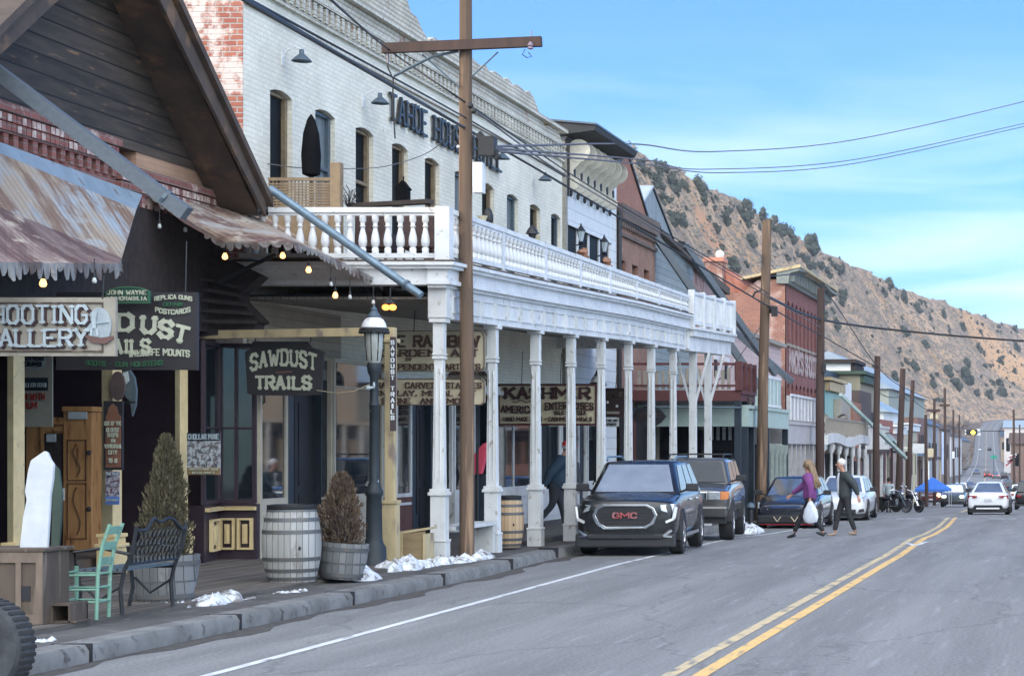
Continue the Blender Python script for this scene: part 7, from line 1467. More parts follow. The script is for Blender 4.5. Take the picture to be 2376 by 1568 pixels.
for a in ((1387,864,1232,103,'second street lamp, dark with white dome, between the white porch columns'),(1627,945,1205,78,'third street lamp seen between the last white porch columns'),(1777,992,1190,62,'street lamp with small white top just right of the second utility pole'),(1868,1005,1180,56,'street lamp in front of the mauve white porch pilasters'),(1929,1036,1180,51,'street lamp just left of the walking man'),(1967,1050,1178,47,'street lamp just right of the walking man'),(2012,1064,1172,43,'small street lamp left of the fourth utility pole'),(1750,988,1200,66,'slim street lamp behind the last dark porch posts')): lamp(*a, first=l0)
MB
o = thing('rope', 'thin rope tied from the dark plum hanging sign to the nearest street lamp', 'rope', at(735,918,157)); MB().path([at(735,905,158), at(780,912,160), at(820,908,162), at(866,888,163)], .007, 5).build('cord', M['tan'], o); MB().ball(at(862,900,163)+Vector((0,-.08,0)), .045, 7, (1.2,.6,.6), .35).ball(at(872,894,163)+Vector((0,-.08,0)), .03, 7, (.5,.6,1.6), .3).build('knot', M['letblue'], o)
# ================================================================ barrels and planters
M['stave'] = boards('grey_barrel_staves', (.27,.27,.25), (.42,.42,.40), .07, 'x', .10, .8, wear=(.18,.15,.13), lo=.55, hi=.72, grain=(1,1,.25), gapc=(.12,.11,.10), nscale=5)
M['staved'] = boards('dark_grey_staves', (.12,.125,.125), (.21,.215,.215), .08, 'x', .08, .85, wear=(.30,.30,.29), lo=.58, hi=.74, grain=(1,1,.25), gapc=(.05,.05,.05), nscale=5); M['stavelt'] = boards('tan_barrel_staves', (.40,.27,.15), (.52,.37,.22), .06, 'x', .08, .7, grain=(1,1,.3), gapc=(.2,.13,.08), nscale=5); M['hoop'] = mat('barrel_hoop', (.10,.115,.125), (.14,.13,.12), .6, .4, scale=12)
def barrel(label, loc, h, r, m, name='barrel', lid=True, tilt=0):
    g = thing(name, label, 'barrel', loc); g.rotation_euler = (0, tilt, .3)
    def rr(z): u = (z/h-.5)*2; return r*(1-.22*u*u)
    pr = [(rr(h*k/12), h*k/12) for k in range(13)]
    if lid: pr += [(rr(h)*.93, h), (rr(h)*.93, h-.03), (0, h-.03)]
    MB().lathe(pr, n=28).build('staves', m, g, 40, world=False)
    for z in (.02, .13, .28, .64, .80, .93):
        z *= h; MB().lathe([(rr(z)+.001,z),(rr(z)+.007,z),(rr(z+.045)+.007,z+.045),(rr(z+.045)+.001,z+.045)], n=28).build('hoop', M['hoop'], g, 40, world=False)
    if lid: MB().lathe([(rr(h)+.012,h-.06),(rr(h)+.02,h-.05),(rr(h)+.02,h+.012),(rr(h)-.03,h+.02),(rr(h)-.035,h-.02)], n=28).build('rim_band', M['black'], g, 40, world=False); MB().lathe([(0,h-.028),(rr(h)*.9,h-.028),(rr(h)*.9,h-.015),(0,h-.015)], n=24).build('lid', M['black'], g, world=False)
    MB().lathe([(0,0),(.025,0),(.025,.012),(0,.012)], (rr(h*.45)*.3,-rr(h*.45)*.955,h*.45), 8, 'y').build('bung', M['black'], g, world=False)
    return g
def half_barrel(label, loc, h, r0, r1, m, tilt=0, rx=0):
    g = thing('planter', label, 'planter', loc); g.rotation_euler = (rx, tilt, .2)
    MB().lathe([(0,0),(r0,0),(lerp(r0,r1,.5)+.02,h*.5),(r1,h),(r1-.03,h),(r1-.035,h-.06),(0,h-.06)], n=28).build('staves', m, g, 40, world=False)
    for z in (.06, .42, .78): z *= h; a = lerp(r0, r1, z/h)+.012; MB().lathe([(a,z),(a+.008,z),(a+.012,z+.05),(a,z+.05)], n=28).build('hoop', M['hoop'], g, 40, world=False)
    MB().lathe([(0,h-.07),(r1-.04,h-.07),(r1-.05,h-.03),(0,h-.01)], n=20).build('earth', M['shingle'], g, world=False); return g
def gp(x, y, s, z=.195): v = at(x, y, s); v.z = z; return v
barrel('grey weathered wine barrel with a black lid standing on the boardwalk', gp(677,1345,186), .94, .35, M['stave'])
barrel('light tan wine barrel standing behind the second white porch column', gp(1178,1270,136,.17), .86, .27, M['stavelt'])
half_barrel('tilted grey half barrel planter between the wine barrel and the street lamp', gp(790,1345,182), .46, .25, .31, M['staved'], R(5))
half_barrel('big grey half barrel planter holding the cone shaped conifer', gp(382,1390,213), .50, .27, .36, M['staved'])
def leafy(name, label, loc, h, prof, n, m1, m2, ls=.03, seed=1, trunk=.025):
    random.seed(seed); g = thing(name, label, 'shrub', loc); mb = MB(); mc = MB()
    for k in range(n):
        t_ = random.random()**.85; R0 = interp(prof, t_); a = random.uniform(0, 6.283); lump = 1+.16*math.sin(a*3+t_*9)+.13*math.sin(a*7-t_*17)+.10*math.sin(a*5+t_*31)
        rr = R0*lump*random.uniform(.55, 1.03); c = Vector((rr*math.cos(a), rr*math.sin(a), t_*h)); up = Vector((math.cos(a)*.5, math.sin(a)*.5, 1)).normalized()
        q = Vector([random.uniform(-1,1) for _ in range(3)]).normalized(); e = up.cross(q).normalized(); l_ = ls*random.uniform(.7,1.6); tgt = mb if random.random() < .62 else mc
        tgt.add([c-e*l_*.35, c+e*l_*.35, c+up*l_*1.5+q*l_*.3], [(0,1,2)])
    core = MB().lathe([(max(.005, r*.62), t*h) for t, r in prof], n=12); core.build('inner_twigs', M['shingle'], g, world=False)
    mb.build('foliage', m1, g, None, world=False, recalc=False); mc.build('foliage_tips', m2, g, None, world=False, recalc=False); MB().tube((0,0,-.12), (0,0,h*.5), trunk).build('trunk', M['oldwood'], g, world=False)
    return g
lg1, lg2 = mat('olive_needles', (.062,.055,.028), (.088,.076,.040), .9, scale=9), mat('grey_green_needles', (.095,.085,.05), (.13,.11,.065), .9, scale=9)
leafy('conifer', 'cone shaped olive green dwarf conifer in the big half barrel', gp(386,1300,213,.62), 1.36, [(0,.17),(.08,.22),(.3,.235),(.55,.18),(.8,.115),(.93,.065),(1,.012)], 9500, lg1, lg2, .026, 5)
lb1, lb2 = mat('brown_dead_needles', (.085,.055,.032), (.12,.08,.045), .9, scale=9), mat('mauve_brown_twigs', (.12,.09,.07), (.15,.11,.09), .9, scale=9)
leafy('dried_shrub', 'dried brown shrub in the tilted half barrel', gp(792,1262,182,.60), .92, [(0,.17),(.1,.24),(.4,.26),(.62,.19),(.8,.12),(.93,.10),(1,.03)], 6500, lb1, lb2, .026, 9)
# ================================================================ things on the boardwalk
# mint ladder-back chair, facing left
g = thing('chair', 'mint green ladder-back chair missing its seat on the boardwalk', 'chair', gp(203,1433,238)); g.rotation_euler = (0,0,R(-84))
M['mint'] = mat('mint_paint', (.19,.37,.28), (.15,.29,.22), .6, scale=8, c3=(.35,.42,.35), s3=12, lo3=.62, hi3=.7)
def C_(nm, mb, m=None, sm=50): return mb.build(nm, m or M['mint'], g, sm, world=False)
for sx_ in (-1, 1):
    C_('leg', MB().tube((sx_*.19,-.17,0), (sx_*.19,-.17,.50), .019, .021, 10)); C_('leg', MB().path([(sx_*.165,.14,0),(sx_*.165,.155,.45),(sx_*.17,.20,.72),(sx_*.175,.27,.92)], .019, 10))
    for z in (.17, .29, .43): C_('side_rung', MB().tube((sx_*.185,-.16,z), (sx_*.168,.15,z), .011))
for z in (.18, .30, .45): C_('front_rung', MB().tube((-.19,-.17,z), (.19,-.17,z), .011))
for z in (.17, .31, .44): C_('rear_rung', MB().tube((-.165,.15,z), (.165,.15,z), .011))
for z, y in ((.55,.165),(.70,.195),(.85,.245)): C_('back_slat', MB().prism([(-.165,y,z-.03),(.165,y,z-.03),(.165,y+.012,z+.035),(.08,y+.012,z+.05),(-.08,y+.012,z+.05),(-.165,y+.012,z+.035)], (0,.012,0)), None, None)
# black iron bench with its back to the street
g = thing('bench', 'black iron garden bench with a curved lattice back between the chair and the conifer', 'bench', Vector((-9.52, 20.62, .195))); iron = mat('black_iron', (.016,.02,.024), (.03,.035,.04), .5, .3, scale=8)
bx0, by0 = g.location.x, g.location.y; Lb = 1.15
def W_(x, y, z): return Vector((x, y, z))
for yy in (0.0, Lb):
    MB().path([(.0,yy,0),(-.02,yy,.25),(.02,yy,.44),(.10,yy,.62),(.14,yy,.88)], .02, 6).path([(-.46,yy,0),(-.42,yy,.2),(-.44,yy,.42)], .02, 6).path([(-.46,yy,.44),(-.48,yy,.62),(-.2,yy,.66),(.08,yy,.60)], .018, 6).path([(-.44,yy,.42),(0.02,yy,.42)], .02, 6).path([(-.40,yy,.30),(-.24,yy,.14),(-.02,yy,.28)], .014, 6).build('end_frame', iron, g, 50, world=False)
for k in range(6): MB().box(-.44+k*.08, -.385+k*.08, .0, Lb, .435, .455).build('seat_slat', mat('blue_grey_slat', (.10,.14,.17), (.07,.10,.12), .55) if k == 0 else bpy.data.materials['blue_grey_slat'], g, world=False)
mb = MB(); top = []
for k in range(17): u = k/16; top.append((.13+.02*math.sin(u*9), u*Lb, .80+.13*math.sin(u*math.pi)+.03*math.cos(u*18)))
mb.path(top, .018, 6); mb.path([(.05,0,.50),(.05,Lb,.50)], .015, 6)
for k in range(13): u = k/12*Lb; mb.tube((.05, u, .5), (.13, min(Lb, u+.20), .84), .009, n=5); mb.tube((.05, u, .5), (.13, max(0, u-.20), .84), .009, n=5)
mb.build('back_lattice', iron, g, 50, world=False)
# weathered chest and open box
g = thing('cabinet', 'weathered wooden chest at the left edge with a pale slab standing on it', 'cabinet', gp(40,1450,247)); s = 247.
a = at(-60,1280,s); b_ = at(100,1450,s); 
MB().box(a.x, b_.x, a.y, a.y+.5, .2, a.z).build('carcass', M['oldwood'], g); MB().box(a.x-.03, b_.x+.03, a.y-.03, a.y+.55, a.z, a.z+.035).build('top', M['oldwood'], g, bev=.008)
mb = MB(); mb.box(b_.x-.06, b_.x+.004, a.y-.02, a.y-.001, .2, a.z); mb.box(a.x, b_.x-.06, a.y-.02, a.y-.001, .2, .29); mb.box(a.x, b_.x-.06, a.y-.02, a.y-.001, a.z-.10, a.z-.0); mb.box(b_.x-.25,b_.x-.20,a.y-.018,a.y-.001,.29,a.z-.10); mb.build('face_frame', mat('paler_weathered_wood', (.20,.155,.12), (.12,.09,.07), .85, scale=6, stretch=(1,1,.3)), g)
MB().box(b_.x-.22, b_.x-.12, a.y-.008, a.y-.0005, .42, .56).build('dark_patch', M['dark'], g)
g = thing('crate', 'low open wooden box lying beside the weathered chest', 'crate', gp(135,1445,245)); a = at(104,1400,245); b_ = at(163,1446,245); mb = MB(); mb.box(a.x,b_.x,a.y,a.y+.35,a.z-.02,a.z); mb.box(a.x,a.x+.02,a.y,a.y+.35,.2,a.z-.02); mb.box(b_.x-.02,b_.x,a.y,a.y+.35,.2,a.z-.02); mb.box(a.x,b_.x+.05,a.y,a.y+.35,.2,.215); mb.box(a.x,b_.x,a.y+.33,a.y+.35,.215,a.z-.02); mb.build('boards', M['oldwood'], g)
g = thing('stone_slab', 'tall white ragged slab with a dark back standing on the weathered chest', 'slab', gp(72,1270,246,.92)); s = 246.
pts = [(32,1272),(40,1200),(48,1160),(44,1140),(52,1090),(58,1068),(78,1054),(90,1046),(97,1050),(104,1066),(112,1078),(110,1110),(104,1150),(101,1205),(97,1272)]
MB().prism([at(x,y,s)+Vector((0,.10,0)) for x, y in pts], (0,.045,0)).build('slab', mat('white_plaster_slab', (.55,.58,.61), (.46,.49,.52), .7, scale=5, bump=.4), g, bev=.01); MB().prism([at(x-3,y-1,s)+Vector((0,.148,0)) for x, y in pts], (0,.012,0)).build('dark_backing', M['shingle'], g)
g = thing('green_board', 'narrow dark green framed board standing behind the white slab', 'board', gp(112,1275,240,.92)); MB().prism([at(x,y,238)+Vector((0,.2,0)) for x, y in ((95,1272),(112,1272),(118,1210),(120,1150),(113,1090),(104,1080),(98,1150))], (0,.03,0)).build('board', mat('dark_green_frame', (.04,.07,.05), (.03,.05,.04), .6), g)
# pine wardrobe in the recess
g = thing('wardrobe', 'carved pine wardrobe with small oval plates standing in the shop entrance', 'wardrobe', at(140,1282,165)); s = 165.
a = at(60,1282,s); b_ = at(150,945,s); c_2 = at(217,1280,s)
MB().box(a.x, b_.x, a.y, a.y+.55, .40, at(0,985,s).z).build('carcass', M['pine'], g, bev=.01)
MB().box(b_.x+.002, c_2.x, a.y-.05, a.y+.5, .42, at(0,955,s).z).build('door', M['pine'], g, bev=.01)
mb = MB(); mb.box(a.x-.03, b_.x-.001, a.y-.04, a.y+.58, at(0,985,s).z, at(0,968,s).z); mb.box(b_.x, c_2.x+.03, a.y-.09, a.y+.55, at(0,955,s).z, at(0,943,s).z); mb.build('cornice', M['pine'], g, bev=.012)
for y0_, y1_ in ((1020,1115),(1120,1250)):
    mb = MB(); u0, u1 = b_.x+.06, c_2.x-.07; z0_, z1_ = at(0,y1_,s).z, at(0,y0_,s).z
    for q in ((u0,u1,z0_,z0_+.015),(u0,u1,z1_-.015,z1_),(u0,u0+.015,z0_,z1_),(u1-.015,u1,z0_,z1_)): mb.box(q[0],q[1],a.y-.062,a.y-.051,q[2],q[3])
    mb.path([(lerp(u0,u1,.5)+.05*math.sin(k*.9), a.y-.058, lerp(z0_+.06,z1_-.06,k/7)) for k in range(8)], .010, 5); mb.build('carved_panel', mat('dark_carving', (.10,.05,.025), (.14,.07,.03), .6) if 'dark_carving' not in bpy.data.materials else bpy.data.materials['dark_carving'], g)
mb = MB(); mb.box(at(104,0,s).x, at(146,0,s).x, a.y-.02, a.y-.001, .42, at(0,1005,s).z); mb.build('dark_opening', M['shingle'], g); mb = MB(); mb.box(at(96,0,s).x, at(104,0,s).x, a.y-.03, a.y-.001, .42, at(0,1000,s).z); mb.box(at(96,0,s).x, at(148,0,s).x, a.y-.03, a.y-.001, at(0,1000,s).z, at(0,990,s).z); mb.build('door_frame', M['pine'], g)
for x, y, w_, h_ in ((125,1016,22,18),(186,964,44,17)): p = at(x,y,s); MB().box(p.x-w_/s/2, p.x+w_/s/2, a.y-.085, a.y-.065, p.z-h_/s/2, p.z+h_/s/2).build('small_plate', M['letblue'], g, bev=.006)
p = at(152,1140,s); MB().box(p.x-.02,p.x+.02,a.y-.075,a.y-.06,p.z-.12,p.z+.05).build('white_tag', M['white2'], g)
for y in (1050,1180): p = at(209,y,s); MB().ball((p.x+.02, a.y-.08, p.z), .035, 8).build('hinge', M['black'], g)
# cream painted bench box beside the corner post, white bench
g = thing('bench', 'rough cream painted plank bench beside the corner post', 'bench', gp(960,1305,158,.15)); s = 158.
mb = MB(); mb.prism([at(924,1240,s), at(992,1228,s), at(992,1223,s), at(924,1233,s)], (0,.42,0)); mb.build('seat', M['postcream'], g); mb = MB(); mb.prism([at(928,1240,s), at(986,1232,s), at(984,1306,s), at(932,1304,s)], (0,.03,0)); mb.build('front_board', mat('bare_plank', (.30,.22,.12), (.20,.145,.08), .85, scale=5, stretch=(.4,1,2)), g)
for x in (928, 982): MB().box(at(x,0,s).x, at(x+6,0,s).x, F/s-.02, F/s+.40, .15, at(0,1238,s).z).build('leg', M['postcream'], g)
g = thing('bench', 'white painted plank seat fixed between the first two white porch columns', 'bench', Vector((-9.75, 33, .15))); MB().box(-9.85,-9.50,31.6,33.9,.60,.66).build('seat', M['white'], g); MB().box(-9.84,-9.52,33.7,33.8,.15,.60).build('end_panel', M['white'], g); MB().box(-9.80,-9.78,31.6,31.7,.15,.60).build('leg', M['white'], g)
# pink coat on a stand
g = thing('coat', 'bright pink coat hanging outside a shop beside the nearest utility pole', 'coat', at(1110,1060,138)); s = 138.
MB().prism([at(x,y,s) for x, y in ((1100,1100),(1094,1062),(1104,1048),(1118,1030),(1127,1026),(1130,1040),(1124,1068),(1116,1100))], (0,.14,0)).build('cloth', mat('pink_cloth', (.62,.07,.12), (.5,.05,.09), .8, scale=9), g, bev=.02)
MB().tube(at(1108,1240,s), at(1108,1030,s), .02).build('stand', M['black'], g); MB().prism([at(x,y,s)+Vector((0,.16,0)) for x, y in ((1086,1235),(1082,1110),(1094,1100),(1120,1100),(1128,1235))], (0,.2,0)).build('dark_coats', M['navy'], g)
# ================================================================ snow
def snow(label, pts, seed, z=.15):
    random.seed(seed); mb = MB()
    for (x, y, s, rx, ry, h) in pts:
        c = at(x, y, s); c.z = (z if c.x < KX(c.y)-.02 else 0)+G(c.y)-.02
        for k in range(14): a = random.uniform(0, 6.28); q = random.random()**.5; mb.ball((c.x+rx*q*math.cos(a), c.y+ry*q*math.sin(a), c.z), h*random.uniform(.6,1.25), 9, (random.uniform(1.0,1.8),random.uniform(1.2,2.4),random.uniform(.8,1.35)), .26)
    o = mb.build('snow_pile', M['snow'], None, 180); sb_ = o.modifiers.new('s', 'SUBSURF'); sb_.levels = sb_.render_levels = 1; tag(o, label, 'snow pile', 'melting dirty snow piles along the kerb'); return o
snow('low dirty snow pile on the kerb in front of the big half barrel', [(455,1405,212,.18,.5,.075),(500,1398,210,.12,.4,.09),(410,1412,215,.10,.3,.05)], 1)
snow('thin patch of ice further along the kerb, right of that low pile', [(570,1402,205,.05,.2,.025),(675,1375,195,.16,.4,.03)], 2)
snow('rounded snow pile at the foot of the nearest street lamp', [(845,1350,178,.10,.3,.13)], 3)
snow('large broken snow heap between the street lamp and the first white column', [(920,1322,165,.12,.4,.12),(960,1330,163,.10,.5,.13),(1000,1318,160,.12,.6,.10)], 4)
snow('snow heap at the foot of the nearest utility pole', [(1050,1308,155,.14,.5,.09),(1085,1300,154,.05,.3,.06)], 5)
snow('small pointed snow heap just right of the nearest utility pole', [(1120,1300,150,.08,.4,.11)], 6)
snow('small flat snow patch near the weathered chest', [(95,1480,262,.12,.12,.035)], 7)
snow('rough grey snow bank between the silver off-roader and the low dark car', [(1738,1215,92,.15,1.2,.22)], 8)
# tyre at the left edge
g = thing('tyre', 'dark car tyre standing at the kerb in the bottom left corner', 'tyre', Vector((-8.22, 15.6, 0.0))); g.rotation_euler = (0, 0, R(-12))
MB().lathe([(.21,-.09),(.24,-.11),(.33,-.105),(.355,-.075),(.36,0),(.355,.075),(.33,.105),(.24,.11),(.21,.09)], (0,0,.36), 36, 'y').build('tread', mat('dusty_tyre_rubber', (.035,.04,.045), (.06,.065,.07), .9, scale=14, bump=.4), g, 40, world=False)
MB().lathe([(0,-.05),(.06,-.06),(.08,-.04),(.18,-.05),(.215,-.09),(.215,.0),(0,.0)], (0,0,.36), 28, 'y').build('rim', M['bluegrey'], g, 40, world=False)
mb = MB()
for k in range(40): a = k*math.pi/20; mb.cb((.357*math.cos(a), 0, .36+.357*math.sin(a)), (.012,.16,.028), Matrix.Rotation(-a, 3, 'Y'))
mb.build('tread_blocks', M['rubber'], g, world=False)
# ================================================================ on the balcony
g = thing('lattice_screen', 'tan wooden lattice screen with a square post at the near end of the balcony', 'screen', Vector((-12.0, 31.9, 4.7))); s = 150.5
a = at(622,480,s); b_ = at(775,412,s); tanw = mat('tan_trellis', (.30,.215,.13), (.22,.155,.095), .8, scale=8); mb = MB(); mb.box(a.x,b_.x,a.y,a.y+.04,b_.z-.05,b_.z); mb.box(a.x,b_.x,a.y,a.y+.04,4.7,a.z-.02)
k = 0
for i in range(9): z = lerp(a.z, b_.z-.07, i/9); mb.box(a.x,b_.x,a.y+.01,a.y+.02,z,z+.028)
for i in range(18): x = lerp(a.x, b_.x, i/18); mb.box(x,x+.022,a.y+.021,a.y+.03,a.z,b_.z-.05)
mb.build('trellis', tanw, g); MB().box(at(768,0,s).x, at(792,0,s).x, a.y-.05, a.y+.10, 4.7, at(0,378,s).z).build('post', tanw, g, bev=.008)
g = thing('parasol', 'black folded parasol standing before the second dark hotel window', 'parasol', Vector((at(722,0,147).x, F/147, 4.7))); s = 147.
MB().lathe([(.03,at(0,412,s).z),(.135,at(0,405,s).z),(.15,at(0,360,s).z),(.12,at(0,310,s).z),(.06,at(0,278,s).z),(.012,at(0,266,s).z)], (g.location.x,g.location.y,0), 14).build('folded_canopy', M['matte'], g, 60); MB().tube(g.location, Vector((g.location.x,g.location.y,6.3)), .022).build('pole', M['black'], g)
g = thing('birdhouse', 'tall black birdhouse on the planter rail behind the balcony balusters', 'birdhouse', at(931,474,134)); s = 134.
MB().prism([at(x,y,s) for x, y in ((918,474),(944,474),(944,440),(948,438),(932,418),(915,438),(918,440))], (0,.2,0)).tube(at(932,420,s)+Vector((0,.1,0)), at(932,408,s)+Vector((0,.1,0)), .012).build('house', M['matte'], g)
g = thing('planter_rail', 'brown planter rail with twigs along the inside of the balcony', 'planter', Vector((-11.6, 34.5, 4.7))); MB().bar(at(812,478,138), at(1000,468,139), .2, .07).box(-11.9,-11.8,34.6,34.7,4.7,5.85).box(-10.9,-10.8,34.5,34.6,4.7,5.85).build('box', M['barge'], g)
random.seed(6); mb = MB()
for k in range(26): p = at(random.uniform(796,830), random.uniform(440,478), 140); mb.path([at(808,482,140), p, p+Vector((random.uniform(-.12,.12),0,random.uniform(-.05,.14)))], .006, 4)
mb.build('bare_twigs', M['shingle'], g)
ch0 = None
for k, x in enumerate((-12.0,-11.1,-10.35)):
    if ch0 is None:
        ch0 = thing('patio_chair', 'x', 'chair', Vector((x, 32.7, 4.72)), 'dark wicker chairs on the balcony'); wk = mat('dark_wicker', (.05,.03,.028), (.09,.05,.045), .8, scale=20); MB().box(-.25,.25,-.22,-.17,.28,.78).box(-.26,-.20,-.2,.3,.25,.52).box(.20,.26,-.2,.3,.25,.52).build('backrest', wk, ch0, world=False, bev=.02); MB().box(-.2,.2,-.17,.3,.24,.34).build('seat', wk, ch0, world=False)
        for a_, b2_ in ((-.23,-.2),(.23,-.2),(-.23,.28),(.23,.28)): MB().tube((a_,b2_,0), (a_,b2_,.26), .02).build('leg', wk, ch0, world=False)
        c = ch0
    else: c = dup(ch0, Vector((x, 32.7, 4.72)))
    c['label'] = ['dark wicker chair behind the balusters, nearest the hotel wall','dark wicker chair behind the balusters, in the middle','dark wicker chair behind the balusters, nearest the street corner'][k]
for k, (x, y, lb, cone) in enumerate(((1137,515,'black lantern with pointed top on the balcony rail just right of the nearest pole',0),(1239,550,'black cone shaped lantern further along the balcony rail',1))):
    Z = F*9.5/(VX-x); p = Vector((-9.53, Z, zr(Z)+.01)); g = thing('lantern', lb, 'lantern', p, 'black lanterns on the white balcony rail')
    MB().lathe([(.05,0),(.06,.05),(.07,.08),(.12,.09),(.08,.17),(.02,.24),(0,.25)] if cone else [(.07,0),(.085,.04),(.08,.14),(.05,.22),(.0,.25)], n=10).build('body', M['black'], g, 40, world=False)
    pt = thing('flower_pot', 'small tan pot on the balcony rail beside the %s black lantern' % ('first' if k == 0 else 'second'), 'flower pot', p+Vector((0,-.32 if k == 0 else .25,0)), 'small pots on the balcony rail'); MB().lathe([(.05,0),(.08,.07),(.085,.08),(.0,.075)], n=12).build('pot', M['tan'], pt, 40, world=False)
g = thing('flower_pot', 'pot of dark red plants behind the corner of the white balcony rail', 'flower pot', Vector((-9.9, 32.6, 5.25)), 'small pots on the balcony rail'); MB().lathe([(.06,-.3),(.12,0),(.10,.01),(0,.0)], n=12).build('pot', M['tan'], g, 40, world=False); mb = MB(); random.seed(2)
for k in range(12): mb.ball((random.uniform(-.14,.14), random.uniform(-.3,.3), random.uniform(.05,.16)), .07, 6, (1,1.4,.7), .3)
mb.build('leaves', mat('dark_red_leaves', (.09,.03,.03), (.06,.05,.03), .8, scale=9), g)
for k, (x, y) in enumerate(((1348,545),(1402,570))):
    p = on(x, y, -12.45); g = thing('wall_lantern', ['glass carriage lantern on the first mullion of the white sided building','glass carriage lantern on the last mullion of the white sided building'][k], 'lantern', p, 'carriage lanterns on the white sided building')
    MB().lathe([(.05,-.16),(.10,.09),(.08,.11)], n=6).build('glass_body', M['letblue'], g, world=False); MB().lathe([(.12,.09),(.07,.17),(.03,.22),(.015,.28),(0,.3)], n=6).lathe([(.0,-.26),(.08,-.2),(.05,-.18)], n=6).bar((0,0,-.22), (-.22,0,-.3), .03, .03).build('cap', M['black'], g, world=False)
    g2 = thing('flower_pot', ['terracotta pot under the first carriage lantern','terracotta pot under the second carriage lantern'][k], 'flower pot', on(x+4, y+55-(4*k), -12.4), 'small pots on the balcony rail'); MB().lathe([(.1,-.25),(.17,.06),(.15,.07),(0,.05)], n=12).ball((0,0,.15), .14, 7, (1,1,.8), .3).build('pot', mat('terracotta', (.36,.19,.12), (.28,.14,.09), .8) if k == 0 else bpy.data.materials['terracotta'], g2, 40, world=False)
# ================================================================ people
M['skin'] = mat('skin', (.50,.27,.19), (.44,.22,.155), .6, scale=6); 
def skinmesh(name, m, par, pts, edges, root=0, sub=2):
    """continuous limbs grown round a skeleton: pts = (x,y,z,rx[,ry])"""
    me = bpy.data.meshes.new(name); me.from_pydata([p[:3] for p in pts], edges, []); me.materials.append(m); o = bpy.data.objects.new(name, me); COL.objects.link(o); o.parent = par
    sk = o.modifiers.new('skin', 'SKIN'); sk.use_smooth_shade = True; lay = me.skin_vertices[0] if me.skin_vertices else None
    if lay is None:
        bpy.context.view_layer.objects.active = o; o.select_set(True); bpy.ops.mesh.customdata_skin_add(); lay = me.skin_vertices[0]
    for i, p in enumerate(pts): r = p[3]; r2 = p[4] if len(p) > 4 else r; lay.data[i].radius = (r, r2); lay.data[i].use_root = (i == root)
    sb_ = o.modifiers.new('sub', 'SUBSURF'); sb_.levels = sub; sb_.render_levels = sub; return o
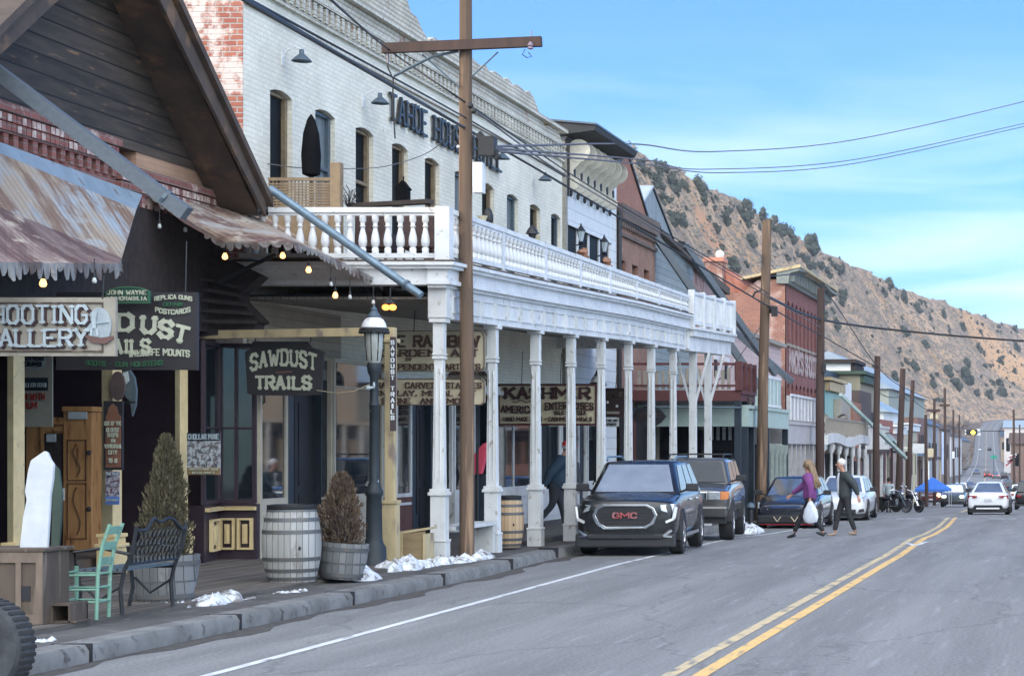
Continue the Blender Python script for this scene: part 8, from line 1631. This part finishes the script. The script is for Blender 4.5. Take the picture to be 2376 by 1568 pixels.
def person(label, loc, rz, h, pose, top, legs, shoes, hair, hat=None, extra=None, bulk=1.0):
    g = thing('person', label, 'person', loc); g.rotation_euler = (0, 0, rz); k = h/1.75; g.scale = (k, k, k)
    fl, fr, hl, hr = pose['foot_l'], pose['foot_r'], pose['hand_l'], pose['hand_r']; lean = pose.get('lean', 0); hd = pose.get('head', (0,0))
    pel = (0,0,.95); ch = (0,lean*.6,1.28); nk = (0,lean,1.50); he = (hd[0],lean+hd[1]-.03,1.64)
    def knee(f, sx_, bend): return (lerp(sx_*.09,f[0],.5), f[1]*.5-bend, .50+ (f[2]-.08)*.5)
    kl, kr = knee(fl,-1,pose.get('bl',.05)), knee(fr,1,pose.get('br',.05)); el = lambda hnd, sx_: (sx_*.25, lerp(lean, hnd[1], .5)+.06, lerp(1.42, hnd[2], .5)-.0)
    eL, eR = el(hl,-1), el(hr,1)
    pts = [(*pel,.12*bulk,.10*bulk),(*ch,.125*bulk,.10*bulk),(0,lean,1.42,.08),(*nk,.05),(he[0],he[1],he[2]-.05,.068,.078),(he[0],he[1]+.01,he[2]+.04,.078,.092),(he[0],he[1]+.012,he[2]+.12,.05,.06),
      (-.09,0,.90,.085),(*kl,.052),(fl[0],fl[1],fl[2],.038),(.09,0,.90,.085),(*kr,.052),(fr[0],fr[1],fr[2],.038),
      (-.19,lean,1.41,.055),(*eL,.038),(*hl,.026),(.19,lean,1.41,.055),(*eR,.038),(*hr,.026)]
    ed = [(0,1),(1,2),(2,3),(3,4),(4,5),(5,6),(0,7),(7,8),(8,9),(0,10),(10,11),(11,12),(2,13),(13,14),(14,15),(2,16),(16,17),(17,18)]
    for hnd, e_, sx_ in ((hl,eL,-1),(hr,eR,1)):      # palm, four curled fingers and a thumb
        i0 = 15 if sx_ < 0 else 18; d = (Vector(hnd)-Vector(e_)).normalized(); fw = Vector((0,-1,0)); fw = (fw-d*fw.dot(d)).normalized(); pm_ = Vector(hnd)+d*.05; n0 = len(pts); pts.append((*pm_,.024,.034)); ed.append((i0,n0))
        for j in range(4):
            b0_ = pm_+d*.03+fw*(.03-.02*j); Lf = (.034,.040,.037,.028)[j]; a_ = b0_+d*Lf+Vector((-sx_*.008,0,0)); c_3 = a_+d*Lf*.6+Vector((-sx_*.02,0,0)); n = len(pts); pts += [(*b0_,.009),(*a_,.0085),(*c_3,.007)]; ed += [(n0,n),(n,n+1),(n+1,n+2)]
        b0_ = pm_+fw*.035; n = len(pts); pts += [(*(b0_+d*.015),.010),(*(b0_+d*.05+fw*.012),.008)]; ed += [(n0,n),(n,n+1)]
    skinmesh('body', M['skin'], g, pts, ed)
    f = MB(); hx, hy, hz = he; f.ball((hx,hy-.095,hz+.005), .016, 8, (1,1.3,1.4)); f.ball((hx-.078,hy+.01,hz), .02, 8, (.4,1,1.4)); f.ball((hx+.078,hy+.01,hz), .02, 8, (.4,1,1.4)); f.build('nose_and_ears', M['skin'], g, 60, world=False)
    MB().ball((hx-.03,hy-.085,hz+.03), .009, 6).ball((hx+.03,hy-.085,hz+.03), .009, 6).build('eyes', M['black'], g, world=False); MB().cb((hx,hy-.09,hz-.045), (.04,.012,.008)).build('mouth', mat('lips', (.35,.12,.10), None, .6) if 'lips' not in bpy.data.materials else bpy.data.materials['lips'], g, world=False)
    # clothes
    tb = 1.42*bulk
    tp = [(0,0,.80,.135*tb,.12*tb),(0,lean*.4,1.06,.135*tb,.115*tb),(*ch,.145*tb,.115*tb),(0,lean,1.42,.10*tb),(0,lean,1.475,.066),(-.19,lean,1.41,.078*tb),(*eL,.062*tb),(hl[0],hl[1],hl[2]+.03,.046),(.19,lean,1.41,.078*tb),(*eR,.062*tb),(hr[0],hr[1],hr[2]+.03,.046)]
    skinmesh('jacket', top, g, tp, [(0,1),(1,2),(2,3),(3,4),(3,5),(5,6),(6,7),(3,8),(8,9),(9,10)])
    lp = [(0,0,1.04,.135*bulk,.115*bulk),(-.09,0,.88,.105*bulk),(*kl,.072),(fl[0],fl[1]+.0,fl[2]+.03,.058),(.09,0,.88,.105*bulk),(*kr,.072),(fr[0],fr[1],fr[2]+.03,.058)]
    skinmesh('trousers', legs, g, lp, [(0,1),(1,2),(2,3),(0,4),(4,5),(5,6)])
    for ft, tl_ in ((fl, pose.get('tl', 0)), (fr, pose.get('tr', 0))):
        c, s_ = math.cos(tl_), math.sin(tl_); 
        def fp_(y, z): return (ft[0], ft[1]+y*c-z*s_, ft[2]-.03+y*s_+z*c)
        skinmesh('shoe', shoes, g, [(*fp_(.06,-.005),.042),(*fp_(-.04,-.01),.045,.045),(*fp_(-.14,-.02),.044,.032),(*fp_(-.19,-.022),.03,.022),(*fp_(.02,.06),.046)], [(0,1),(1,2),(2,3),(0,4)], sub=2)
    if hair: hair(g, he)
    if extra: extra(g)
    return g
def gpt(x, y, s): v = at(x, y, s); v.z = G(v.y)+.0; return v
blond = mat('long_blond_brown_hair', (.30,.21,.12), (.16,.10,.06), .6, scale=12, stretch=(4,4,.5)); whiteh = mat('white_hair', (.70,.68,.65), (.58,.56,.54), .8, scale=20); purple = mat('purple_fleece', (.19,.055,.20), (.15,.045,.165), .9, scale=7, bump=.4); blk = mat('black_leggings', (.014,.015,.018), (.02,.02,.024), .8); char = mat('charcoal_jacket', (.032,.04,.042), (.05,.06,.062), .8, scale=6, bump=.3); navj = mat('navy_jacket', (.02,.05,.085), (.015,.038,.065), .8, scale=6, bump=.3); jean = mat('dark_trousers', (.03,.035,.045), (.022,.026,.034), .9)
def long_hair(g, he):
    x, y, z = he; mb = MB(); mb.ball((x,y+.03,z+.05), .118, 14, (.98,1.0,1.05)); mb.build('hair', blond, g, 70, world=False)
    mb = MB(); random.seed(4)
    for k in range(26): a = random.uniform(.0, math.pi); r = .10; xx = x+r*math.cos(a); yy = y+.05+.09*math.sin(a); mb.path([(xx,yy,z+.08),(xx*1.1,yy+.05,z-.08),(xx*1.25,yy+.09+random.uniform(0,.04),z-.25),(xx*1.3,yy+.13+random.uniform(-.03,.07),z-.42-random.uniform(0,.10))], .030, 6, .010)
    mb.build('hair_lengths', blond, g, 70, world=False)
def short_white(g, he):
    x, y, z = he; mb = MB(); mb.ball((x,y+.04,z+.062), .100, 16, (.95,1.0,.95), .07); mb.build('hair', whiteh, g, 70, world=False)
def bag(g):
    mb = MB(); V = []; n = 12
    prof = [(.03,.0,.86),(.09,.04,.78),(.15,.055,.66),(.17,.06,.50),(.15,.05,.38),(.05,.02,.34)]
    for w_, t_, z in prof:
        for i in range(n): a = 2*math.pi*i/n; V.append((.30+t_*math.cos(a)*(1+.2*math.sin(3*a+z*9)), .08+w_*math.sin(a)*(1+.12*math.sin(4*a+z*14)), z))
    Fc = [(j*n+i, j*n+(i+1) % n, (j+1)*n+(i+1) % n, (j+1)*n+i) for j in range(len(prof)-1) for i in range(n)]+[tuple(range((len(prof)-1)*n, len(prof)*n))]
    mb.add(V, Fc)
    mb.build('carrier_bag', mat('white_plastic_bag', (.62,.66,.72), (.50,.54,.60), .4, scale=7), g, 60, world=False)
def wprint(g):
    mb = MB(); random.seed(9)
    for k in range(7): mb.prism([(.176+.012, -.02+random.uniform(-.06,.06), 1.12+k*.035+d) for d in (0,)]+[(.19,.03+.02*k*.2,1.13+k*.035),(.188,.0,1.16+k*.035)], (.004,0,0))
    mb.build('printed_motif', M['white2'], g, world=False)
woman = person('woman in a purple fleece and black leggings crossing the road with a white carrier bag', gpt(1880,1250,106), R(-96), 1.66,
  dict(foot_l=(-.09,-.40,.10), foot_r=(.09,.34,.12), hand_l=(-.24,-.50,.98), hand_r=(.28,.06,.88), lean=-.03, bl=.02, br=.12, tl=.25, tr=-.35, head=(0,-.01)), purple, blk, M['black'], long_hair, extra=wprint, bulk=1.05)
gbag = thing('carrier_bag', 'white plastic carrier bag held low by the woman in purple', 'bag', woman.location); gbag.rotation_euler = woman.rotation_euler; gbag.scale = woman.scale; bag(gbag); gbag.children[0].name = 'bag_body'
def shirt(g): skinmesh('shirt', mat('white_shirt', (.66,.67,.72), (.58,.60,.66), .8, scale=6), g, [(-.04,-.11,.90,.085,.07),(-.04,-.135,1.12,.09,.07),(-.03,-.15,1.32,.075,.06),(0,-.12,1.48,.058)], [(0,1),(1,2),(2,3)])
person('white-haired man in a dark open jacket over a white shirt crossing the road', gpt(1962,1243,98), R(-62), 1.78,
  dict(foot_l=(-.08,-.24,.08), foot_r=(.09,.20,.09), hand_l=(-.27,.12,.86), hand_r=(.29,.20,.90), lean=-.06, bl=.03, br=.06, tl=.05, tr=-.12, head=(0,-.05)), char, mat('black_jeans', (.018,.018,.02), (.028,.028,.03), .85), mat('tan_shoes', (.30,.22,.17), (.22,.16,.12), .7), short_white, extra=shirt, bulk=1.04)
def cap(g, he):
    x, y, z = he; MB().ball((x,y+.02,z+.065), .108, 14, (.95,1.0,.85)).build('hair', whiteh, g, 70, world=False); MB().lathe([(.112,0),(.108,.05),(.08,.09),(.0,.11)], (x,y+.01,z+.055), 16).prism([(x-.08,y-.09,z+.06),(x+.08,y-.09,z+.06),(x+.06,y-.20,z+.05),(x-.06,y-.20,z+.05)], (0,0,.012)).build('cap', mat('red_cap', (.55,.025,.03), (.45,.02,.025), .7), g, 60, world=False)
person('stooping man in a red cap and navy jacket walking on the pavement between white columns', Vector((at(1288,0,113).x, F/113, .16)), R(100), 1.80,
  dict(foot_l=(-.12,.36,.12), foot_r=(.10,-.20,.08), hand_l=(-.28,.20,.85), hand_r=(.28,-.22,.95), lean=-.16, bl=.14, br=.02, tl=-.4, tr=0, head=(0,-.06)), navj, jean, M['black'], cap, bulk=1.22)
def dkhair(g, he): MB().ball((he[0],he[1]+.025,he[2]+.055), .112, 12, (.95,1,1.05), .04).build('hair', M['shingle'], g, 70, world=False)
person('dark-haired person in dark clothes half hidden behind the red-capped man', Vector((at(1318,0,106).x, F/106, .16)), R(160), 1.66,
  dict(foot_l=(-.1,.05,.08), foot_r=(.1,-.1,.08), hand_l=(-.26,0,.85), hand_r=(.26,-.1,.88)), char, blk, M['black'], dkhair)
person('distant person in a pale blue top standing beyond the motorcycles', gpt(2062,1165,46), R(170), 1.7, dict(foot_l=(-.1,.05,.08), foot_r=(.1,-.05,.08), hand_l=(-.26,0,.85), hand_r=(.26,0,.85)), M['letblue'], jean, M['black'], dkhair)
person('distant dark figure standing in the road beyond the grey SUV', gpt(2212,1112,21), R(180), 1.75, dict(foot_l=(-.1,.05,.08), foot_r=(.1,-.05,.08), hand_l=(-.26,0,.85), hand_r=(.26,0,.85)), char, jean, M['black'], dkhair)
for k, (x, y, s) in enumerate(((1997,1196,62),(1742,1196,86))):
    p = gpt(x, y, s); g = thing('parking_post', ['short white topped post beside the parked white car','low dark bin-like bollard behind the silver off-roader'][k], 'post', p); MB().lathe([(.07,0),(.07,.55),(.09,.56),(.11,.60)], n=10).build('post', [M['signgrey'], M['black']][k], g, 40, world=False); MB().lathe([(.12,.60),(.12,.66),(.08,.72),(0,.75)], n=12).build('cap', [M['white2'], M['bluegrey']][k], g, 40, world=False)
# ================================================================ the slightly hazy air
hz_ = MB().box(-1300, 1300, -460, 4300, -60, 260).build('haze', bpy.data.materials.new('haze_air'), None); tag(hz_, kind='stuff'); hm = hz_.data.materials[0]; hm.use_nodes = True; ht = hm.node_tree; ht.nodes.clear()
ho = ht.nodes.new('ShaderNodeOutputMaterial'); hv = ht.nodes.new('ShaderNodeVolumePrincipled'); hv.inputs['Color'].default_value = (.80,.86,.95,1); hv.inputs['Density'].default_value = .00011; hv.inputs['Anisotropy'].default_value = .2; ht.links.new(hv.outputs[0], ho.inputs['Volume'])
